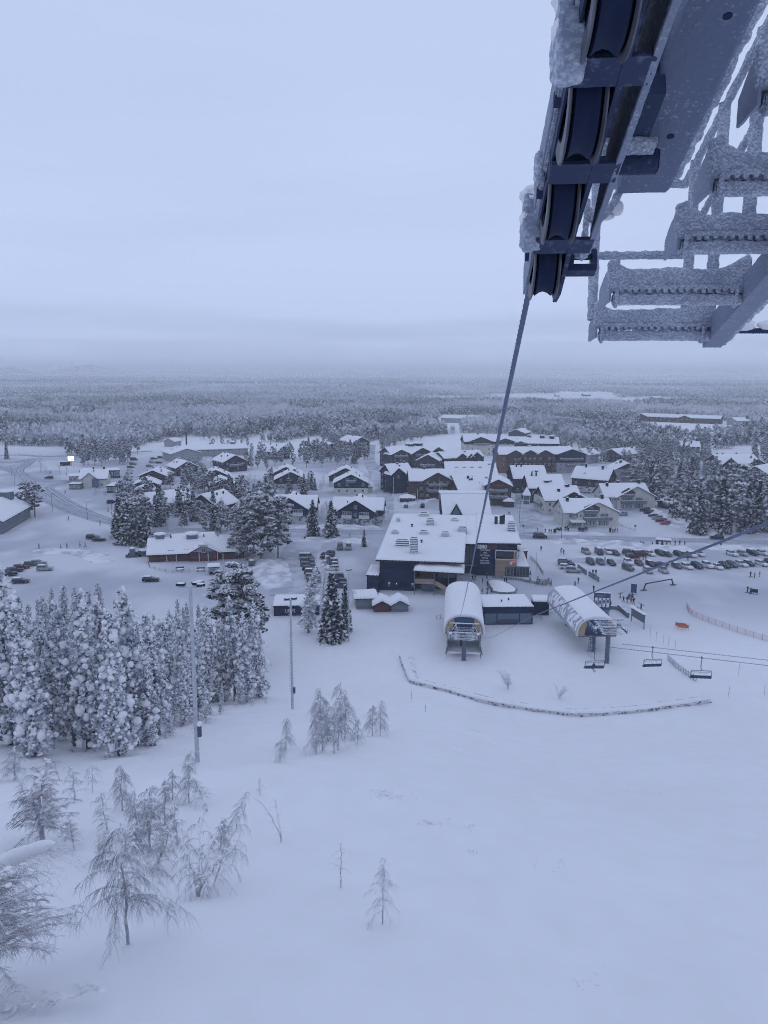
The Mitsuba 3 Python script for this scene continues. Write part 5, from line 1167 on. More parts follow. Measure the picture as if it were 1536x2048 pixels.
# lit red sign at the right corner
rl = part(hall, "lit_sign", MB().box(xs1 - 1.7, xs1 - .3, ysg - .42, ysg - .27, 4.25, 4.75, Mh).ply("mat_sign_red"))
for x in (xs1 - 1.4, xs1 - .65):
    k_ = part(rl, "red_lamp", MB().box(x - .2, x + .2, ysg - .45, ysg - .425, 4.36, 4.66, Mh).ply("mat_sign_red")); scene[k_]["emitter"] = {"type": "area", "radiance": rgb(.55, .07, .07)}
# letters
fm = lambda x, z: basis(HW(x, ysg - .01, z), hx, -hy, ZZ)
xc = (xsl + xsr) / 2
text_on(hall, "ZERO", fm(xsl + 1.35, 8.55), .95, "mat_letters", width=2.7, heavy=.05); text_on(hall, "POINT", fm(xsl + 4.35, 8.55), .90, "mat_red_letters", width=3.0, heavy=.03)
for i, t_ in enumerate(("RESTAURANT", "CAFE", "LIFT TICKETS", "RENTAL", "SKI SCHOOL", "RECEPTION")):
    text_on(hall, t_, fm(xc - .3, 7.55 - .78 * i), .34, "mat_letters", width=(3.0, 1.2, 2.9, 1.7, 2.7, 2.6)[i])
# glass entrance left of the sign wall
g0 = W1 - 1.6; g1 = xm - .25
w_ = bx("glass_front", g0, g1, ysg + 1.7, ysg + 1.9, 2.8, 8.3, "mat_glass_blue")
for i in range(4): part(w_, "mullion", MB().box(g0 + (g1 - g0) * i / 3 - .06, g0 + (g1 - g0) * i / 3 + .06, ysg + 1.6, ysg + 1.7, 2.8, 8.3, Mh).ply("mat_chimney"))
bx("canopy", g0 + .3, g1 + .1, ysg + .2, ysg + 1.6, 2.55, 2.8, "mat_vent"); bx("glass_front", g0, g1, ysg + 1.75, ysg + 1.95, .05, 2.5, "mat_glass")
# front porch: canopy, balcony, stair, posts
x0, x1 = 10.3, W1 + .3
cz = [HW(x0, -2.6, 6.55), HW(x1, -2.6, 6.25), HW(x1, 3.8, 6.9), HW(x0, 3.8, 6.9)]
r = part(hall, "canopy", quad_slab(cz, .3, "mat_roof")); part(r, "snow", snow_plane([cz[0] + ZZ * .01, cz[1] + ZZ * .01, cz[2], cz[3]], .85, 20, 9, 1.2))
bx("balcony_rail", x0 + .3, x0 + 5.2, -2.3, -2.15, 3.0, 4.3, "mat_pine"); bx("balcony_floor", x0 + .3, x0 + 5.2, -2.1, 3.9, 2.9, 3.05, "mat_concrete")
bx("wood_panel", x0 + 1.2, x0 + 5.0, 3.9, 4.18, 3.05, 6.2, "mat_red_pine" if False else "wall_orange_wood")
for x in (x0 + .35, x0 + 5.6, x0 + 9.3, x1 - .8): bx("post", x - .1, x + .1, -2.45, -2.25, -.3, 6.2, "mat_vent")
stp = MB()
stp.prism([(x0 + 5.2, 3.0), (x0 + 5.2, 4.3), (x0 + 11.6, .9), (x0 + 11.6, -.35)], Mh, -2.3, -2.1)
part(hall, "stair_rail", stp.ply("mat_pine"))
st = part(hall, "staircase", MB().box(x0 + 5.2, x0 + 5.4, -2.05, -.4, 2.8, 3.0, Mh).ply("mat_concrete"))
for i in range(12): part(st, "tread", MB().box(x0 + 5.4 + i * .5, x0 + 5.9 + i * .5, -2.05, -.4, 2.75 - i * .26, 2.87 - i * .26, Mh).ply("mat_concrete"))
for x, w2 in ((x0 + 2.0, 3.4),):
    w_ = bx("window", x, x + w2, 1.0, 1.12, .1, 2.8, "mat_glass_blue")
    for i in range(9): part(w_, "mullion", MB().box(x + i * w2 / 8 - .03, x + i * w2 / 8 + .03, .94, 1.0, .1, 2.8, Mh).ply("mat_vent"))
bx("window", x0 + 6.3, W1 - 2.3, 4.1, 4.17, 3.2, 6.4, "mat_glass_blue")
for x, z in ((3.2, 1.0), (9.6, 1.0)):
    k_ = bx("hatch", x, x + .55, .85, .98, z, z + .9, "mat_vent")
    v, f = snow_blob(HW(x + .3, .8, z + 1.0), (.42, .3, .2), int(x), 2); part(k_, "snow", mikit.ply((v, f), "mat_snow", smooth=True))
sp_ = bx("wall_lamp", 5.4, 5.6, .88, .98, 1.7, 1.9, "mat_sign_white"); scene[sp_]["emitter"] = {"type": "area", "radiance": rgb(.5, .52, .6)}
# annexes
for nm, lab, px, z1, dp, wl in (("annex", None, ((732, 1150), (756, 1151)), 4.6, 9.0, "wall_night"),):
    a = hp(*px[0], z1); b = hp(*px[1], z1)
    bx("annex_wall", a[0] + .2, .9, a[1] + .2, a[1] + dp, -.5, z1 - .3, wl); r = part(hall, "annex_roof", quad_slab([HW(a[0], a[1], z1), HW(1.0, a[1], z1), HW(1.0, a[1] + dp, z1 + .5), HW(a[0], a[1] + dp, z1 + .5)], .25, "mat_roof"))
    part(r, "snow", snow_plane([HW(a[0], a[1], z1), HW(.9, a[1], z1), HW(.9, a[1] + dp, z1 + .5), HW(a[0], a[1] + dp, z1 + .5)], .4, 10, 4))
ga = xs1; gb = hp(1059, 1132, 2.9)
r = part(hall, "conservatory_roof", quad_slab([HW(ga, ysg - .2, 2.9), HW(gb[0], ysg - .2, 2.9), HW(gb[0] - 1.4, ysg + 8, 5.6), HW(ga, ysg + 8, 5.6)], .12, "mat_glass_blue"))
part(r, "snow", snow_plane([HW(ga, ysg + .2, 3.03), HW(gb[0] - .1, ysg + .2, 3.03), HW(gb[0] - 1.5, ysg + 8, 5.6), HW(ga, ysg + 8, 5.6)], .14, 10, 4))
bx("conservatory_wall", ga, gb[0] - .15, ysg, ysg + .12, -.3, 2.75, "mat_glass"); bx("conservatory_wall", gb[0] - .3, gb[0] - .18, ysg + .13, ysg + 8, -.3, 2.75, "mat_glass_blue")
for i in range(5): x = ga + (gb[0] - .2 - ga) * i / 4; bx("conservatory_post", x - .06, x + .06, ysg - .06, ysg - .003, -.3, 2.78, "mat_vent")
flat_house("annex", "low snowy annex behind the right corner of the dark ski centre", "annex", ((1040, 1103), (1056, 1102)), 5.2, "red_wood", dep=9)
# roof fittings
ROOFN = nrm(np.cross(HW(1, 0, 8.6) - HW(0, 0, 8.6), HW(0, D1, 12.8) - HW(0, 0, 8.6)))
def roof_at(px, py):
    d = ray(px, py); o = HW(0, 0, 9.0); return CAM + d * (((o - CAM) @ ROOFN) / (d @ ROOFN))
def roof_box(px, py, w, h, name="roof_vent", mat_="mat_vent", slats=4, dp=None, top="mat_chimney"):
    q = roof_at(px, py); dp = dp or w
    M = basis(q - ZZ * .5, hx * w, hy * dp, ZZ)
    k = part(hall, name, MB().box(-.5, .5, 0, 1, 0, h + .5, M).ply(mat_))
    mb = MB()
    for i in range(slats): mb.box(-.52, .52, -.04, .0, .62 + (h - .1) * i / slats, .62 + (h - .1) * (i + .45) / slats, M)
    part(k, "louvre", mb.ply("mat_snow"))
    mb = MB()
    for a in ((-.56, .56, -.07, .13), (-.56, .56, .87, 1.07), (-.56, -.42, .13, .87), (.42, .56, .13, .87)): mb.box(a[0], a[1], a[2], a[3], h + .5, h + .72, M)
    part(k, "snow_rim", mb.ply("mat_snow")); part(k, "grille", MB().box(-.4, .4, .15, .85, h + .5, h + .56, M).ply(top))
    return k
for px, py, w, h in ((796, 1045, 1.1, 1.2), (847, 1034, 2.6, 1.0), (860, 1052, 2.2, 1.9), (789, 1069, 1.8, .9), (847, 1070, 2.2, .9), (890, 1075, 2.0, 1.3), (909, 1043, 2.0, .6), (925, 1065, 2.6, 1.2), (1023, 1060, 2.2, 2.1)):
    roof_box(px, py, w, h)
k = roof_box(804, 1095, 3.6, 1.9, "cooling_unit", "mat_vent", 3, 1.7, "mat_chimney"); roof_box(827, 1109, 2.0, 4.3, "ventilation_tower", "mat_vent", 9, 2.0)
for px, py, w, h in ((992, 1046, 1.0, 2.0), (1003, 1046, 1.3, 2.2), (1007, 1046, .8, 2.5)):
    q = roof_at(px, py); part(hall, "flue", MB().tube([q - ZZ * .5, q + ZZ * h], w / 2, 12).ply("mat_chimney", smooth=40))
for px, py in ((824, 1054), (843, 1086)):
    q = roof_at(px, py); part(hall, "flue", MB().tube([q - ZZ * .5, q + ZZ * .6, q + ZZ * .62, q + ZZ * .9], [.22, .22, .36, .36], 10).ply("mat_chimney", smooth=40))
# steep hall behind, with a triangular window
a, b = PH(885, 1031, 6.0), PH(984, 1031, 6.0); tx = nrm((b - a) * [1, 1, 0]); ty = np.cross(ZZ, tx); Lb = float((b - a) @ tx)
dd = ray(885, 988); yk = 9.5; top_z = float((CAM + dd * (((a + ty * yk - CAM) @ ty) / (dd @ ty)))[2])
stp_ = thing("banquet_hall", "steep snowy roofed hall with one triangular dormer window behind the ski centre", "hall")
r = part(stp_, "roof", quad_slab([a, b, b + ty * yk + ZZ * (top_z - 6), a + ty * yk + ZZ * (top_z - 6)], .3, "mat_roof"))
part(r, "snow", snow_plane([a, b, b + ty * yk + ZZ * (top_z - 6), a + ty * yk + ZZ * (top_z - 6)], .35, 16, 2))
Ms_ = basis(a * [1, 1, 0], tx, ty, ZZ)
part(stp_, "wall", MB().box(.4, Lb - .4, .5, yk + 5, -.5, 5.6, Ms_).ply("wall_dark_wood"))
part(stp_, "ridge_wall", MB().box(.2, Lb - .2, yk + .05, yk + 5.5, 5.6, top_z + .1, Ms_).ply("wall_dark_wood"))
part(stp_, "ridge_snow", MB().box(-.2, Lb + .2, yk - .3, yk + 5.8, top_z + .15, top_z + .55, Ms_).ply("mat_snow"))
d = ray(911, 1022); q = CAM + d * (((a + ty * 2.0 - CAM) @ ty) / (d @ ty)); xw = float((q - a) @ tx)
tri = [(-2.3, 6.2), (2.3, 6.2), (0, 10.2)]
Mt = basis(a * [1, 1, 0] + tx * xw, tx, ty, ZZ)
dk = part(stp_, "dormer", MB().prism(tri, Mt, -.1, 6.5).ply("mat_roof")); part(dk, "pane", MB().prism([(-1.7, 6.4), (1.7, 6.4), (0, 9.4)], Mt, -.16, -.11).ply("mat_glass_blue"))
for s in (-1, 1):
    v = np.array([[s * 2.5, y, 6.1] for y in (-.3, 6.5)] + [[0, y, 10.5] for y in (-.3, 6.5)]); part(dk, "snow", mikit.ply((xf(Mt, np.vstack([v, v + [s * .25, 0, .12]])), np.array([[0, 1, 3, 2], [4, 6, 7, 5], [0, 2, 6, 4], [1, 5, 7, 3], [0, 4, 5, 1], [2, 3, 7, 6]])), "mat_snow"))

# ------------------------------------------------------------------ chairlift stations
def station(label, Afront, Aback, zs, half, hgt, split_panels=False, zf=None):
    """A barrel canopy. Afront, Aback: pixels of the roof crown's front and back end at height zs."""
    k = thing("lift_station", label, "lift station")
    f0, b0 = PH(*Afront, zs), PH(*Aback, zs); ax = nrm((b0 - f0) * [1, 1, 0]); Lq = float(np.linalg.norm((b0 - f0)[:2])); sx = np.cross(ax, ZZ)
    M = basis(f0 * [1, 1, 0], sx, ax, ZZ)               # x across, y back, z up
    ang = np.linspace(0, math.pi, 33)
    def ring(a, w, h, z0, p=2.7): return np.stack([-np.sign(np.cos(a)) * np.abs(np.cos(a)) ** (2 / p) * w, z0 + np.abs(np.sin(a)) ** (2 / p) * h], -1)
    z0 = zs - hgt
    def shell(w, h, z0, t, y0, y1, ny=20, noise_=0.0, a0=0.0, a1=math.pi):
        aa = np.linspace(a0, a1, 41)
        ys = np.linspace(y0, y1, ny)
        def g(w_, h_, nn):
            r_ = ring(aa, w_, h_, z0); out = np.stack([np.broadcast_to(r_[None, :, 0], (ny, 41)), np.broadcast_to(ys[:, None], (ny, 41)), np.broadcast_to(r_[None, :, 1], (ny, 41))], -1).copy()
            if nn:
                n_ = meshkit.fbm(np.stack([out[..., 0] * .5, out[..., 1] * .3, out[..., 2] * .5], -1), 4, 5); out[..., 2] += nn * (n_ - .3) * np.clip(np.sin(aa), 0, 1); out[..., 0] *= 1 + .02 * (n_ - .5)
            return xf(M, out.reshape(-1, 3)).reshape(ny, 41, 3)
        v, f = sheet(g(w + t, h + t, noise_), g(w, h, 0)); return v, f
    v, f = shell(half, hgt, z0, .18, 0, Lq); part(k, "canopy", mikit.ply((v, f), "mat_sta_shell", smooth=40))
    v, f = shell(half + .19, hgt + .19, z0, .16, .15, Lq - .1, 30, .42, .0 if not split_panels else .98, math.pi); part(k, "snow", mikit.ply((v, f), "mat_snow", smooth=50))
    if split_panels:
        rng = np.random.default_rng(3)
        for i in range(70):                                   # torn snow left on the steep flank
            y = rng.uniform(.5, Lq - 1.5); a = rng.uniform(.15, .95); a = a * 1.0
            aa = np.linspace(max(.10, a - rng.uniform(.10, .45)), a + rng.uniform(.05, .2), 6); r_ = ring(aa, half + .20, hgt + .20, z0)
            w1 = rng.uniform(.25, .9)
            lo = np.stack([np.c_[r_[:, 0], np.full(6, y) + j * w1 / 3 + rng.uniform(-.12, .12, 6), r_[:, 1]] for j in range(4)]); hi = lo + np.array([-.08, 0, .06])
            v, f = sheet(xf(M, hi.reshape(-1, 3)).reshape(4, 6, 3), xf(M, lo.reshape(-1, 3)).reshape(4, 6, 3)); part(k, "snow_patch", mikit.ply((v, f), "mat_snow", smooth=50))
    # front rim and end wall
    r_o, r_i = ring(ang, half + .22, hgt + .2, z0), ring(ang, half - .05, hgt - .05, z0)
    def ringmesh(ra, rb, y0, y1, bs, nm, parent=k):
        n = len(ra); v = np.vstack([np.c_[ra[:, 0], np.full(n, y0), ra[:, 1]], np.c_[rb[:, 0], np.full(n, y0), rb[:, 1]], np.c_[ra[:, 0], np.full(n, y1), ra[:, 1]], np.c_[rb[:, 0], np.full(n, y1), rb[:, 1]]])
        f = []
        for i in range(n - 1): f += [[i, i + 1, n + i + 1, n + i], [2 * n + i, 3 * n + i, 3 * n + i + 1, 2 * n + i + 1], [i, 2 * n + i, 2 * n + i + 1, i + 1], [n + i, n + i + 1, 3 * n + i + 1, 3 * n + i]]
        return part(parent, nm, mikit.ply((xf(M, v), np.array(f)), bs, smooth=40))
    ringmesh(r_o, r_i, -.12, .16, "mat_sta_rim", "front_rim")
    inner = ring(ang, half * .62, hgt * .86, z0)
    ringmesh(r_i, inner, .25, .45, "mat_yellow", "end_trim")
    mb = MB(); pts = ring(ang, half - .1, hgt - .1, z0); n = len(pts)
    v = np.vstack([[[0, .9, z0]], np.c_[pts[:, 0], np.full(n, .9), pts[:, 1]]]); mb.add(xf(M, v), [[0, i, i + 1] for i in range(1, n)]); part(k, "end_wall", mb.ply("mat_sta_blue"))
    part(k, "front_board", MB().box(-half * .52, half * .52, .1, .3, z0 + hgt * .52, z0 + hgt * .93, M).ply("mat_sta_blue"))
    part(k, "floor_pan", MB().box(-half, half, .2, Lq - .2, z0 - .25, z0, M).ply("mat_vent"))
    for y in (3.0, Lq - 4.0): part(k, "support", MB().tube(xf(M, np.array([[0, y, -1], [0, y, z0 - .2]])), .75, 14).ply("mat_sta_grey", smooth=40))
    return k, M, Lq, z0, ring
mat_p("mat_sta_shell", (0.33, 0.36, 0.42), 0.5, 0, .3); mat_diffuse("mat_sta_rim", (0.62, 0.62, 0.64)); mat_p("mat_sta_blue", (0.045, 0.075, 0.15), .45, 0, .3); mat_diffuse("mat_sta_grey", (0.13, 0.155, 0.20))
mat_diffuse("mat_ice_steel", proc(lambda p, n, uv: mix(mi.Color3f(0.20, 0.235, 0.30), mi.Color3f(0.72, 0.73, 0.76), smooth_frost(p, n))))
def smooth_frost(p, n): return smoothstep(0.25, 0.6, 0.5 * n.z + 0.9 * noise(p.x * 3, p.y * 3, p.z * 3) - .1)
S1, M1, L1, z1, ring1 = station("rounded snowy lift station canopy facing the slope, left of the two", (929, 1233), (926, 1166), 8.6, 3.9, 3.7)
S2, M2, L2, z2, ring2 = station("rounded snowy lift station canopy set slantwise with bare glassy flank", (1196, 1238), (1131, 1174), 8.0, 4.1, 3.7, True)
def lift_head(k, M, y0, zt, zr, half, ladder=True, tall=0.0, bent=None):
    """The frosted gantry of the first support in front of a station: mast, cross arm, portal frame, sheave batteries, platforms."""
    def tb(pts, r, nm, mat_="mat_ice_steel", sd=6): return part(k, nm, MB().tube(xf(M, np.array(pts, float)), r, sd).ply(mat_, smooth=40))
    fr = [tb([[-half, y0, zr], [half, y0, zr]], .17, "cross_arm"), tb([[-half * .9, y0, zt], [half * .9, y0, zt]], .15, "lifting_beam")]
    for x in (-half * .52, half * .52):
        tb([[x, y0, zr - 3.4 * 0], [x, y0, zt]], .13, "frame_post")
    for x in (-half * .52, half * .52):
        tb([[x, y0 - 2.6, zr - .6], [x, y0 + 2.6, zr + .35]], .12, "platform_beam")
        for j in range(6): yy = y0 - 2.4 + j * .95; z = zr - .55 + (yy - y0 + 2.4) * .18; part(k, "grating", MB().box(x - .45, x + .45, yy, yy + .32, z - .02, z + .05, M).ply("mat_ice_steel"))
    for j in range(9):
        yy = y0 - 2.6 + j * .62; z = zr - .62 + (yy - y0 + 2.6) * .18; part(k, "grating", MB().box(-half * .5, half * .5, yy, yy + .25, z - .03, z + .03, M).ply("mat_ice_steel"))
    for s in (-1, 1):
        x = s * half * .86
        b = part(k, "sheave_battery", MB().box(x - .06, x + .06, y0 - 2.6, y0 + 2.6, zr - .55, zr - .38, M).ply("mat_sta_grey"))
        for j in range(6):
            v, f = lathe([(0, -.06), (.22, -.06), (.22, .06), (0, .06)], 12); Q = basis(xf(M, [[x, y0 - 2.3 + j * .92, zr - .3]])[0], M[:3, 1], M[:3, 0], ZZ); part(b, "sheave", mikit.ply((xf(Q, v), f), "mat_dark_steel", smooth=40))
        for j in range(5): tb([[x + s * .5, y0 - 2.6 + j * 1.3, zr - .5], [x + s * .5, y0 - 2.6 + j * 1.3, zr + .6]], .05, "rail_post", sd=4)
        tb([[x + s * .5, y0 - 2.7, zr + .6], [x + s * .5, y0 + 2.7, zr + .6]], .05, "handrail", sd=5)
        tb([[s * half * .5, y0, zt], [s * half * .85, y0, zr]], .09, "brace")
        v, f = snow_blob(xf(M, [[x, y0 - .6, zr + .05]])[0], (.35, .5, .22), int(3 + s), 2); part(k, "snow_lump", mikit.ply((v, f), "mat_snow", smooth=True))
    m = tb([[0, y0, -1], [0, y0, zr]], .42, "mast", "mat_sta_grey", 14)
    ld = part(k, "ladder", MB().box(.50, .54, y0 - .28, y0 - .24, -.5, zr, M).box(.50, .54, y0 + .24, y0 + .28, -.5, zr, M).ply("mat_ice_steel"))
    mb = MB()
    for j in range(int(zr / .35)): mb.box(.505, .535, y0 - .24, y0 + .24, j * .35, j * .35 + .05, M)
    part(ld, "rungs", mb.ply("mat_ice_steel"))
lift_head(S1, M1, -2.2, z1 + 2.9, z1 + .9, 3.3)
Mr = M2.copy()
mast = thing("lift_mast", "frosted lift support with sheaves and ladder in front of the slantwise canopy", "lift tower")
q = P(1213, 1326); t2 = M2.copy(); ydir = M2[:3, 1]
t2[:3, 3] = q * [1, 1, 0] - ydir * (-2.2)
lift_head(mast, t2, -2.2, 9.2, 7.6, 3.4)
lad = MB()
for s in (-.3, .3): lad.tube(xf(M2, np.array([[-1.6 + s, -1.4, 0.2], [-1.6 + s, -.6, 4.6]])), .05, 5)
for j in range(11): lad.tube(xf(M2, np.array([[-1.9, -1.4 + j * .072, .5 + j * .4], [-1.3, -1.4 + j * .072, .5 + j * .4]])), .04, 4)
part(S2, "ladder", lad.ply("mat_ice_steel"))
# boarding frame under the first canopy: side rails that reach forward
for s in (-1, 1):
    part(S1, "guide_rail", MB().tube(xf(M1, np.array([[s * 3.4, 1.0, 2.6], [s * 3.5, -2.2, 2.2], [s * 3.7, -3.2, 1.6]])), .12, 6).ply("mat_sta_grey", smooth=40))
    for y in (.5, -1.2): part(S1, "guide_post", MB().tube(xf(M1, np.array([[s * 3.5, y, -.5], [s * 3.45, y, 4.4]])), .10, 6).ply("mat_ice_steel", smooth=40))
    part(S1, "side_screen", MB().box(s * 3.5 - .04, s * 3.5 + .04, -1.1, 6.5, 1.3, 4.4, M1).ply("mat_sta_grey"))
part(S1, "boarding_deck", MB().box(-3.4, 3.4, -1.0, 8, .9, 1.25, M1).ply("mat_snow"))
# control building between the stations
k, M, L_ = flat_house("lift_hut", "low dark glazed lift building with flat snowy roof between the two canopies", "building", ((966, 1214), (1068, 1213)), 4.3, "night", dep=9.5, snow=.35)
X, Y = M[:3, 0], M[:3, 1]
for x0, x1, gl in ((.4, .28 * L_, "mat_glass_blue"), (.285 * L_, .72 * L_, "mat_glass_blue"), (.725 * L_, L_ - .4, "mat_glass_blue")):
    w_ = part(k, "window", MB().box(x0, x1, .05, .14, .2, 2.75, M).ply(gl)); part(w_, "frame", MB().box(x0, x0 + .08, -.02, .04, .2, 2.75, M).box(x1 - .08, x1, -.02, .04, .2, 2.75, M).box(x0 + .08, x1 - .08, -.02, .04, 2.67, 2.75, M).ply("mat_chimney"))
part(k, "window", MB().box(.3 * L_, .7 * L_, -.03, .03, .25, 1.2, M).ply("mat_glass"))
for px, py in ((1003, 1202), (1017, 1199)):
    q = PH(px, py, 4.8); part(k, "flue", MB().tube([q - ZZ * .5, q + ZZ * .35], .16, 8).ply("mat_chimney"))
flat_house("shelter", "small dark lean-to with thin roof beside the slantwise canopy", "shelter", ((1066, 1203), (1100, 1204)), 3.4, "night", dep=5)
# chairs of the second lift
def chair(label, M, occupied=False):
    k = thing("lift_chair", label, "chairlift chair", "chairs hanging on the second lift")
    def tb(pts, r, nm, mat_="mat_sta_grey", sd=7): return part(k, nm, MB().tube(xf(M, np.array(pts, float)), r, sd).ply(mat_, smooth=40))
    W = 1.75
    tb([[0, -.35, .05], [0, .35, .05]], .11, "grip"); tb([[0, 0, 0], [0, .12, -.9], [0, .2, -1.7], [0, -.25, -2.1], [0, -.35, -2.2]], .07, "hanger")
    tb([[-W, -.35, -2.9], [-W * .97, -.35, -2.32], [-W * .9, -.35, -2.2], [W * .9, -.35, -2.2], [W * .97, -.35, -2.32], [W, -.35, -2.9], [W, -.2, -3.5]], .06, "frame"); tb([[-W, -.35, -2.9], [-W, -.2, -3.5]], .06, "frame")
    mb = MB(); mb.prism([(-.35, -3.1), (-.28, -3.1), (-.10, -3.62), (-.17, -3.65)], basis(M[:3, 3], M[:3, 1], -M[:3, 0], ZZ), -W, W); part(k, "backrest", mb.ply("mat_seat"))
    part(k, "seat", MB().box(-W, W, -.15, .42, -3.72, -3.6, M).ply("mat_seat"))
    tb([[-W * .9, -.3, -2.35], [-W * .9, .35, -2.75], [W * .9, .35, -2.75], [W * .9, -.3, -2.35]], .035, "restraint_bar")
    for x in (-1, 0, 1): tb([[x, .35, -2.75], [x, .38, -3.1]], .03, "foot_link")
    return k
mat_diffuse("mat_seat", (0.055, 0.075, 0.12))
ropeA0, ropeA1 = PZ(1244, 1288, 141), PZ(1560, 1323, 150)
ropeB0, ropeB1 = PZ(1218, 1294, 136), PZ(1560, 1334, 132)
ext = lambda a, b: [a, b + (b - a) * 6]
for lab, (a, b) in (("upper steel rope of the second lift leading right out of the picture", (ropeA0, ropeA1)), ("lower steel rope of the second lift leading right out of the picture", (ropeB0, ropeB1))):
    kk = thing("lift_rope", lab, "cable"); scene[kk] = mikit.ply(tube(np.linspace(a, b + (b - a) * 1.5, 12), .045, 6), "mat_rope", smooth=True)
def on_line(a, b, px):
    best = min(np.linspace(0, 1.2, 2000), key=lambda t: abs(768 + F * ((a + (b - a) * t - CAM) @ RGT) / ((a + (b - a) * t - CAM) @ FWD) - px)); return a + (b - a) * best
q = on_line(ropeA0, ropeA1, 1306); chair("empty grey lift chair hanging on the upper rope of the second lift", basis(q, nrm(np.array([1, .1, 0])), np.cross(ZZ, nrm(np.array([1, .1, 0]))), ZZ))
q = on_line(ropeB0, ropeB1, 1404); chair("empty dark seated lift chair hanging on the lower rope at right", basis(q, nrm(np.array([1, -.12, 0])), np.cross(ZZ, nrm(np.array([1, -.12, 0]))), ZZ))
qc = PZ(1190, 1297, 137.5); CHAIR3 = basis(qc, nrm(np.array([1, .05, 0])), np.cross(ZZ, nrm(np.array([1, .05, 0]))), ZZ)
chair("lift chair carrying one skier just leaving the slantwise canopy", CHAIR3)
# ------------------------------------------------------------------ single trees
group_h = {"laden": [13 + (i % 3) * 1.2 for i in range(7)], "ladenfar": [13.0, 14.2, 15.4, 13.0], "bigpine": [20.0] * 4, "pine": [11.5 + (i % 3) for i in range(7)], "spruce": [12.0] * 4, "birch": [7.0] * 3, "scrub": [8.5] * 3}
for i in range(4): group(f"grp_ladenfar_{i}", laden_spruce(150 + i, group_h["ladenfar"][i], 1.3 + .15 * i, .03, .85, .9, 0))
KIND = {"laden": ("spruce_tree", "spruce"), "ladenfar": ("spruce_tree", "spruce"), "spruce": ("spruce_tree", "spruce"), "pine": ("pine_tree", "pine"), "bigpine": ("pine_tree", "pine"), "birch": ("birch_tree", "birch"), "scrub": ("birch_tree", "birch")}
_tr = np.random.default_rng(9)
def tree_at(kind, x, y, h, label, group_=None, var=None, wide=1.0, sink=.15, rz=None):
    n = len(group_h[kind]); i = int(_tr.integers(n)) if var is None else var
    s = h / group_h[kind][i]; nm, cat = KIND[kind]
    key = thing(nm, label, cat, group_)
    if kind in ("birch", "scrub"): labels[key + "__snow_load"] = {"kind": "stuff"}
    inst(key, f"grp_{kind}_{i}", mat((x, y, float(H(x, y)) - sink), _tr.uniform(0, 6.28) if rz is None else rz, (s * wide, s * wide, s)))
    return key
def tree_px(kind, px, py, toppx, label, group_=None, var=None, wide=1.0, h=None):
    q = P(px, py); h = h or (py - toppx) * float((q - CAM) @ FWD) / F * 1.02
    return tree_at(kind, q[0], q[1], h, label, group_, var, wide)
placed = []
def stand(poly_px, n, kinds, hr, label, grp, mind=2.6, far=False, z=0.0, seed=1, wide=(.85, 1.2)):
    """n trees scattered over a patch of ground given by its corners in the photograph."""
    pts = np.array([P(a, b)[:2] for a, b in poly_px]); poly = shapely.Polygon(pts).buffer(0); x0, y0, x1, y1 = poly.bounds
    rng = np.random.default_rng(seed); ok = prep(poly); got = 0; lo, hi = min(p[0] for p in poly_px), max(p[0] for p in poly_px)
    for _ in range(n * 60):
        if got >= n: break
        x, y = rng.uniform(x0, x1), rng.uniform(y0, y1)
        if not ok.contains(shapely.Point(x, y)) or any((x - a) ** 2 + (y - b) ** 2 < mind ** 2 for a, b in placed): continue
        placed.append((x, y)); got += 1
        k = kinds[int(rng.integers(len(kinds)))]
        h = rng.uniform(*hr) * (.7 if k == "scrub" else 1)
        if k == "laden" and y > 112: k = "ladenfar"
        c_ = np.array([x, y, 0.0]) - CAM; f_ = (768 + F * (c_ @ RGT) / (c_ @ FWD) - lo) / (hi - lo); g_ = (y - y0) / (y1 - y0)
        sub = f", {('far left', 'left', 'middle', 'right', 'far right')[int(np.clip(f_ * 5, 0, 4))]} {('front', 'middle', 'back')[int(np.clip(g_ * 3, 0, 2))]}" if n > 10 else ""
        if y > 400:                                            # the far ones belong to the forest mass
            i = int(rng.integers(len(group_h[k]))); s_ = h / group_h[k][i]
            inst(f"forest__{90000 + len(placed):05d}", f"grp_{k}_{i}", mat((x, y, float(H(x, y)) - .15), rng.uniform(0, 6.28), s_)); continue
        tree_at(k, x, y, h, label.replace("{k}", KIND[k][1]) + sub, grp.replace("{k}", KIND[k][1]), None, rng.uniform(*wide))
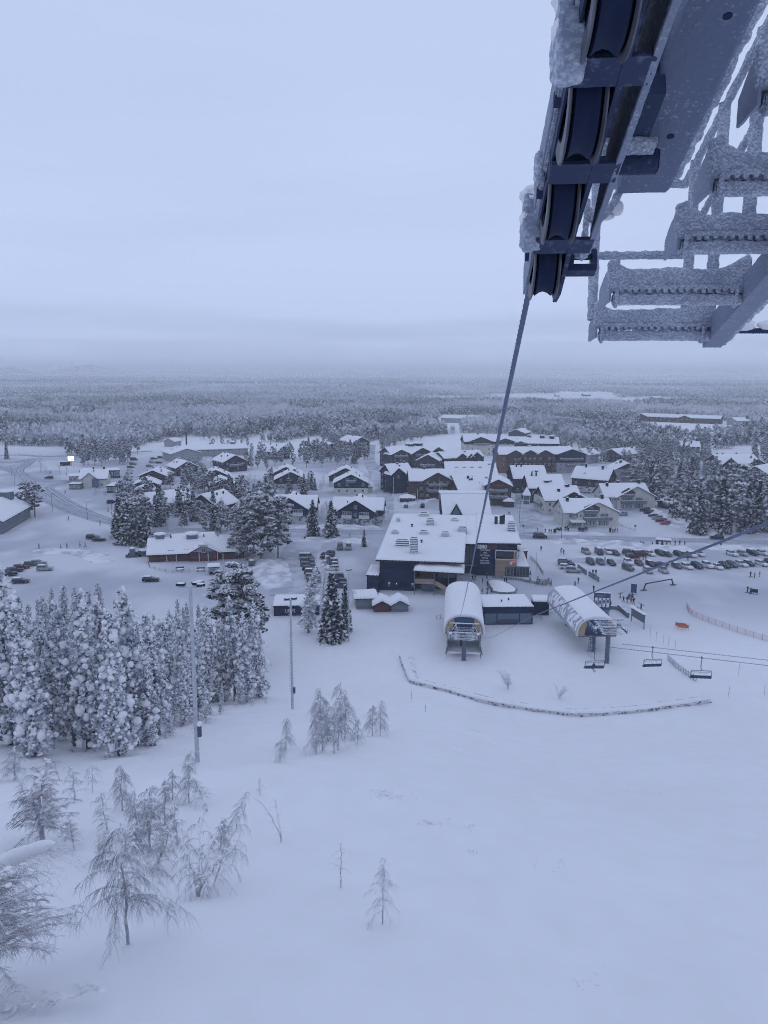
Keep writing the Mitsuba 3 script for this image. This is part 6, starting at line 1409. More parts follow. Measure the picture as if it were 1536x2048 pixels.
# the stand on the slope at left
front = [("laden", 236, 1512, 1212), ("laden", 272, 1490, 1168), ("laden", 72, 1512, 1176), ("laden", 150, 1492, 1190), ("laden", 178, 1497, 1172), ("laden", 20, 1490, 1130), ("laden", 105, 1478, 1230), ("laden", 318, 1470, 1225), ("laden", 345, 1440, 1228),
         ("laden", 300, 1490, 1300), ("laden", 420, 1405, 1205), ("laden", 470, 1402, 1190), ("laden", 492, 1404, 1220), ("laden", 516, 1396, 1200), ("bigpine", 500, 1330, 1130), ("bigpine", 470, 1318, 1125), ("laden", 445, 1400, 1230), ("laden", 395, 1440, 1235), ("laden", 215, 1480, 1185), ("laden", -18, 1490, 1150)]
lab_f = ["foremost white clad spruce of the left stand, nearest the slope birches", "slender white spruce just right of the foremost white clad spruce", "tall lumpy snow laden spruce near the left edge of the stand", "dark trunked snowy spruce in the front row, left of the foremost one", "snowy spruce with dark lower trunk next to the foremost one's left",
         "tallest snowy spruce at the left picture edge of the stand", "snowy spruce between the tall left edge ones", "snowy spruce right of the foremost pair, left of the lamp pole", "greyish snowy spruce close left of the tall lamp pole", "low drooping snowy spruce at the foot of the foremost pair",
         "snowy spruce close right of the tall lamp pole", "snow clad spruce in the right front of the stand with dark trunk", "bulky snow clad spruce at the right front corner of the stand", "outermost snow laden spruce at the right end of the stand", "big snowy pine rising over the right end of the stand", "broad snowy pine left of the big one at the stand's right end",
         "narrow snowy spruce behind the right front corner", "snowy spruce behind the tall lamp pole", "snowy spruce behind the foremost white clad spruce", "snowy spruce cut by the left picture edge"]
for (k_, px, py, tp), l_ in zip(front, lab_f):
    q = P(px, py); placed.append((q[0], q[1])); tree_px(k_, px, py, tp, l_, wide=1.05 if k_ == "laden" else 1.15)
stand([(-150, 1490), (60, 1495), (180, 1480), (250, 1490), (320, 1465), (400, 1425), (450, 1392), (522, 1388), (515, 1330), (440, 1290), (300, 1275), (150, 1268), (-90, 1255)], 250, ["laden", "laden", "scrub", "scrub", "ladenfar"], (6.5, 13.5), "snow laden {k} in the dense stand on the left slope", "{k} trees of the stand on the left slope", 1.9, seed=21, wide=(.8, 1.15))
stand([(60, 1500), (180, 1492), (330, 1478), (420, 1415), (300, 1430), (60, 1450)], 40, ["scrub", "scrub", "laden"], (4, 9.5), "bare frosted {k} bowed under snow at the front of the left stand", "bare {k} trees at the front of the left stand", 1.5, seed=22)
stand([(40, 1515), (180, 1506), (262, 1520), (340, 1490), (420, 1440), (470, 1415), (540, 1408), (530, 1392), (450, 1398), (400, 1430), (320, 1470), (180, 1490), (40, 1498)], 20, ["laden", "scrub", "scrub"], (2.2, 5.5), "young snow laden {k} at the rim of the left stand", "young {k} trees at the rim of the left stand", 1.2, seed=23, wide=(1.0, 1.5))
# the pines of the village
for px, py, tp, v in ((474, 1116, 1010, 0), (494, 1121, 990, 1), (522, 1124, 982, 2), (556, 1118, 990, 3), (540, 1104, 968, 4), (508, 1106, 975, 5), (486, 1102, 1000, 6)):
    tree_px("bigpine", px, py, tp, f"tall snowy pine in the big clump right of the red restaurant, {('fifth', 'third', 'seventh', 'first', 'second', 'fourth', 'sixth')[v]} from the right", "pines right of the red restaurant", v % 4, 1.1)
for kind, px, py, tp, w, l_ in (("spruce", 626, 1074, 998, .95, "roadside spruce before the dark chalets, left of two"), ("spruce", 662, 1078, 1000, 1.12, "roadside spruce before the dark chalets, right and bulkier of two"), ("spruce", 728, 1093, 1056, .85, "small lone young spruce beside the two parked cars"),
                            ("laden", 617, 1265, 1132, 1.25, "tall narrow snowy spruce between lamp poles at the car park"), ("spruce", 664, 1282, 1140, 1.0, "big drooping white spruce left of the thin lamp pole"), ("spruce", 690, 1262, 1165, .8, "snowy spruce close behind the big drooping white one"), ("scrub", 645, 1235, 1100, 1.1, "bare grey birch behind the big drooping white spruce"), ("scrub", 712, 1215, 1175, 1.0, "thin bare birch by the grey hut"),
                            ("pine", 52, 1028, 965, 1.3, "snowy pine at the hall's corner, left of three"), ("pine", 70, 1034, 968, 1.2, "snowy pine at the hall's corner, nearest of three"), ("pine", 62, 1020, 962, 1.2, "snowy pine at the hall's corner, rear of three"), ("spruce", 14, 918, 882, .7, "slim conical spruce standing in the roundabout"), ("scrub", 82, 945, 905, 1.2, "bare pale birch beside the curving road"), ("birch", 92, 950, 930, 1.2, "small bare birch beside the curving road")):
    tree_px(kind, px, py, tp, l_, None, None, w)
V = lambda poly, n, kinds, hr, l_, g_, md=2.8, sd=1, wide=(.9, 1.25): stand(poly, n, kinds, hr, l_, g_, md, seed=sd, wide=wide)
V([(240, 1082), (258, 1094), (296, 1094), (300, 1070), (262, 1058), (236, 1064)], 11, ["pine", "spruce", "pine"], (12, 16.5), "snowy {k} in the clump left of the red restaurant", "{k} trees left of the red restaurant", 2.6, 31)
V([(308, 1066), (455, 1070), (460, 1036), (395, 1026), (300, 1030)], 26, ["pine", "spruce", "scrub", "scrub"], (9, 14.5), "snowy {k} behind the red restaurant's roof", "{k} trees behind the red restaurant", 3.0, 32)
V([(232, 1030), (300, 1040), (300, 1010), (262, 985), (228, 990)], 11, ["pine", "pine", "scrub"], (9, 13), "snowy {k} right of the pale pub by the road", "{k} trees right of the pub", 2.8, 33)
V([(148, 936), (268, 930), (276, 906), (150, 906)], 34, ["pine"], (9, 13), "snowy {k} in the round wood behind the pub", "{k} trees of the wood behind the pub", 3.0, 34)
V([(355, 990), (425, 985), (420, 955), (352, 958)], 20, ["pine", "pine", "scrub"], (8, 11), "greyish snowy {k} in the round clump among the left chalets", "{k} trees among the left chalets", 2.8, 35)
V([(425, 1030), (540, 1030), (545, 985), (480, 965), (425, 1000)], 36, ["pine", "spruce", "scrub"], (8, 13), "snowy {k} left of the dark stone based chalets", "{k} trees left of the stone based chalets", 2.8, 36)
V([(530, 990), (655, 992), (655, 968), (530, 965)], 26, ["pine", "spruce", "scrub"], (6.5, 9.5), "snowy {k} in front of the middle chalets", "{k} trees in front of the middle chalets", 2.6, 37)
V([(480, 950), (590, 935), (590, 905), (500, 905)], 34, ["pine", "scrub"], (7, 11), "frosted {k} around the lone house before the forest", "{k} trees around the lone house", 3.0, 38)
V([(592, 940), (738, 930), (736, 898), (592, 905)], 52, ["pine", "pine", "spruce"], (8.5, 12.5), "snowy {k} between the middle chalets and the lane's far end", "{k} trees beside the lane's far end", 2.8, 39)
V([(655, 1010), (675, 1010), (640, 1040), (625, 1040)], 5, ["birch", "scrub"], (5, 7), "thin frosted {k} between the two stone based chalets", "{k} trees between the stone based chalets", 2.2, 40)
V([(640, 905), (735, 898), (735, 885), (640, 887)], 18, ["pine"], (9, 13), "frosted {k} at the forest edge left of the hotels", "{k} trees at the edge left of the hotels", 3, 41)
V([(268, 1000), (300, 1000), (425, 965), (490, 925), (400, 925), (330, 950)], 26, ["pine", "scrub", "scrub"], (6, 9.5), "frosted {k} between the stepped chalets at left", "{k} trees between the stepped chalets", 2.6, 50)
V([(655, 990), (770, 985), (760, 930), (740, 925), (655, 968)], 12, ["scrub", "birch"], (4.5, 7.5), "bare frosted {k} around the wide chalet by the lane", "{k} trees around the wide chalet", 2.6, 51)
V([(762, 905), (800, 893), (880, 872), (880, 860), (765, 885)], 34, ["pine"], (9, 12.5), "frosted {k} behind the zigzag gabled hotel", "{k} trees behind the zigzag hotel", 2.8, 52)
V([(1000, 868), (1120, 872), (1120, 858), (1000, 856)], 24, ["pine"], (9, 12.5), "frosted {k} behind the back row of hotels", "{k} trees behind the back row of hotels", 3.0, 53)
V([(1110, 905), (1165, 925), (1165, 880), (1110, 878)], 20, ["pine"], (9, 12), "frosted {k} at the orange hotel's right end", "{k} trees at the orange hotel's right end", 2.8, 54)
V([(110, 940), (135, 960), (150, 935), (120, 925)], 4, ["scrub"], (4, 6), "bare {k} left of the pub", "bare {k} trees left of the pub", 2.5, 55)
V([(330, 880), (500, 884), (500, 872), (330, 868)], 30, ["pine", "scrub"], (8, 12), "frosted {k} behind the pale school", "{k} trees behind the school", 3.0, 56)
# the right hand woods
for n_, (px, py, tp, kd) in enumerate(sorted(((1344, 1046, 965, "pine"), (1396, 1068, 975, "spruce"), (1418, 1062, 950, "pine"), (1440, 1066, 955, "spruce"), (1462, 1068, 948, "pine"), (1492, 1064, 965, "spruce"), (1512, 1060, 960, "spruce"), (1534, 1066, 975, "pine"), (1372, 1050, 955, "pine"), (1318, 1012, 930, "pine"), (1300, 1000, 920, "spruce"), (1452, 1040, 925, "pine"), (1478, 1046, 930, "pine")))):
    q = P(px, py); placed.append((q[0], q[1])); tree_px(kd, px, py, tp, f"tall snowy {kd}, {_ord[n_]} from the left in the right wood's front row", f"{kd} trees in the front row of the right wood", None, 1.0)
V([(1250, 990), (1318, 1002), (1400, 1050), (1545, 1052), (1640, 1030), (1600, 985), (1500, 985), (1420, 965), (1330, 945), (1265, 950)], 74, ["pine", "pine", "spruce", "pine", "scrub"], (11, 16.5), "snowy {k} in the thick of the right wood", "{k} trees in the right wood", 3.0, 42)
V([(1240, 952), (1330, 945), (1420, 962), (1425, 925), (1400, 902), (1240, 902)], 74, ["pine", "pine", "pine", "spruce"], (8.5, 12.5), "snowy {k} behind the pale three storey house at right", "{k} trees behind the pale three storey house", 3.0, 43)
V([(1160, 935), (1235, 925), (1235, 898), (1165, 902)], 22, ["pine"], (8, 11), "snowy {k} between the orange hotel and the dark lodge", "{k} trees beside the orange hotel", 3.0, 44)
V([(1420, 962), (1600, 985), (1600, 955), (1500, 945), (1425, 935)], 26, ["pine", "spruce"], (8, 12), "snowy {k} before the lodges at far right", "{k} trees before the far right lodges", 3.0, 45)
V([(1500, 940), (1600, 945), (1600, 900), (1505, 900)], 22, ["pine"], (9, 13), "snowy {k} at the right picture edge behind the lodges", "{k} trees at the right edge", 3.0, 46)
V([(1270, 902), (1345, 898), (1420, 905), (1420, 885), (1270, 885)], 30, ["pine"], (9, 13), "snowy {k} in the upper right wood below the long hotel", "{k} trees below the long hotel", 3.0, 47)
V([(415, 905), (500, 900), (500, 888), (415, 890)], 9, ["pine", "scrub"], (7, 9), "frosted {k} in front of the school wing", "{k} trees by the school", 3, 48)
V([(160, 985), (232, 1000), (232, 985), (190, 980)], 7, ["birch"], (3.0, 4.5), "small bare {k} in front of the pub", "{k} saplings in front of the pub", 2, 49)
# frosted birches on the open slope, each a model of its own
def hero(px, py, toppx, label, seed, shape=None, **kw):
    q = P(px, py); h = (py - toppx) * float((q - CAM) @ FWD) / F
    key = thing("birch_tree", label, "birch")
    for nm, d in birch(seed, h, **kw).items():
        M = mat((q[0], q[1], q[2] - .1), 0)
        if shape is not None: M = M @ shape
        part(key, nm, d, M, kind="stuff" if nm == "snow_load" else None)
def shear(kx, ky):
    S = np.eye(4); S[0, 2] = kx; S[1, 2] = ky; return S
hero(256, 1888, 1590, "weeping frosted birch with slim bare trunk, nearest complete tree of the slope", 601, dens=1.35, spread=1.35, droop=.95, snow=.6, lean=.06, thick=1.1, low=.34)
hero(396, 1792, 1648, "low forked birch heaped with snow, right of the weeping one", 602, dens=.42, spread=1.35, droop=1.0, snow=1.0, stems=4, thick=2.0, lean=.42)
hero(425, 1770, 1570, "thin arching birch leaning right above the snow heaped one", 603, shape=shear(.35, .1), dens=.6, spread=.9, snow=.3, lean=.2)
hero(245, 1622, 1495, "small fir-shaped bare birch below the foremost spruces", 604, dens=1.3, spread=.75, snow=.3)
hero(378, 1606, 1482, "slim fir-shaped birch beside the foot of the tall lamp pole", 605, dens=1.2, spread=.75, snow=.3)
hero(85, 1688, 1505, "several stemmed snowy birch with white broken tops near the left edge", 606, dens=1.0, spread=1.3, droop=.45, snow=1.0, stems=3, thick=2.4, lean=.14)
hero(-40, 1992, 1660, "large frosted birch reaching in from the left edge, nearest of all", 607, shape=shear(.12, 0), dens=1.8, spread=1.75, droop=.42, snow=1.0, stems=2, thick=1.5)
bq = [PZ(-70, 1785, 26.5), PZ(-10, 1735, 26), PZ(50, 1705, 25.6), PZ(108, 1690, 25.2)]; bk = f"birch_tree_{_used['birch_tree']:03d}"
v, f = tube(curve(bq, 16), np.interp(np.linspace(0, 1, 16), [0, .5, .9, 1], [.10, .30, .18, .03]), 12); v = v + (meshkit.fbm(v * 2.2, 3, 4)[:, None] - .5) * .16; part(bk, "snowy_bough", mikit.ply((v, f), "mat_snow", smooth=True))
mb = MB(); rng = np.random.default_rng(66)
for i in range(46):
    b = curve(bq, 40)[rng.integers(12, 40)] - [0, 0, .12]; e = b + RGT * rng.uniform(.3, 1.7) * (i % 3 > 0 or 1) + UPV * rng.uniform(-.75, .12) + FWD * rng.normal() * .5
    c = curve([b, b * .6 + e * .4 + ZZ * .10, e], 7); mb.tube(c, np.linspace(.014, .004, 7), 4, False)
    for j in range(4): t = c[rng.integers(2, 7)]; mb.tube([t, t + (e - b) * .14 + rng.normal(0, .07, 3), t + (e - b) * .24 - ZZ * .07 + rng.normal(0, .1, 3)], [.006, .005, .002], 3, False)
part(bk, "twig_spray", mb.ply("mat_birch"), kind="stuff")
_low = shear(1.5, .1); _low[2, 2] = .22
hero(-60, 2020, 1800, "low frosted bough reaching in at the bottom left corner", 608, shape=_low, dens=.8, spread=.7, droop=.6, snow=.6, thick=1.3)
hero(330, 1650, 1535, "frosted birch with drooping twigs left of the lamp pole's foot", 614, dens=1.0, spread=1.0, snow=.7, thick=1.3)
hero(455, 1655, 1560, "thin bowed birch right of the tall lamp pole's foot", 615, shape=shear(.5, 0), dens=.7, spread=.8, snow=.6)
hero(150, 1600, 1515, "small snowy birch in front of the stand's left half", 616, dens=.8, spread=1.1, droop=.6, snow=1.0, thick=1.5)
hero(30, 1560, 1480, "snow heaped small birch at the left edge before the stand", 617, dens=.8, spread=1.3, droop=.7, snow=1.0, stems=2, thick=1.8)
_hr = np.random.default_rng(70)
for i, (px, py, hp_) in enumerate(((185, 1585, 70), (120, 1560, 60), (60, 1610, 80), (215, 1660, 90), (275, 1650, 80), (345, 1600, 80), (410, 1610, 75), (355, 1690, 110), (315, 1740, 110), (150, 1700, 80), (440, 1700, 90), (205, 1730, 90))):
    hero(px, py, py - hp_, f"small frosted birch of the thicket below the left stand, {_ord[i]} planted" if False else "small frosted birch in the thicket below the left stand", 680 + i, shape=shear(_hr.uniform(-.25, .35), _hr.uniform(-.2, .2)), dens=_hr.uniform(.5, 1.0), spread=_hr.uniform(.8, 1.4), droop=_hr.uniform(.4, 1.1), snow=_hr.uniform(.6, 1.0), stems=int(_hr.integers(1, 3)), thick=_hr.uniform(.9, 1.6), low=_hr.uniform(.15, .35)); labels[f"birch_tree_{_used['birch_tree']:03d}"]["group"] = "birches of the thicket below the left stand"
hero(300, 1700, 1560, "bare birch with snow on its forks behind the weeping one", 609, dens=1.0, spread=1.2, snow=.9, stems=2, thick=1.4, droop=.9)
hero(563, 1684, 1574, "two thin bare sapling stems on the open slope", 610, dens=.25, spread=.7, droop=.2, snow=.2, stems=2, lean=.2)
hero(682, 1776, 1650, "faint sparse sapling half buried in the open slope", 611, dens=.3, spread=1.0, droop=.5, snow=.8, thick=.8)
hero(765, 1848, 1690, "frost white lone sapling lowest on the open slope", 612, dens=.8, spread=.85, droop=.9, snow=.8, thick=.8)
hero(520, 1590, 1545, "tiny bowed sapling at the edge of the slope's rim", 613, dens=.4, spread=.9, snow=.5)
for i, (px, py, tp) in enumerate(((632, 1508, 1375), (645, 1502, 1362), (668, 1507, 1372), (676, 1500, 1352), (690, 1478, 1358), (655, 1482, 1370))):
    hero(px, py, tp, "frosted birch in the clump at mid slope", 620 + i, dens=1.1, spread=.8, droop=1.1, snow=.35); labels[f"birch_tree_{_used['birch_tree']:03d}"]["group"] = "birches in the clump at mid slope"
for i, (px, py, tp, l_) in enumerate(((745, 1472, 1385, "slim frosted birch right of the mid slope clump, left of two"), (760, 1472, 1380, "slim frosted birch right of the mid slope clump, right of two"), (715, 1488, 1425, "small frosted birch touching the mid slope clump"), (572, 1500, 1412, "frosted birch beside the second lamp pole"), (560, 1524, 1460, "bowed frosted birch below the second lamp pole"))):
    hero(px, py, tp, l_, 630 + i, dens=1.0, spread=.85, droop=1.1, snow=.4)
for i, (px, py, tp, l_) in enumerate(((1016, 1378, 1338, "bare twiggy bush above the stone wall, left of two"), (1118, 1398, 1370, "bare twiggy bushes above the stone wall, right of two"), (955 - 0, 1178, 1165, "small bare bush in the round snowy bed"), (700, 1075, 1062, "bare roundish bush by the small lone spruce"))):
    q = P(px, py); h = (py - tp) * float((q - CAM) @ FWD) / F; key = thing("bush", l_, "bush")
    for nm, d in birch(650 + i, h, stems=4, dens=.7, spread=1.0, droop=-.1, snow=.5, lean=.3, thick=1.6).items(): part(key, {"trunk": "stems"}.get(nm, nm), d, mat((q[0], q[1], q[2] - .1)), kind="stuff" if nm == "snow_load" else None)
# ------------------------------------------------------------------ cars
for nm, c in dict(black=(.012, .014, .022), navy=(.018, .025, .055), grey=(.085, .09, .105), silver=(.30, .31, .33), white=(.62, .62, .64), beige=(.24, .23, .215), maroon=(.085, .018, .03), red=(.30, .06, .09), green=(.03, .05, .05)).items():
    mat_p("paint_" + nm, c, .32, 0.0, .5)
mat_diffuse("mat_tyre", (0.02, 0.021, 0.025)); mat_p("mat_lamp", (.55, .56, .58), .2, 0, .6); mat_diffuse("mat_tail", (.22, .02, .025))
def hullmesh(pts, r=.06):
    s = manifold3d.Manifold.sphere(r, 6); m = manifold3d.Manifold.batch_hull([s.translate(list(map(float, p))) for p in pts]).to_mesh()
    return np.array(m.vert_properties[:, :3]), np.array(m.tri_verts)
def car_model(kind):
    L, W, Hh, hood, roof0, roof1 = {"hatch": (4.15, 1.76, 1.46, .84, -.15, -1.75), "suv": (4.6, 1.86, 1.70, .98, .10, -1.95), "wagon": (4.7, 1.82, 1.48, .84, -.05, -2.0), "van": (5.1, 1.96, 2.02, 1.02, .95, -2.4), "sedan": (4.7, 1.82, 1.44, .82, -.05, -1.35)}[kind]
    a, b, w = L / 2, -L / 2, W / 2 - .06
    body = hullmesh([(x, s * y, z) for s in (-1, 1) for x, y, z in ((a - .12, w * .80, .30), (a - .05, w * .84, .55), (a - .35, w * .92, hood - .12), (roof0 + 1.0, w, hood), (b + .1, w * .95, hood), (b + .08, w * .9, .34), (b + .5, w, .25), (a - .6, w, .25))])
    gl = hullmesh([(x, s * y, z) for s in (-1, 1) for x, y, z in ((roof0 + .85, w * .93, hood - .02), (roof0, w * .76, Hh - .09), (roof1, w * .76, Hh - .09), (max(b + .12, roof1 - .35), w * .92, hood - .02))], .04)
    rf = hullmesh([(x, s * y, z) for s in (-1, 1) for x, y, z in ((roof0 - .05, w * .75, Hh - .075), (roof1, w * .75, Hh - .075))], .05)
    pil = MB()
    for s in (-1, 1):
        for (x0, x1) in ((roof0 + .83, roof0 - .02), (roof0 - .75, roof0 - .78), (max(b + .14, roof1 - .33), roof1 + .02)): pil.tube([[x0, s * (w * .93 + .035), hood], [x1, s * (w * .76 + .045), Hh - .09]], .045, 4)
    v, f = lathe([(0, -.1), (.29, -.1), (.32, -.07), (.32, .07), (.29, .1), (0, .1)], 14); hub = lathe([(0, -.012), (.19, -.012), (.19, .012), (0, .012)], 10)
    lamp = MB().box(-.05, .05, -.19, .19, -.07, .07).mesh()
    us, vs = np.linspace(-1, 1, 9), np.linspace(-1, 1, 7); U, V_ = np.meshgrid(us, vs, indexing="ij")
    xc, xl = (roof0 + roof1) / 2, (roof0 - roof1) / 2; pr = np.clip(1 - np.maximum(np.abs(U), np.abs(V_)) ** 6, 0, 1)
    top = np.stack([xc + xl * U, w * .78 * V_, Hh + .0 + .10 * pr], -1); bot = np.stack([xc + xl * U, w * .78 * V_, Hh - .03 + 0 * U], -1); sn = sheet(top, bot)
    return dict(L=L, W=W, w=w, body=body, gl=gl, rf=rf, pil=pil.mesh(), wheel=(v, f), hub=hub, lamp=lamp, hood=hood, snow=sn, a=a, b=b, wx=(a - .82, b + .80))
CARM = {k: car_model(k) for k in ("hatch", "suv", "wagon", "van", "sedan")}
_cp = {}
def cply(kind, nm, bs, smooth=40):
    if (kind, nm, bs) not in _cp: _cp[kind, nm, bs] = mikit.ply(CARM[kind][nm], bs, smooth=smooth)
    return _cp[kind, nm, bs]
def car(px, py, kind, col, deg, label, snow=.5, group=None):
    if -64 < deg < -43: deg -= 27
    q = P(px, py); m = CARM[kind]; key = thing("parked_car" if kind != "van" else "parked_van", label, "car" if kind != "van" else "van", group)
    M = mat((q[0], q[1], max(float(H(q[0], q[1])), 0) + .05), math.radians(deg))
    part(key, "body", cply(kind, "body", "paint_" + col), M); part(key, "windows", cply(kind, "gl", "mat_glass"), M)
    rf = part(key, "roof", cply(kind, "rf", "paint_" + col), M); part(key, "pillars", cply(kind, "pil", "paint_" + col), M)
    if (hash((px, py)) % 100) / 100 < snow: part(rf, "snow", cply(kind, "snow", "mat_snow"), M)
    for x in m["wx"]:
        for s in (-1, 1):
            w_ = part(key, "wheel", cply(kind, "wheel", "mat_tyre"), M @ mat((x, s * (m["w"] - .02), .32))); part(w_, "hub", cply(kind, "hub", "paint_silver"), M @ mat((x, s * (m["w"] + .085), .32)))
    for s in (-1, 1):
        part(key, "headlight", cply(kind, "lamp", "mat_lamp", False), M @ mat((m["a"] - .09, s * m["w"] * .66, m["hood"] - .22))); part(key, "taillight", cply(kind, "lamp", "mat_tail", False), M @ mat((m["b"] + .06, s * m["w"] * .70, m["hood"] - .12)))
ORD = "first second third fourth fifth sixth seventh eighth ninth tenth eleventh twelfth thirteenth fourteenth fifteenth".split()
KN = {"hatch": "hatchback", "suv": "high car", "wagon": "estate car", "van": "van", "sedan": "saloon car"}; CN = {"black": "black", "navy": "dark blue", "grey": "grey", "silver": "silver", "white": "white", "beige": "beige", "maroon": "maroon", "red": "pinkish red", "green": "dark green"}
def row(cars, where, group, frm="from the left"):
    for i, (px, py, kind, col, deg) in enumerate(cars): car(px, py, kind, col, deg, f"{CN[col]} {KN[kind]} in {where}, {ORD[i]} {frm}", .45, group)
row([(1172, 1107, "suv", "beige", -80), (1198, 1108, "van", "navy", -62), (1216, 1107, "wagon", "white", -62), (1231, 1110, "hatch", "black", -52)], "the back row nearest the hall", "cars in the back row by the ski centre")
row([(1181, 1128, "suv", "navy", -58), (1201, 1128, "wagon", "grey", -60), (1223, 1130, "hatch", "black", -56)], "the second row behind the barriers", "cars in the short second row")
row([(1130, 1128, "suv", "black", -10), (1132, 1132, "wagon", "navy", -10), (1134, 1138, "wagon", "white", -12), (1146, 1145, "suv", "silver", -10)], "the group by the barrier panels", "cars by the barrier panels", "from the back")
row([(1258, 1109, "suv", "grey", -20), (1266, 1116, "wagon", "maroon", 5), (1280, 1112, "van", "maroon", 10), (1257, 1128, "wagon", "white", -55), (1256, 1140, "suv", "grey", -45), (1278, 1130, "hatch", "maroon", -58), (1302, 1132, "hatch", "navy", -50), (1296, 1145, "wagon", "silver", -60), (1322, 1133, "wagon", "maroon", 20), (1327, 1145, "suv", "silver", -60)], "the crowded middle cluster", "cars in the middle cluster", "from the left")
row([(1301, 1111, "hatch", "white", -48), (1321, 1110, "wagon", "black", -48), (1334, 1112, "hatch", "black", -50), (1358, 1112, "wagon", "navy", -48), (1369, 1113, "hatch", "grey", -50), (1383, 1113, "wagon", "white", -52), (1400, 1112, "hatch", "white", -50)], "the row below the bus shelter", "cars in the back row below the bus shelter")
row([(1464, 1111, "wagon", "white", -46), (1485, 1111, "hatch", "silver", -46), (1505, 1110, "suv", "navy", -46), (1526, 1110, "wagon", "white", -46), (1548, 1111, "hatch", "grey", -46)], "the back row at the right edge", "cars in the back row at the right edge")
row([(1354, 1136, "hatch", "grey", -48), (1374, 1137, "wagon", "white", -48), (1394, 1136, "suv", "navy", -48), (1415, 1135, "suv", "white", -50), (1436, 1138, "hatch", "white", -55), (1449, 1135, "wagon", "black", -48), (1464, 1133, "wagon", "grey", -50), (1483, 1132, "wagon", "white", -48), (1498, 1131, "hatch", "navy", -50), (1523, 1131, "wagon", "white", -46), (1540, 1128, "hatch", "black", -46)], "the right car park's front row", "cars in the front row of the right car park")
row([(1290, 1023, "suv", "black", 165), (1298, 1028, "suv", "navy", 165), (1308, 1034, "wagon", "black", 168), (1314, 1039, "suv", "silver", 168), (1322, 1044, "wagon", "maroon", 168), (1330, 1049, "hatch", "red", 170)], "the row beside the white guesthouse", "cars beside the white guesthouse", "from the back")
car(1245, 1031, "hatch", "silver", 172, "silver hatchback standing alone before the white guesthouse's door", 0)
car(1080, 1077, "van", "black", -4, "black van driving on the road by the ski centre's right corner", 0)
car(1433, 1079, "suv", "black", 178, "black car driving on the road at right, under the steel rope", 0)
car(186, 1078, "suv", "black", 8, "black high car standing on open snow at left, rear of two", 0); car(198, 1082, "sedan", "black", 6, "black saloon standing on open snow at left, front of two", 0)
row([(18, 1152, "suv", "navy", 30), (30, 1144, "wagon", "navy", 28), (43, 1138, "wagon", "maroon", 25), (62, 1132, "hatch", "grey", 20), (78, 1129, "wagon", "silver", 15), (90, 1141, "suv", "silver", 8), (42, 1166, "wagon", "navy", 10)], "the car park behind the left stand", "cars behind the left stand")
row([(268, 921, "van", "black", 5), (266, 930, "suv", "grey", 5), (262, 936, "wagon", "navy", 5), (261, 942, "hatch", "white", 5)], "the column right of the pub", "cars in the column right of the pub", "from the back")
row([(322, 917, "suv", "grey", 10), (308, 919, "wagon", "navy", 10), (305, 926, "suv", "silver", 10), (318, 927, "hatch", "black", 10), (300, 934, "wagon", "grey", 8)], "the lot before the pale school", "cars before the school", "from the back")
row([(392, 926, "wagon", "navy", 15), (402, 929, "hatch", "silver", 15), (404, 934, "wagon", "grey", 12)], "the yard between school and chalets", "cars in the yard by the school", "from the back")
row([(614, 1119, "van", "silver", 4), (615, 1126, "suv", "grey", 4), (616, 1133, "wagon", "grey", 4), (620, 1141, "wagon", "navy", 4), (624, 1149, "suv", "grey", 3), (626, 1157, "wagon", "silver", 3), (628, 1165, "hatch", "grey", 3)], "the left column beside the hall", "cars in the left column beside the hall", "from the back")
row([(656, 1112, "suv", "navy", 176), (654, 1118, "suv", "navy", 176), (661, 1126, "wagon", "grey", 176), (663, 1133, "hatch", "navy", 176), (663, 1140, "wagon", "white", 176), (672, 1158, "suv", "grey", 174), (677, 1167, "wagon", "navy", 174), (679, 1175, "hatch", "grey", 174)], "the right column beside the hall", "cars in the right column beside the hall", "from the back")
car(680, 1098, "van", "grey", -88, "grey van facing the viewer, left of the two by the lone spruce", 0); car(697, 1098, "van", "beige", -88, "snow covered van facing the viewer, right of the two by the lone spruce", 1)
car(98, 958, "suv", "black", 175, "dark car driving on the curving road at far left", 0); car(224, 1007, "suv", "black", 30, "dark car parked at the trees right of the pub", 0)
car(812, 1015, "hatch", "grey", 85, "grey car behind the hall, left of two", 1); car(845, 1015, "suv", "black", 85, "dark car behind the hall, right of two", 0); car(770, 984, "suv", "black", -60, "dark car at the lane corner by the blue black hotel", 0); car(766, 1026, "hatch", "green", -60, "dark car behind the right stone based chalet", 0)
car(302, 1163, "wagon", "black", 5, "dark car showing between the stand's treetops and the restaurant", 1); car(470, 1132, "hatch", "grey", 90, "snow covered car by the flagpole right of the kiosk, left of two", 1); car(504, 1130, "suv", "grey", 95, "snow covered car by the flagpole right of the kiosk, right of two", 1)

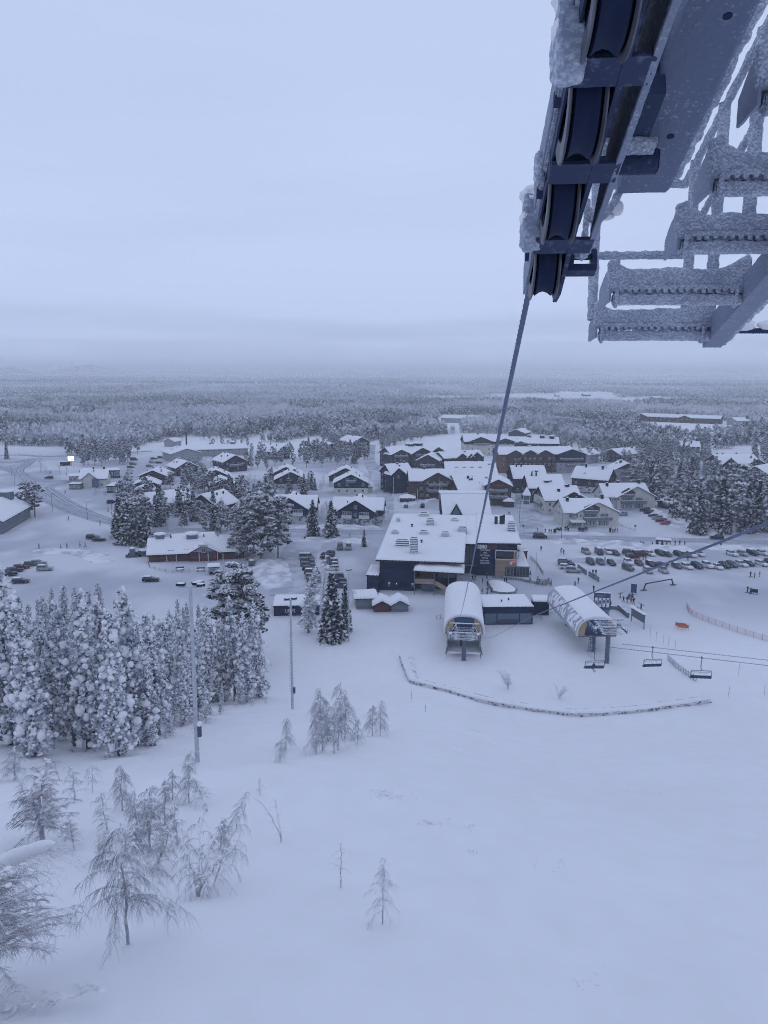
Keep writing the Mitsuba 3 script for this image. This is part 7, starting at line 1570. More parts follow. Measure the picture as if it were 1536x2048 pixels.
# ------------------------------------------------------------------ people
def figure(pose, seed=0):
    """One continuous body as joints with radii, hulled bone by bone, smoothed."""
    rng = np.random.default_rng(seed)
    J = dict(pelvis=(0, 0, .93, .155), belly=(.01, 0, 1.10, .15), chest=(.02, 0, 1.33, .165), neck=(.03, 0, 1.50, .065), head=(.05, 0, 1.64, .105), top=(.04, 0, 1.70, .095))
    step = {"stand": .04, "walk": .28, "ski": .06, "carry": .2, "sit": 0}[pose]
    for s, n in ((1, "l"), (-1, "r")):
        J["hip" + n] = (0, s * .09, .90, .105); J["knee" + n] = (s * step * .45 + .05 + (.08 if pose == "ski" else 0), s * .11, .50, .075); J["ank" + n] = (s * step - .02, s * .12, .10, .055); J["toe" + n] = (s * step + .14, s * .14, .05, .045)
        J["sh" + n] = (.01, s * .20, 1.42, .078); J["elb" + n] = (-s * step * .5 + .02, s * .28, 1.14, .06); J["hand" + n] = (-s * step * .6 + .12, s * .28, .92, .05)
        if pose == "ski": J["elb" + n] = (.05, s * .30, 1.15, .06); J["hand" + n] = (.28, s * .28, 1.08, .05)
    if pose == "carry": J["elbr"] = (.15, -.27, 1.2, .06); J["handr"] = (.22, -.18, 1.42, .05)
    if pose == "sit":
        for n, s in (("l", 1), ("r", -1)): J["knee" + n] = (.45, s * .12, .86, .075); J["ank" + n] = (.52, s * .13, .42, .055); J["toe" + n] = (.68, s * .15, .36, .045); J["hand" + n] = (.35, s * .18, 1.0, .05)
    bones = [("pelvis", "belly"), ("belly", "chest"), ("chest", "neck"), ("neck", "head"), ("head", "top")]
    for n in "lr": bones += [("pelvis", "hip" + n), ("hip" + n, "knee" + n), ("knee" + n, "ank" + n), ("ank" + n, "toe" + n), ("chest", "sh" + n), ("sh" + n, "elb" + n), ("elb" + n, "hand" + n)]
    sp = lambda j: manifold3d.Manifold.sphere(J[j][3], 10).translate(list(J[j][:3]))
    m = manifold3d.Manifold.batch_boolean([manifold3d.Manifold.batch_hull([sp(a), sp(b)]) for a, b in bones], manifold3d.OpType.Add).refine_to_length(.09).to_mesh()
    t = trimesh.Trimesh(m.vert_properties[:, :3], m.tri_verts); trimesh.smoothing.filter_taubin(t, iterations=5)
    return np.array(t.vertices), np.array(t.faces)
FIG = {p: figure(p) for p in ("stand", "walk", "ski", "carry", "sit")}
CLOTH = {"dark": ((.018, .022, .04), (.014, .016, .028)), "blue": ((.035, .06, .13), (.02, .024, .04)), "red": ((.20, .035, .04), (.025, .027, .04)), "grey": ((.12, .125, .14), (.03, .033, .05)), "pink": ((.32, .15, .17), (.05, .05, .065)), "pale": ((.34, .35, .38), (.03, .033, .05))}
_fg = {}
def fig_ply(pose, cl):
    if (pose, cl) not in _fg:
        v, f = FIG[pose]; j, t = CLOTH[cl]; z = v[:, 2]
        c = np.where((z > .93 if pose != "sit" else (z > .95) & (v[:, 0] < .32))[:, None], j, t)
        c = np.where((z > 1.545)[:, None], (.34, .22, .18), c); c = np.where(((z > 1.66) | ((z > 1.56) & (v[:, 0] < .02)))[:, None], (.02, .022, .03), c)
        c = np.where((z < .13)[:, None], (.02, .02, .025), c)
        _fg[pose, cl] = mikit.ply((v, f), "mat_vc", smooth=True, color=c)
    return _fg[pose, cl]
HAT = {k: mikit.ply((ICO[2][0] * [.118, .112, .085] + [.035, 0, 1.705], ICO[2][1]), k, smooth=True) for k in ("mat_chimney", "mat_sign_red", "mat_sign_white", "mat_glass_blue")}
SKI = MB().box(-.85, .75, -.045, .045, 0, .025).prism([(.75, 0), (.95, .09), (.95, .11), (.75, .025)], None, -.045, .045).ply("mat_chimney")
_pr = np.random.default_rng(12)
CLN = {"dark": "dark clothes", "blue": "a blue jacket", "red": "a red jacket", "grey": "a grey jacket", "pink": "a pink suit", "pale": "a pale jacket"}
def person(px, py, pose, cl, deg, where, group=None, s=1.0, M=None, skis=None):
    vb = {"stand": "standing", "walk": "walking", "ski": "on skis", "carry": "carrying skis", "sit": "sitting"}[pose]
    key = thing("person", f"person in {CLN[cl]} {vb} {where}", "person", group)
    if M is None: q = P(px, py); M = mat((q[0], q[1], float(H(q[0], q[1])) + (.05 if pose == "ski" else .03)), math.radians(deg), s)
    part(key, "body", fig_ply(pose, cl), M); part(key, "hat", HAT[list(HAT)[int(_pr.integers(4))]], M)
    if pose == "ski" or skis:
        k = thing("skis", f"skis under the person {where}", "skis", group and "skis of " + group)
        for y in (-.13, .13): part(k, "ski", SKI, M @ mat((0, y, .0 if pose != "sit" else .33)))
    if pose == "carry":
        k = thing("skis", f"skis shouldered by the person {where}", "skis", group and "skis of " + group)
        a = M @ mat((.1, -.17, 1.52)); a[:3, :3] = a[:3, :3] @ np.array([[.97, 0, -.24], [0, 1, 0], [.24, 0, .97]])
        for y in (-.05, .06): part(k, "ski", SKI, a @ mat((0, y, 0)))
def crowd(pxs, y0, where, group, seed):
    rng = np.random.default_rng(seed)
    for i, px in enumerate(pxs):
        cl = ["dark", "dark", "dark", "blue", "grey", "dark"][int(rng.integers(6))]
        key = thing("person", where, "person", group); q = P(px, y0 + rng.uniform(-2.2, 2.2)); M = mat((q[0], q[1], float(H(q[0], q[1])) + .03), rng.uniform(0, 6.28), rng.uniform(.92, 1.08))
        part(key, "body", fig_ply("stand" if rng.random() < .7 else "walk", cl), M); part(key, "hat", HAT[list(HAT)[int(rng.integers(4))]], M)
crowd([1108, 1110, 1112, 1114.5, 1116, 1118, 1120, 1122, 1109, 1119], 1065, "person in the crowd at the left corner of the white corner guesthouse", "crowd left of the white corner guesthouse", 1)
crowd([1130, 1132, 1134.5, 1136.5], 1062, "person in the crowd under the striped awning", "crowd under the awning", 2)
crowd([1157, 1159, 1161, 1163, 1165.5, 1168, 1171, 1174, 1166], 1064, "person in the crowd before the white corner guesthouse's dark middle", "crowd before the white corner guesthouse", 3)
crowd([1218, 1220, 1222, 1225, 1228, 1231, 1235, 1221], 1064, "person in the crowd at the right corner of the white corner guesthouse", "crowd right of the white corner guesthouse", 4)
crowd([1275, 1277.5, 1281, 1284, 1287], 1093, "person in the group left of the bus shelter", "group left of the bus shelter", 5)
for a in ((1075, 1064, "stand", "grey", 0, "alone at the street corner left of the guesthouse crowd"), (1090.5, 1066, "stand", "dark", 90, "left of the guesthouse crowd, near the black van"), (1098, 1067, "walk", "dark", 40, "beside the pair left of the crowd"), (1102, 1067, "stand", "dark", 10, "right of the pair left of the crowd"),
          (1082, 1102, "walk", "dark", -90, "on the plaza below the black van"), (1122, 1107, "carry", "pale", 60, "left of the car rows, farther of two"), (1127, 1109, "walk", "grey", 60, "left of the car rows, nearer of two"),
          (1185.5, 1150, "walk", "dark", -80, "below the barrier panels, left of two"), (1191.5, 1150, "walk", "dark", -80, "below the barrier panels, right of two"), (1149.5, 1174, "walk", "blue", -60, "above the slantwise canopy, left of two"), (1156.5, 1167, "carry", "dark", 200, "above the slantwise canopy, right of two"), (1187, 1183, "stand", "dark", 30, "alone above the piste map board"),
          (1220.5, 1214, "stand", "grey", 240, "beside the piste map board"), (1240, 1197, "carry", "pale", 10, "at the left end of the ski school group"), (1246.5, 1204, "walk", "blue", 0, "second in the ski school group"), (1254, 1206, "carry", "dark", 20, "third in the ski school group"), (1258, 1200, "stand", "dark", 90, "rear left in the ski school group"), (1264, 1199, "stand", "dark", 60, "rear right in the ski school group"),
          (1262, 1206, "stand", "pink", 60, "in the middle of the ski school group"), (1267, 1209, "carry", "dark", 90, "at the right end of the ski school group"), (1282, 1221, "carry", "dark", 120, "by the snow fence board"), (1206, 1228, "walk", "dark", 0, "half hidden behind the slantwise canopy"),
          (1501, 1154, "ski", "dark", 200, "below the front car row, left of three"), (1509, 1156, "stand", "red", 150, "below the front car row, middle of three"), (1519, 1154, "stand", "pink", 170, "below the front car row, right of three"), (1495, 1185, "ski", "dark", 200, "at the far right beside the small bench, taller"), (1501, 1187, "ski", "grey", 210, "at the far right beside the small bench, smaller"),
          (1304, 1093, "stand", "dark", 0, "close left of the bus shelter"), (1350, 1091, "stand", "dark", 40, "right of the bus shelter, first"), (1359, 1090, "stand", "dark", 60, "right of the bus shelter, second"), (1369, 1092, "stand", "dark", 10, "right of the bus shelter, third"), (1209.5, 1124, "stand", "dark", 0, "beside the open car in the second row"), (1286, 1121, "walk", "dark", 0, "behind the maroon van, left of two"), (1291, 1123, "stand", "dark", 0, "behind the maroon van, right of two"), (1375, 1122, "walk", "dark", 0, "between the two car rows"),
          (945, 1162, "walk", "dark", -60, "on the plaza left of the red banner, first"), (950, 1160, "walk", "blue", -60, "on the plaza left of the red banner, second"), (964.5, 1167, "stand", "grey", 0, "on the plaza under the white lettering"), (973.5, 1158, "carry", "dark", 60, "just below the red banner"), (974, 1174, "stand", "dark", 0, "above the round snowy bed's left end"), (975, 1187, "carry", "grey", 30, "at the ski rack by the left canopy"), (983, 1187, "stand", "grey", 90, "by the left end of the round snowy bed"), (1008.5, 1166, "walk", "dark", 0, "behind the round snowy bed, left of two"), (1012.5, 1166, "walk", "dark", 0, "behind the round snowy bed, right of two"), (964, 1189, "stand", "dark", 0, "close to the left canopy's right flank"),
          (78, 1097, "stand", "grey", 0, "alone on the open snow at far left"), (121.5, 1099, "walk", "pale", 0, "on the snowy mound at left, paler of two"), (134, 1097, "stand", "blue", 0, "on the snowy mound at left, darker of two"), (160, 1093, "walk", "pale", 0, "below the two black cars, left of two"), (170.5, 1095, "walk", "pale", 0, "below the two black cars, right of two"), (137, 1041, "walk", "dark", 0, "below the curving road"), (200, 1051, "stand", "dark", 0, "with a dog leash near the road's end"), (216, 1024, "stand", "dark", 0, "by the trees right of the pub, upper"), (224, 1031, "walk", "dark", 0, "by the trees right of the pub, lower"), (130.5, 988, "walk", "dark", 30, "on the lane in front of the pub"),
          (98.5, 948, "stand", "dark", 0, "left of the pub's road, first"), (102, 948, "stand", "dark", 0, "left of the pub's road, second"), (133, 951, "stand", "grey", 0, "at the pub's left corner, first"), (144, 953, "stand", "dark", 0, "at the pub's left corner, second"), (1016, 1031, "stand", "dark", 0, "in the pedestrian street, left of two"), (1019.5, 1031, "stand", "dark", 0, "in the pedestrian street, right of two")):
    person(*a)
Mc = CHAIR3 @ mat((0.0, .05, -4.48)); Mc[:3, :3] = Mc[:3, :3] @ np.array([[0, 1, 0], [1, 0, 0], [0, 0, 1.0]]) @ np.diag([1, 1, 1])
Mc[:3, 0], Mc[:3, 1] = -CHAIR3[:3, 1] * -1, CHAIR3[:3, 0] * -1
person(0, 0, "sit", "dark", 0, "on the lift chair under the slantwise canopy", M=Mc, skis=True)

# ------------------------------------------------------------------ lamp poles, masts, street lamps
mat_diffuse("mat_pole", laid((0.47, 0.49, 0.53), 0.2, 0.9)); mat_diffuse("mat_pole_dark", (0.10, 0.115, 0.15))
def lamp_pole(px, py, top, label, heads, r=.19, tilt=0):
    q = P(px, py); h = (py - top) * float((q - CAM) @ FWD) / F; k = thing("floodlight_pole", label, "lamp post")
    part(k, "pole", MB().tube([q - ZZ * .5, q + ZZ * h * .5, q + ZZ * h], np.array([1, .85, .68]) * r, 14).ply("mat_pole", smooth=40))
    mb = MB()
    for i in range(int((h - 3) / .36)): mb.box(-r - .2, -r * .6, -.03, .03, 2.6 + i * .36, 2.65 + i * .36, mat(q))
    part(k, "rungs", mb.ply("mat_pole"))
    part(k, "cross_arm", MB().box(-.9, .9, -.06, .06, h - .05, h + .08, mat(q, tilt)).ply("mat_pole"))
    for x, y, a in heads:
        M = mat(q + ZZ * (h + .18), tilt) @ mat((x, y, 0), a); hd = part(k, "floodlight", MB().box(-.34, .34, -.24, .24, -.05, .12, M).ply("mat_chimney"))
        part(hd, "glass", MB().box(-.30, .30, -.2, .2, -.075, -.053, M).ply("mat_glass_blue")); part(hd, "snow", mikit.ply((xf(M, ICO[2][0] * [.33, .23, .07] + [0, 0, .13]), ICO[2][1]), "mat_snow", smooth=True))
    M = mat(q); bxk = part(k, "switch_box", MB().box(.14, .42, -.15, .15, 2.3, 3.3, M).ply("mat_pole_dark")); part(bxk, "snow", mikit.ply((xf(M, ICO[2][0] * [.24, .24, .24] + [.28, 0, 3.4]), ICO[2][1]), "mat_snow", smooth=True))
lamp_pole(395, 1524, 1162, "tall white frosted floodlight pole with rungs in front of the left stand", [(-.75, 0, 0), (.4, .35, .5), (.85, -.1, .3), (.6, .7, .2)], .19)
lamp_pole(585, 1418, 1192, "slender frosted floodlight pole standing alone at mid slope", [(-.5, 0, 0), (.45, 0, .6)], .19, .3)
lamp_pole(698, 1283, 1137, "thin dark floodlight pole beside the big drooping white spruce", [(.35, 0, .5), (-.3, 0, 0)], .15, .4)
def street_lamp(px, py, top, label, double=True):
    q = P(px, py); h = (py - top) * float((q - CAM) @ FWD) / F; k = thing("street_lamp", label, "street lamp")
    part(k, "pole", MB().tube([q - ZZ * .4, q + ZZ * h], [.11, .07], 8).ply("mat_pole_dark", smooth=40))
    for s in ((-1, 1) if double else (1,)):
        part(k, "arm", MB().tube([q + ZZ * (h - .1), q + [s * 1.0, 0, h + .1]], .045, 5).ply("mat_pole_dark")); l_ = part(k, "lamp_head", MB().box(s * 1.25 - .4, s * 1.25 + .4, -.18, .18, h + .05, h + .2, mat(q)).ply("mat_chimney"))
        part(l_, "snow", mikit.ply((ICO[2][0] * [.42, .2, .09] + q + [s * 1.25, 0, h + .2], ICO[2][1]), "mat_snow", smooth=True))
for a in ((105, 1023, 987, "double armed street lamp inside the road bend at left"), (175, 1040, 1003, "double armed street lamp right of the road bend"), (223, 1020, 1000, "double armed street lamp near the parked dark car by the pub"), (119, 947, 930, "double armed street lamp left of the pub, far side"), (23, 949, 933, "double armed street lamp at the roundabout's left edge"), (30, 973, 950, "double armed street lamp on the island of the road bend")): street_lamp(*a)
for a in ((1122.5, 1081, 1035, "tall street lamp beside the crowd at the white corner guesthouse"), (1444, 1080, 1030, "tall street lamp at the roadside by the right wood"), (1039, 1045, 1003, "street lamp left of the white bell tower"), (776, 1030, 1013, "small street lamp behind the right stone based chalet")): street_lamp(*a, double=False)
for px, py, top, l_ in ((1072, 1146, 1103, "thin white flagpole on the plaza right of the glazed annex"), (835, 1012, 976, "white flagpole left in front of the brown timber hotel"), (878, 1004, 957, "tallest white flagpole in front of the brown timber hotel"), (888, 992, 960, "white flagpole right of the tallest, before the brown hotel"), (894, 992, 963, "rightmost white flagpole before the brown timber hotel"), (787, 1002, 953, "stout pale post at the blue black hotel's corner"), (447, 1143, 1106, "white flagpole right of the small kiosk")):
    q = P(px, py); h = (py - top) * float((q - CAM) @ FWD) / F; k = thing("flagpole", l_, "flagpole"); scene[k] = MB().tube([q - ZZ * .4, q + ZZ * h], [.12, .07], 8).ply("mat_trim", smooth=40)
for i, (px, py, top) in enumerate(((1300, 1273, 1255), (1312, 1281, 1262), (1326, 1287, 1270), (1337, 1292, 1273), (1350, 1297, 1280), (1477, 1350, 1327), (1457, 1395, 1372), (1528, 1390, 1370), (823, 1400, 1380), (851, 1423, 1408))):
    q = P(px, py); h = (py - top) * float((q - CAM) @ FWD) / F; k = thing("marker_stake", f"thin bamboo marker stake on the piste, {ORD[[8, 9, 0, 1, 2, 3, 4, 6, 5, 7].index(i)] if i < 10 else ''} from the left", "stake"); scene[k] = MB().tube([q - ZZ * .2, q + ZZ * h], .028, 5).ply("mat_pole_dark")
# ------------------------------------------------------------------ walls, fences, boards, snow banks
def upright(px, py, yaw=None):
    """A frame standing on the snow at a pixel, facing the viewer unless yaw is given: x along, y towards the viewer's back, z up."""
    q = P(px, py)
    if yaw is None: d = nrm((q - CAM) * [1, 1, 0]); x = np.cross(d, ZZ)
    else: x = np.array([math.cos(yaw), math.sin(yaw), 0])
    return basis(q, x, np.cross(ZZ, x), ZZ), q
# dry stone wall of the station terrace
wpx = [(804, 1289), (808, 1305), (814, 1325), (826, 1352), (900, 1362), (985, 1382), (1080, 1400), (1175, 1411), (1240, 1402), (1330, 1390), (1420, 1376)]
wp = np.array([PH(a_, b_, 3.2) for a_, b_ in wpx])
from scipy.interpolate import PchipInterpolator
sw = np.r_[0, np.cumsum(np.linalg.norm(np.diff(wp[:, :2], axis=0), axis=1))]
sf = np.arange(0, sw[-1], .6); wc = np.stack([PchipInterpolator(sw, wp[:, k])(sf) for k in (0, 1)], -1)
tn = nrm(np.gradient(wc, axis=0)); nn = np.stack([-tn[:, 1], tn[:, 0]], -1); nn *= -1 if (nn[len(nn) // 2] @ wc[len(nn) // 2]) > 0 else 1      # nn: towards the viewer
zb = H(wc[:, 0], wc[:, 1]) - .25; zt = zb + .75 + .45 * meshkit.fbm(np.stack([sf * .3, sf * 0, sf * 0], -1), 3, 2)
mat_diffuse("mat_vent_snowy", proc(lambda p, n, uv: mix(mi.Color3f(0.46, 0.47, 0.50), mi.Color3f(*SNOW), smoothstep(.3, .6, fbm(p.x * 1.5, p.y * 1.5, p.z * 3, 3)))))
wk = thing("stone_wall", "low curved dry stone wall capped with snow below the lift stations", "wall")
sec = [(0.30, -.6), (.26, .0), (.22, .92), (-.35, .98), (-1.6, .75), (-2.6, -.4)]
g = np.stack([np.stack([wc[:, 0] + nn[:, 0] * o, wc[:, 1] + nn[:, 1] * o, zb + (zt - zb) * min(h, 1) if h > 0 else zb + h], -1) for o, h in sec], 1)
g2 = g.copy(); g2[:, :, 2] -= .05
v, f = sheet(g, g2); part(wk, "core", mikit.ply((v, f), "mat_vent_snowy", smooth=30))
cap = [(0.36, .80), (.30, 1.0), (0.0, 1.06), (-.5, 1.0), (-1.6, .55), (-2.8, -.05)]
nz = meshkit.fbm(np.stack([sf * .5, sf * 0 + 4, sf * 0], -1), 3, 5)
g = np.stack([np.stack([wc[:, 0] + nn[:, 0] * (o + .12 * nz), wc[:, 1] + nn[:, 1] * (o + .12 * nz), zb + (zt - zb) * h + .22 * nz], -1) for o, h in cap], 1); g2 = g.copy(); g2[:, :, 2] -= .16
v, f = sheet(g, g2); part(wk, "snow", mikit.ply((v, f), "mat_snow", smooth=True))
mb = MB(); rng = np.random.default_rng(5)
for i in range(len(sf)):
    for j in range(4):
        if rng.random() < .25: continue
        h = (zt[i] - zb[i]); z = zb[i] + h * (.08 + .22 * j) + rng.uniform(-.05, .05); r = rng.uniform(.14, .30)
        v, f = ICO[0]; d = 1 + .3 * (rng.random((len(v), 1)) - .5)
        c = np.array([wc[i, 0] + nn[i, 0] * .30 + tn[i, 0] * rng.uniform(-.3, .3), wc[i, 1] + nn[i, 1] * .30 + tn[i, 1] * rng.uniform(-.3, .3), z])
        k_ = rng.uniform(.6, 1.3); mb.add(c + v * d * [r, r, r * .55], f, np.array([.24, .245, .27]) * k_ if rng.random() < .36 else SNOWC * .85)
part(wk, "stones", vply(mb), kind="stuff")
def fence(label, pxs, h, post_mat, net_mat, posts, net=(5, .5), r=.035, cat="fence", name="fence", strips=None):
    k = thing(name, label, cat); w = np.array([P(*q) for q in pxs]); s = np.r_[0, np.cumsum(np.linalg.norm(np.diff(w[:, :2], axis=0), axis=1))]
    xy = lambda t: np.stack([np.interp(t, s, w[:, 0]), np.interp(t, s, w[:, 1])], -1)
    for t in np.linspace(0, s[-1], posts): q = np.r_[xy(t), 0]; q[2] = float(H(q[0], q[1])); part(k, "post", MB().tube([q - ZZ * .3, q + ZZ * (h + .15)], r, 5).ply(post_mat))
    mb = MB(); tt = np.linspace(0, s[-1], max(6, int(s[-1] / .9))); p2 = xy(tt); zz = H(p2[:, 0], p2[:, 1])
    for j in range(net[0]): z = .08 + (h - .1) * j / (net[0] - 1); mb.tube(np.c_[p2, zz + z], .018, 3, False)
    for t in np.arange(0, s[-1], net[1]): q = xy(t); z0 = float(H(q[0], q[1])); mb.tube([[q[0], q[1], z0 + .08], [q[0], q[1], z0 + h - .02]], .013, 3, False)
    part(k, "net", mb.ply(net_mat)); return k
mat_diffuse("mat_net_pink", (0.50, 0.27, 0.27)); mat_diffuse("mat_net_dark", (0.10, 0.115, 0.15)); mat_diffuse("mat_orange", (0.50, 0.17, 0.12))
fence("long pale red safety net curving across the piste at right", [(1373, 1216), (1378, 1226), (1387, 1233), (1420, 1246), (1465, 1262), (1500, 1273), (1560, 1290)], 1.35, "mat_net_dark", "mat_net_pink", 16, (8, .28))
fence("dark snow net fence right of the lift chairs", [(1335, 1320), (1350, 1335), (1368, 1348), (1392, 1364)], 1.15, "mat_net_dark", "mat_net_dark", 14, (7, .3))
fence("low rope fence around the red restaurant's snowy forecourt", [(296, 1128), (300, 1136), (318, 1141), (340, 1146), (352, 1146), (380, 1144)], .8, "wall_brown_wood", "wall_brown_wood", 9, (3, 2.0), .06)
fence("short pale barrier left of the left lift canopy", [(873, 1238), (890, 1236)], .9, "mat_net_dark", "mat_net_dark", 3, (2, 3.0), .05)
fence("long kerbside fence along the small car park right of the white guesthouse", [(1225, 1041), (1240, 1051), (1268, 1061)], .5, "wall_brown_wood", "wall_brown_wood", 8, (3, 3.0), .05)
fence("dark hedge-like railing descending right of the glazed annex", [(1060, 1118), (1072, 1128), (1086, 1150)], 1.1, "mat_net_dark", "mat_net_dark", 9, (6, .35), .06)
for i, ((a, b), l_) in enumerate(((((1146, 1134), (1150, 1138)), "leftmost"), (((1155, 1138), (1173, 1151)), "longest"), (((1177, 1152), (1187, 1159)), "third"), (((1187.5, 1158), (1198, 1165)), "rightmost"))):
    q0, q1 = P(*a), P(*b); x = nrm((q1 - q0) * [1, 1, 0]); Lb = float(np.linalg.norm((q1 - q0)[:2])); M = basis(q0, x, np.cross(ZZ, x), ZZ)
    k = thing("barrier_panel", f"{l_} dark mesh barrier panel of the line beside the car rows", "barrier", "barrier panels beside the cars")
    part(k, "frame", MB().box(0, Lb, -.04, .04, .1, .2, M).box(0, Lb, -.04, .04, 1.4, 1.5, M).box(0, .08, -.04, .04, .2, 1.4, M).box(Lb - .08, Lb, -.04, .04, .2, 1.4, M).ply("mat_net_dark"))
    mb = MB()
    for t in np.arange(.2, Lb - .1, .22): mb.box(t, t + .1, -.02, .02, .2, 1.4, M)
    part(k, "bars", mb.ply("mat_vent"))
# piste map board
q0, q1 = P(1186, 1232), P(1219, 1234); x = nrm((q1 - q0) * [1, 1, 0]); Lb = float(np.linalg.norm((q1 - q0)[:2])); M = basis(q0, x, np.cross(ZZ, x), ZZ)
k = thing("map_board", "large dark information board with four white panels behind the slantwise canopy", "information board")
part(k, "frame", MB().box(0, Lb, 0, .25, 1.6, 5.9, M).ply("mat_sta_blue"))
for i in range(4):
    w_ = part(k, "panel", MB().box(Lb * (.06 + .235 * i), Lb * (.06 + .235 * i + .17), -.05, -.004, 2.4, 4.7, M).ply("mat_sign_white"))
    part(w_, "print", MB().box(Lb * (.085 + .235 * i), Lb * (.06 + .235 * i + .145), -.058, -.052, 2.9 + .2 * i, 3.9 + .15 * i, M).ply("mat_vent"))
part(k, "title_strip", MB().box(Lb * .1, Lb * .7, -.04, -.004, 5.0, 5.4, M).ply("mat_vent"))
for xx in (.1, Lb - .3): part(k, "post", MB().box(xx, xx + .2, .03, .22, -.5, 1.6, M).ply("mat_vent"))
part(k, "snow", MB().box(-.03, Lb + .03, -.03, .28, 5.905, 6.1, M).ply("mat_snow"))
part(k, "lower_screen", MB().box(.4, Lb - .4, .1, .16, .1, 1.5, M).ply("mat_vent"))
# dark board, arch, snow-topped screen, gates
M, q = upright(1267, 1188); k = thing("notice_board", "dark upright notice board standing alone on the snow behind the ski group", "notice board")
part(k, "board", MB().box(-.75, .75, -.08, .08, .35, 2.75, M).ply("mat_sta_blue")); part(k, "foot", MB().box(-.7, -.6, -.4, .4, -.1, .35, M).box(.6, .7, -.4, .4, -.1, .35, M).ply("mat_vent"))
a, b = P(1287, 1181), P(1346, 1170); k = thing("arch", "low reddish brown start arch spanning the beginners' slope", "arch")
u = nrm((b - a) * [1, 1, 0]); wv = np.cross(ZZ, u); hA = 1.8
mb = MB(); arc = [a, a + ZZ * hA * .55 + u * .3, a + ZZ * hA + u * .8]; part(k, "leg", MB().tube(arc, .2, 8).ply("wall_red_wood", smooth=40))
part(k, "leg", MB().tube([b, b + ZZ * hA * .55 - u * .3, b + ZZ * hA - u * .8], .2, 8).ply("wall_red_wood", smooth=40)); part(k, "span", MB().tube(np.linspace(a + ZZ * hA + u * .5, b + ZZ * hA - u * .5, 5), .17, 8).ply("wall_red_wood", smooth=40))
for c in (a, b): part(k, "base", MB().box(-.9, .9, -.45, .45, -.1, .2, basis(c, u, wv, ZZ)).ply("mat_vent"))
q0, q1 = P(1262, 1243), P(1288, 1259); x = nrm((q1 - q0) * [1, 1, 0]); Lb = float(np.linalg.norm((q1 - q0)[:2])); M = basis(q0, x, np.cross(ZZ, x), ZZ)
k = thing("screen_fence", "tall pale screen with snow on top beside the slantwise canopy's queue area", "screen")
for xx in (0, Lb - .15): part(k, "post", MB().box(xx, xx + .15, -.08, .08, -.3, 3.6, M).ply("mat_sta_grey"))
for i in range(4): part(k, "panel", MB().box(.15 + (Lb - .3) * i / 4 + .02, .15 + (Lb - .3) * (i + 1) / 4 - .02, -.03, .03, 1.5, 3.4, M).ply("mat_vent"))
part(k, "net", MB().box(.15, Lb - .15, -.02, .02, .2, .26, M).box(.15, Lb - .15, -.02, .02, .8, .86, M).box(.15, Lb - .15, -.02, .02, 1.3, 1.36, M).ply("mat_net_pink"))
v, f = sheet(*[xf(M, grid_fn(lambda U, V: np.stack([U, V, 3.62 + dz * (1 - (V / .55) ** 2)], -1), np.linspace(-.3, Lb + .3, 14), np.linspace(-.5, .5, 7)).reshape(-1, 3)).reshape(14, 7, 3) for dz in (.42, 0)]); part(k, "snow", mikit.ply((v, f), "mat_snow", smooth=50))
for i in range(7):
    t = i / 6; M, q = upright(1237 + 18 * t, 1219 + 16 * t); k = thing("ticket_gate", f"grey ticket gate, {ORD[i]} of the row behind the slantwise canopy", "gate", "ticket gates")
    part(k, "cabinet", MB().box(-.35, .35, -.25, .25, .0, 1.25, M).ply("mat_sta_grey")); part(k, "arm", MB().box(.36, .9, -.03, .03, .8, .9, M).ply("mat_trim")); part(k, "snow", MB().box(-.36, .36, -.26, .26, 1.255, 1.33, M).ply("mat_snow"))
q0, q1 = P(1219, 1220), P(1237, 1222); x = nrm((q1 - q0) * [1, 1, 0]); Lb = float(np.linalg.norm((q1 - q0)[:2])); M = basis(q0, x, np.cross(ZZ, x), ZZ)
k = thing("barrier_panel", "pale low barrier between the map board and the ticket gates", "barrier"); part(k, "frame", MB().box(0, Lb, -.03, .03, .2, 1.1, M).ply("mat_vent")); part(k, "foot", MB().box(.1, .2, -.3, .3, -.05, .2, M).box(Lb - .2, Lb - .1, -.3, .3, -.05, .2, M).ply("mat_vent"))
# orange banners on the piste
for i, (px, py, l_) in enumerate(((1361, 1257, "rear"), (1366, 1260, "front"))):
    M, q = upright(px, py); k = thing("banner", f"small orange banner stretched between stakes on the right piste, {l_} of two", "banner"); part(k, "cloth", MB().box(-1.15, 1.15, -.02, .02, .55, 1.35, M).ply("mat_orange"))
    for xx in (-1.2, -.4, .4, 1.2): part(k, "stake", MB().tube(xf(M, np.array([[xx, .05, -.2], [xx * 1.05, .05, 1.6]])), .03, 5).ply("mat_orange"))
M, q = upright(1271, 1221); k = thing("banner", "orange cloth lying behind the pale screen", "banner"); scene[k] = mikit.ply(snow_blob(q + ZZ * .4, (1.1, .7, .6), 3, 2, .5), "mat_orange", smooth=True)
# red banner at the hall entrance
M, q = upright(976, 1151); k = thing("roll_up_banner", "bright pinkish red upright banner by the dark hall's entrance", "banner"); part(k, "cloth", MB().box(-.55, .55, -.05, .05, .4, 2.0, M).ply("mat_sign_red")); part(k, "print", MB().box(-.35, .35, -.07, -.055, .9, 1.3, M).ply("mat_sign_white")); part(k, "foot", MB().box(-.5, .5, -.3, .3, -.1, .12, M).box(-.05, .05, -.03, .03, .12, .4, M).ply("mat_vent"))
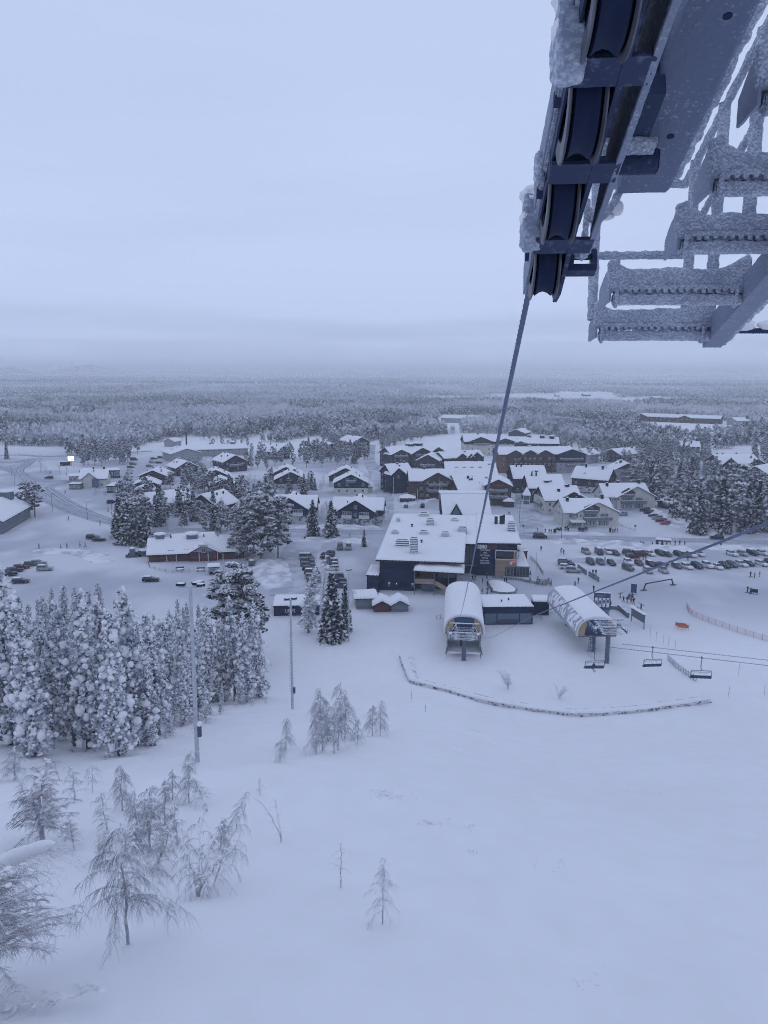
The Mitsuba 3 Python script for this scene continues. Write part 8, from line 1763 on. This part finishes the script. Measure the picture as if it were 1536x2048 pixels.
# round snowy bed with stone rim, ski racks, low wall, bollards
rim_px = [(975, 1166), (981, 1176), (984, 1184), (998, 1187), (1015, 1188), (1030, 1186), (1033, 1180), (1022, 1172), (1008, 1166), (990, 1162), (979, 1162)]
rp = np.array([P(*q) for q in rim_px]); c = rp.mean(0); k = thing("planting_bed", "round raised bed of snow with dark stone rim before the hall", "planting bed")
mb = MB(); ring_ = np.vstack([rp, rp[:1]]); mb.tube(ring_ + ZZ * .2, .28, 6, False); part(k, "stone_rim", mb.ply("wall_grey_wood", smooth=40))
us = np.linspace(0, 1, 8); g = np.stack([np.stack([c + (r_ - c) * u_ + ZZ * (.35 + 1.1 * (1 - u_ ** 2)) for u_ in us[::-1]]) for r_ in ring_]); g2 = g.copy(); g2[..., 2] = c[2] - .1
part(k, "snow", mikit.ply(sheet(g, g2), "mat_snow", smooth=50))
fence("low dark stone kerb wall curving along the hall's forecourt", [(986, 1156), (1010, 1158), (1040, 1161), (1060, 1166), (1078, 1168)], .55, "wall_grey_wood", "wall_grey_wood", 22, (5, .3), .22, "wall", "kerb_wall")
for i, (px, py) in enumerate(((1078, 1170), (1083, 1169), (1089, 1171), (1095, 1168), (1101, 1171), (974, 1194), (1079, 1238))):
    M, q = upright(px, py, .3 * i); k = thing("ski_rack", ("dark ski rack by the left canopy's flank" if i == 5 else "small ski rack in the snow between the lift building and canopy" if i == 6 else f"dark ski rack with skis, {ORD[i]} of the jumble above the slantwise canopy"), "ski rack", "ski racks" if i < 5 else None)
    part(k, "frame", MB().tube(xf(M, np.array([[-.9, -.3, 0], [-.9, 0, 1.1], [.9, 0, 1.1], [.9, -.3, 0]])), .04, 5).tube(xf(M, np.array([[-.9, .3, 0], [-.9, 0, 1.1]])), .04, 5).tube(xf(M, np.array([[.9, .3, 0], [.9, 0, 1.1]])), .04, 5).ply("mat_net_dark"))
    if i < 6:
        for j in range(5): part(k, "ski", MB().box(-.8 + j * .36, -.7 + j * .36, -.16 - .02, -.12, .0, 1.65 + .1 * (j % 3), M).ply(("paint_navy", "paint_maroon", "paint_black", "paint_silver", "paint_green")[(i + j) % 5]))
for i, (px, py) in enumerate(((1060, 1161), (1075.5, 1160), (1060.5, 1149))):
    M, q = upright(px, py); k = thing("bollard", f"short dark bollard on the forecourt, {('lower left', 'lower right', 'upper')[i]} of three", "bollard"); scene[k] = MB().tube([q - ZZ * .2, q + ZZ * .25, q + ZZ * .3, q + ZZ * 1.0, q + ZZ * 1.15], [.32, .32, .16, .16, .05], 10).ply("mat_net_dark", smooth=30)
# bus shelter
M, q = upright(1326, 1094); k = thing("bus_shelter", "small glazed bus shelter with snowy roof beside the road", "bus shelter")
part(k, "back_wall", MB().box(-2.4, 2.4, .7, .76, 0, 2.3, M).ply("mat_glass_blue"))
for x in (-2.4, -1.2, 0, 1.2, 2.34): part(k, "post", MB().box(x, x + .08, -.8, -.7, 0, 2.4, M).ply("mat_trim"))
for x in (-1.5, .1, 1.4): part(k, "panel", MB().box(x, x + .8, -.78, -.72, .3, 2.0, M).ply("mat_sign_white"))
part(k, "side_wall", MB().box(-2.46, -2.41, -.7, .69, 0, 2.3, M).ply("mat_glass")); rf_ = part(k, "roof", MB().box(-2.6, 2.6, -1.0, .95, 2.42, 2.55, M).ply("mat_roof"))
v, f = sheet(*[xf(M, grid_fn(lambda U, V: np.stack([U, V, 2.56 + dz * np.clip(np.minimum(2.65 - np.abs(U), 1.02 - np.abs(V)) / .2, 0, 1) ** .5], -1), np.linspace(-2.65, 2.65, 16), np.linspace(-1.02, .98, 12)).reshape(-1, 3)).reshape(16, 12, 3) for dz in (.5, 0)]); part(rf_, "snow", mikit.ply((v, f), "mat_snow", smooth=50))
# bell tower
M, q = upright(1051, 1052); k = thing("bell_tower", "slim white open framed bell tower with pointed snowy cap in the street", "tower"); s_ = 1.25
for x in (-s_, s_):
    for y in (-s_, s_): part(k, "leg", MB().box(x - .1, x + .1, y - .1, y + .1, -.5, 12.2, M).ply("mat_trim"))
for z in (3.0, 6.0, 8.4, 10.2, 12.0):
    for a in (-s_, s_): part(k, "cross_beam", MB().box(-s_ + .1, s_ - .1, a - .07, a + .07, z, z + .22, M).ply("mat_trim")); part(k, "cross_beam", MB().box(a - .07, a + .07, -s_ + .1, s_ - .1, z + .003, z + .223, M).ply("mat_trim"))
for a in (-s_, s_): part(k, "louvre", MB().box(-s_ + .12, s_ - .12, a - .03, a + .03, 8.7, 10.1, M).box(-s_ + .12, s_ - .12, a - .03, a + .03, 10.5, 11.9, M).ply("mat_glass_blue"))
v = xf(M, np.array([[-1.6, -1.6, 12.25], [1.6, -1.6, 12.25], [1.6, 1.6, 12.25], [-1.6, 1.6, 12.25], [0, 0, 15.6]])); rf_ = part(k, "spire", mikit.ply((v, np.array([[0, 1, 4], [1, 2, 4], [2, 3, 4], [3, 0, 4], [0, 3, 2], [0, 2, 1]])), "mat_snow"))
part(k, "finial", MB().tube(xf(M, np.array([[0, 0, 15.4], [0, 0, 17.0]])), .06, 5).ply("mat_trim"))
# tents, screen, kiosk, boat, groomer, trailer
for px, py, w, h, l_ in ((1017, 1013, 2.6, 2.6, "small snowy pavilion tent before the brown hotel with red sign"), (815, 1002, 3.8, 1.9, "broad low snow capped tent at the lane corner")):
    M, q = upright(px, py); k = thing("tent", l_, "tent"); part(k, "roof", mikit.ply((xf(M, np.array([[-w, -w, h], [w, -w, h], [w, w, h], [-w, w, h], [0, 0, h + 1.5]])), np.array([[0, 1, 4], [1, 2, 4], [2, 3, 4], [3, 0, 4], [0, 3, 2], [0, 2, 1]])), "mat_snow"))
    part(k, "side", MB().box(-w * .9, w * .9, -w * .9, w * .9, -.2, h - .05, M).ply("wall_dark_wood"))
M, q = upright(131, 932); k = thing("billboard", "glowing pink and white screen on a dark roadside shelter before the wood", "billboard"); part(k, "shelter", MB().box(-3.2, 3.0, 0, 2.4, 2.2, 2.6, M).box(-3.1, -2.9, .1, .3, -.3, 2.2, M).box(2.7, 2.9, .1, .3, -.3, 2.2, M).box(-3, 2.8, 2.0, 2.2, -.3, 2.2, M).ply("wall_dark_wood"))
part(k, "snow", MB().box(-3.3, 3.1, -.1, 2.5, 2.605, 2.95, M).ply("mat_snow")); part(k, "casing", MB().box(1.5, 5.2, -.1, .2, 2.98, 6.0, M).ply("mat_chimney")); part(k, "casing_post", MB().box(3.2, 3.5, .0, .18, -.3, 2.98, M).ply("mat_chimney"))
sc_ = part(k, "screen", MB().box(1.65, 5.05, -.16, -.105, 3.1, 5.88, M).ply("mat_sign_white")); scene[sc_]["emitter"] = {"type": "area", "radiance": rgb(1.15, .72, .95)}
for x0, x1, z0, z1 in ((2.0, 2.9, 4.6, 5.6), (3.2, 4.7, 3.5, 4.2), (2.4, 3.0, 3.4, 3.9)): k_ = part(k, "picture", MB().box(x0, x1, -.2, -.165, z0, z1, M).ply("mat_sign_red")); scene[k_]["emitter"] = {"type": "area", "radiance": rgb(.75, .2, .45)}
M, q = upright(428, 1150); k = thing("kiosk", "small white roofed kiosk shed with open front below the red restaurant", "kiosk"); part(k, "wall", MB().box(-1.5, 1.5, .0, 3.2, -.3, 2.3, M).ply("wall_grey_plaster")); part(k, "hatch", MB().box(-1.2, 1.2, -.05, -.004, .2, 1.0, M).ply("mat_chimney")); part(k, "counter", MB().box(-1.6, 1.6, -.5, -.06, 1.1, 1.2, M).ply("mat_concrete"))
rf_ = part(k, "roof", MB().box(-1.8, 1.8, -.5, 3.6, 2.31, 2.5, M).ply("mat_roof")); part(rf_, "snow", snow_plane([xf(M, [[-1.85, -.55, 2.5]])[0], xf(M, [[1.85, -.55, 2.5]])[0], xf(M, [[1.85, 3.6, 2.5]])[0], xf(M, [[-1.85, 3.6, 2.5]])[0]], .4, 10, 2, .3))
for px, py, l_ in ((402, 1143, "snowy wooden bench stack left of the kiosk"), (360, 1142, "snow covered picnic bench at the restaurant's forecourt")):
    M, q = upright(px, py); k = thing("bench", l_, "bench"); part(k, "seat", MB().box(-1.2, 1.2, -.3, .3, .4, .5, M).ply("wall_brown_wood")); part(k, "leg", MB().box(-1.0, -.85, -.25, .25, -.1, .4, M).ply("wall_brown_wood")); part(k, "leg", MB().box(.85, 1.0, -.25, .25, -.1, .4, M).ply("wall_brown_wood")); part(k, "backrest", MB().box(-1.2, 1.2, .31, .4, .5, 1.2, M).ply("wall_brown_wood")); part(k, "snow", mikit.ply((xf(M, ICO[2][0] * [1.25, .4, .3] + [0, 0, .6]), ICO[2][1]), "mat_snow", smooth=True))
M, q = upright(243, 1090, .35); k = thing("boat", "grey upturned-edged rowing boat lying on the snow at left", "boat")
st_ = np.linspace(-1, 1, 13); hl = np.stack([np.stack([1.0 * np.sqrt(np.clip(1 - s ** 2 * .97, 0, 1)) * np.cos(a) * np.ones(1) for a in np.linspace(math.pi, 2 * math.pi, 9)], 0)[:, 0] for s in st_])
g = np.stack([np.stack([np.array([s * 3.0, .85 * math.sqrt(max(1 - s ** 4, .02)) * math.cos(a), .75 + .75 * math.sin(a) * math.sqrt(max(1 - s ** 6, .02)) + .12 * s ** 2]) for a in np.linspace(math.pi, 2 * math.pi, 9)]) for s in st_]); g2 = g * [.95, .9, 1] + [0, 0, .07]
part(k, "hull", mikit.ply(sheet(xf(M, g.reshape(-1, 3)).reshape(g.shape), xf(M, g2.reshape(-1, 3)).reshape(g.shape)), "mat_vent", smooth=40)); part(k, "snow", mikit.ply((xf(M, ICO[2][0] * [2.5, .7, .22] + [0, 0, .5]), ICO[2][1]), "mat_snow", smooth=True))
M, q = upright(266, 1112, -1.4); k = thing("snow_groomer", "snow covered tracked snow groomer left of the red restaurant", "snow groomer")
for s in (-1, 1): part(k, "track", MB().prism([(-1.8, .1), (1.6, .1), (1.9, .5), (1.6, .8), (-1.8, .8), (-2.0, .5)], M, s * 1.1 - .4, s * 1.1 + .4).ply("mat_tyre"))
part(k, "body", mikit.ply((xf(M, hullmesh([(x, y, z) for x, y, z in ((-1.7, -.8, .9), (-1.7, .8, .9), (1.7, -.8, .9), (1.7, .8, .9), (-1.7, -.8, 1.3), (-1.7, .8, 1.3), (1.5, -.8, 1.2), (1.5, .8, 1.2))])[0]), hullmesh([(x, y, z) for x, y, z in ((-1.7, -.8, .9), (-1.7, .8, .9), (1.7, -.8, .9), (1.7, .8, .9), (-1.7, -.8, 1.3), (-1.7, .8, 1.3), (1.5, -.8, 1.2), (1.5, .8, 1.2))])[1]), "mat_sta_grey"))
part(k, "cab", MB().box(.0, 1.4, -.8, .8, 1.25, 2.7, M).ply("mat_glass_blue")); part(k, "blade", MB().box(2.2, 2.4, -1.9, 1.9, .1, 1.0, M).ply("mat_net_dark")); part(k, "snow", mikit.ply((xf(M, ICO[2][0] * [1.1, .9, .3] + [.6, 0, 2.75]), ICO[2][1]), "mat_snow", smooth=True))
M, q = upright(289, 1112, .1); k = thing("trailer", "dark boxy snow trailer between groomer and restaurant", "trailer"); part(k, "box", MB().box(-1.9, 1.9, -1, 1, .5, 1.9, M).ply("mat_net_dark")); part(k, "snow", mikit.ply((xf(M, ICO[2][0] * [2.0, 1.1, .35] + [0, 0, 1.9]), ICO[2][1]), "mat_snow", smooth=True))
for x in (-1.2, 1.2):
    for s in (-1, 1): part(k, "wheel", mikit.ply((xf(M @ mat((x, s * 1.05, .3)), lathe([(0, -.1), (.35, -.1), (.35, .1), (0, .1)], 12)[0]), lathe([(0, -.1), (.35, -.1), (.35, .1), (0, .1)], 12)[1]), "mat_tyre"))
M, q = upright(1508, 1188); k = thing("bench", "small dark bench with bags on the beginners' slope at far right", "bench"); part(k, "seat", MB().box(-.9, .9, -.3, .3, .45, .55, M).ply("wall_dark_wood")); part(k, "leg", MB().box(-.8, -.7, -.25, .25, -.1, .45, M).ply("wall_dark_wood")); part(k, "leg", MB().box(.7, .8, -.25, .25, -.1, .45, M).ply("wall_dark_wood")); part(k, "backrest", MB().box(-.9, .9, .31, .38, .55, 1.3, M).ply("wall_dark_wood"))
for px, py, tp, l_ in ((610, 1083, 1073, "small road sign at the car park entrance"), (1441, 1097, 1086, "small road sign below the roadside at right"), (1046, 1065, 1050, "traffic sign post at the street corner by the bell tower"), (1270, 1061, 1050, "signpost at the small car park's lower corner")):
    q = P(px, py); h = (py - tp) * float((q - CAM) @ FWD) / F; k = thing("road_sign", l_, "road sign"); part(k, "post", MB().tube([q - ZZ * .3, q + ZZ * h], .05, 6).ply("mat_vent")); M, _ = upright(px, py); part(k, "plate", MB().box(-.35, .35, -.08, -.05, h - .6, h + .1, M).ply("mat_net_dark"))
# snow banks
mat_diffuse("mat_bank", proc(lambda p, n, uv: mix(mi.Color3f(0.50, 0.505, 0.55), mi.Color3f(*SNOW) * .93, smoothstep(.3, .65, fbm(p.x * .35, p.y * .35, p.z, 4)))))
def bank(pxs, w, h, label, seed=1):
    wpt = np.array([P(*q) for q in pxs]); s = np.r_[0, np.cumsum(np.linalg.norm(np.diff(wpt[:, :2], axis=0), axis=1))]; t = np.arange(0, s[-1], .8)
    c = np.stack([np.interp(t, s, wpt[:, k]) for k in (0, 1)], -1); tt = nrm(np.gradient(c, axis=0)); n_ = np.stack([-tt[:, 1], tt[:, 0]], -1); u = np.linspace(-1, 1, 13)
    xy = c[:, None] + n_[:, None] * (u[None, :, None] * w / 2); nz = meshkit.fbm(np.concatenate([xy * .45, xy[..., :1] * 0 + seed], -1), 4, seed)
    e = np.clip(np.minimum(t, s[-1] - t) / 3, 0, 1)[:, None]; z = np.where(True, -.22 + (h * (.35 + 1.1 * nz) + .22) * (np.cos(u * math.pi / 2)[None] ** 1.3) * e, 0)
    g = np.concatenate([xy, z[..., None]], -1); g2 = g.copy(); g2[..., 2] -= .3
    k = thing("snow_bank", label, "snow bank", kind="structure"); scene[k] = mikit.ply(sheet(g, g2), "mat_bank", smooth=True)
bank([(1105, 1083), (1150, 1085), (1200, 1089), (1260, 1092), (1300, 1097), (1340, 1099), (1385, 1098)], 8, 1.5, "ploughed snow bank between the road and the car rows", 2)
bank([(1405, 1092), (1480, 1098), (1560, 1104)], 10, 1.1, "ploughed snow bank below the road at the right edge", 3)
bank([(1300, 1022), (1325, 1035), (1352, 1050), (1400, 1062), (1440, 1070)], 7, 2.2, "high ploughed snow bank around the small upper car park", 4)
bank([(560, 1056), (640, 1056), (720, 1057), (766, 1058)], 4, 1.3, "ploughed snow bank before the stone based chalets", 5)
bank([(575, 1082), (620, 1080), (700, 1082), (745, 1086)], 7, 1.0, "snow bank under the roadside spruces", 6)
bank([(552, 1178), (545, 1150), (540, 1128), (520, 1120), (500, 1122)], 13, 1.3, "heaped snow beside the car park left of the drive", 7)
bank([(60, 1104), (110, 1102), (150, 1103), (190, 1112), (215, 1125)], 10, .55, "long snow mound at left with two people on top", 8)
bank([(1085, 1060), (1140, 1068), (1215, 1069)], 3, .7, "snow edge between pavement crowd and road", 9)
bank([(800, 1012), (835, 1006), (880, 1000)], 3, 1.2, "snow bank in front of the brown timber hotel", 10)
# grass and twigs poking through the piste
mb = MB(); rng = np.random.default_rng(8)
for px, py, sx_, sy_, n in ((765, 1588, 26, 10, 60), (795, 1593, 30, 12, 30), (853, 1647, 18, 5, 30), (940, 1655, 12, 6, 14), (1290, 1586, 30, 7, 26), (1320, 1587, 20, 4, 14), (885, 1645, 20, 10, 10), (1110, 1730, 30, 20, 12), (946, 1705, 16, 5, 10), (1190, 1960, 30, 20, 8)):
    for _ in range(n):
        q = P(px + rng.normal() * sx_ * .5, py + rng.normal() * sy_ * .5); d = np.array([rng.normal() * .12, rng.normal() * .12, rng.uniform(.03, .16)])
        mb.tube([q - d * .3, q + d * .5, q + d + [rng.normal() * .06, rng.normal() * .06, -.02]], [.007, .005, .002], 3, False)
k = thing("stubble", "sparse twigs and grass tips poking through the snow of the piste", "grass", kind="stuff"); scene[k] = mb.ply("mat_twig_bare") if False else mb.ply("mat_frost_twig")
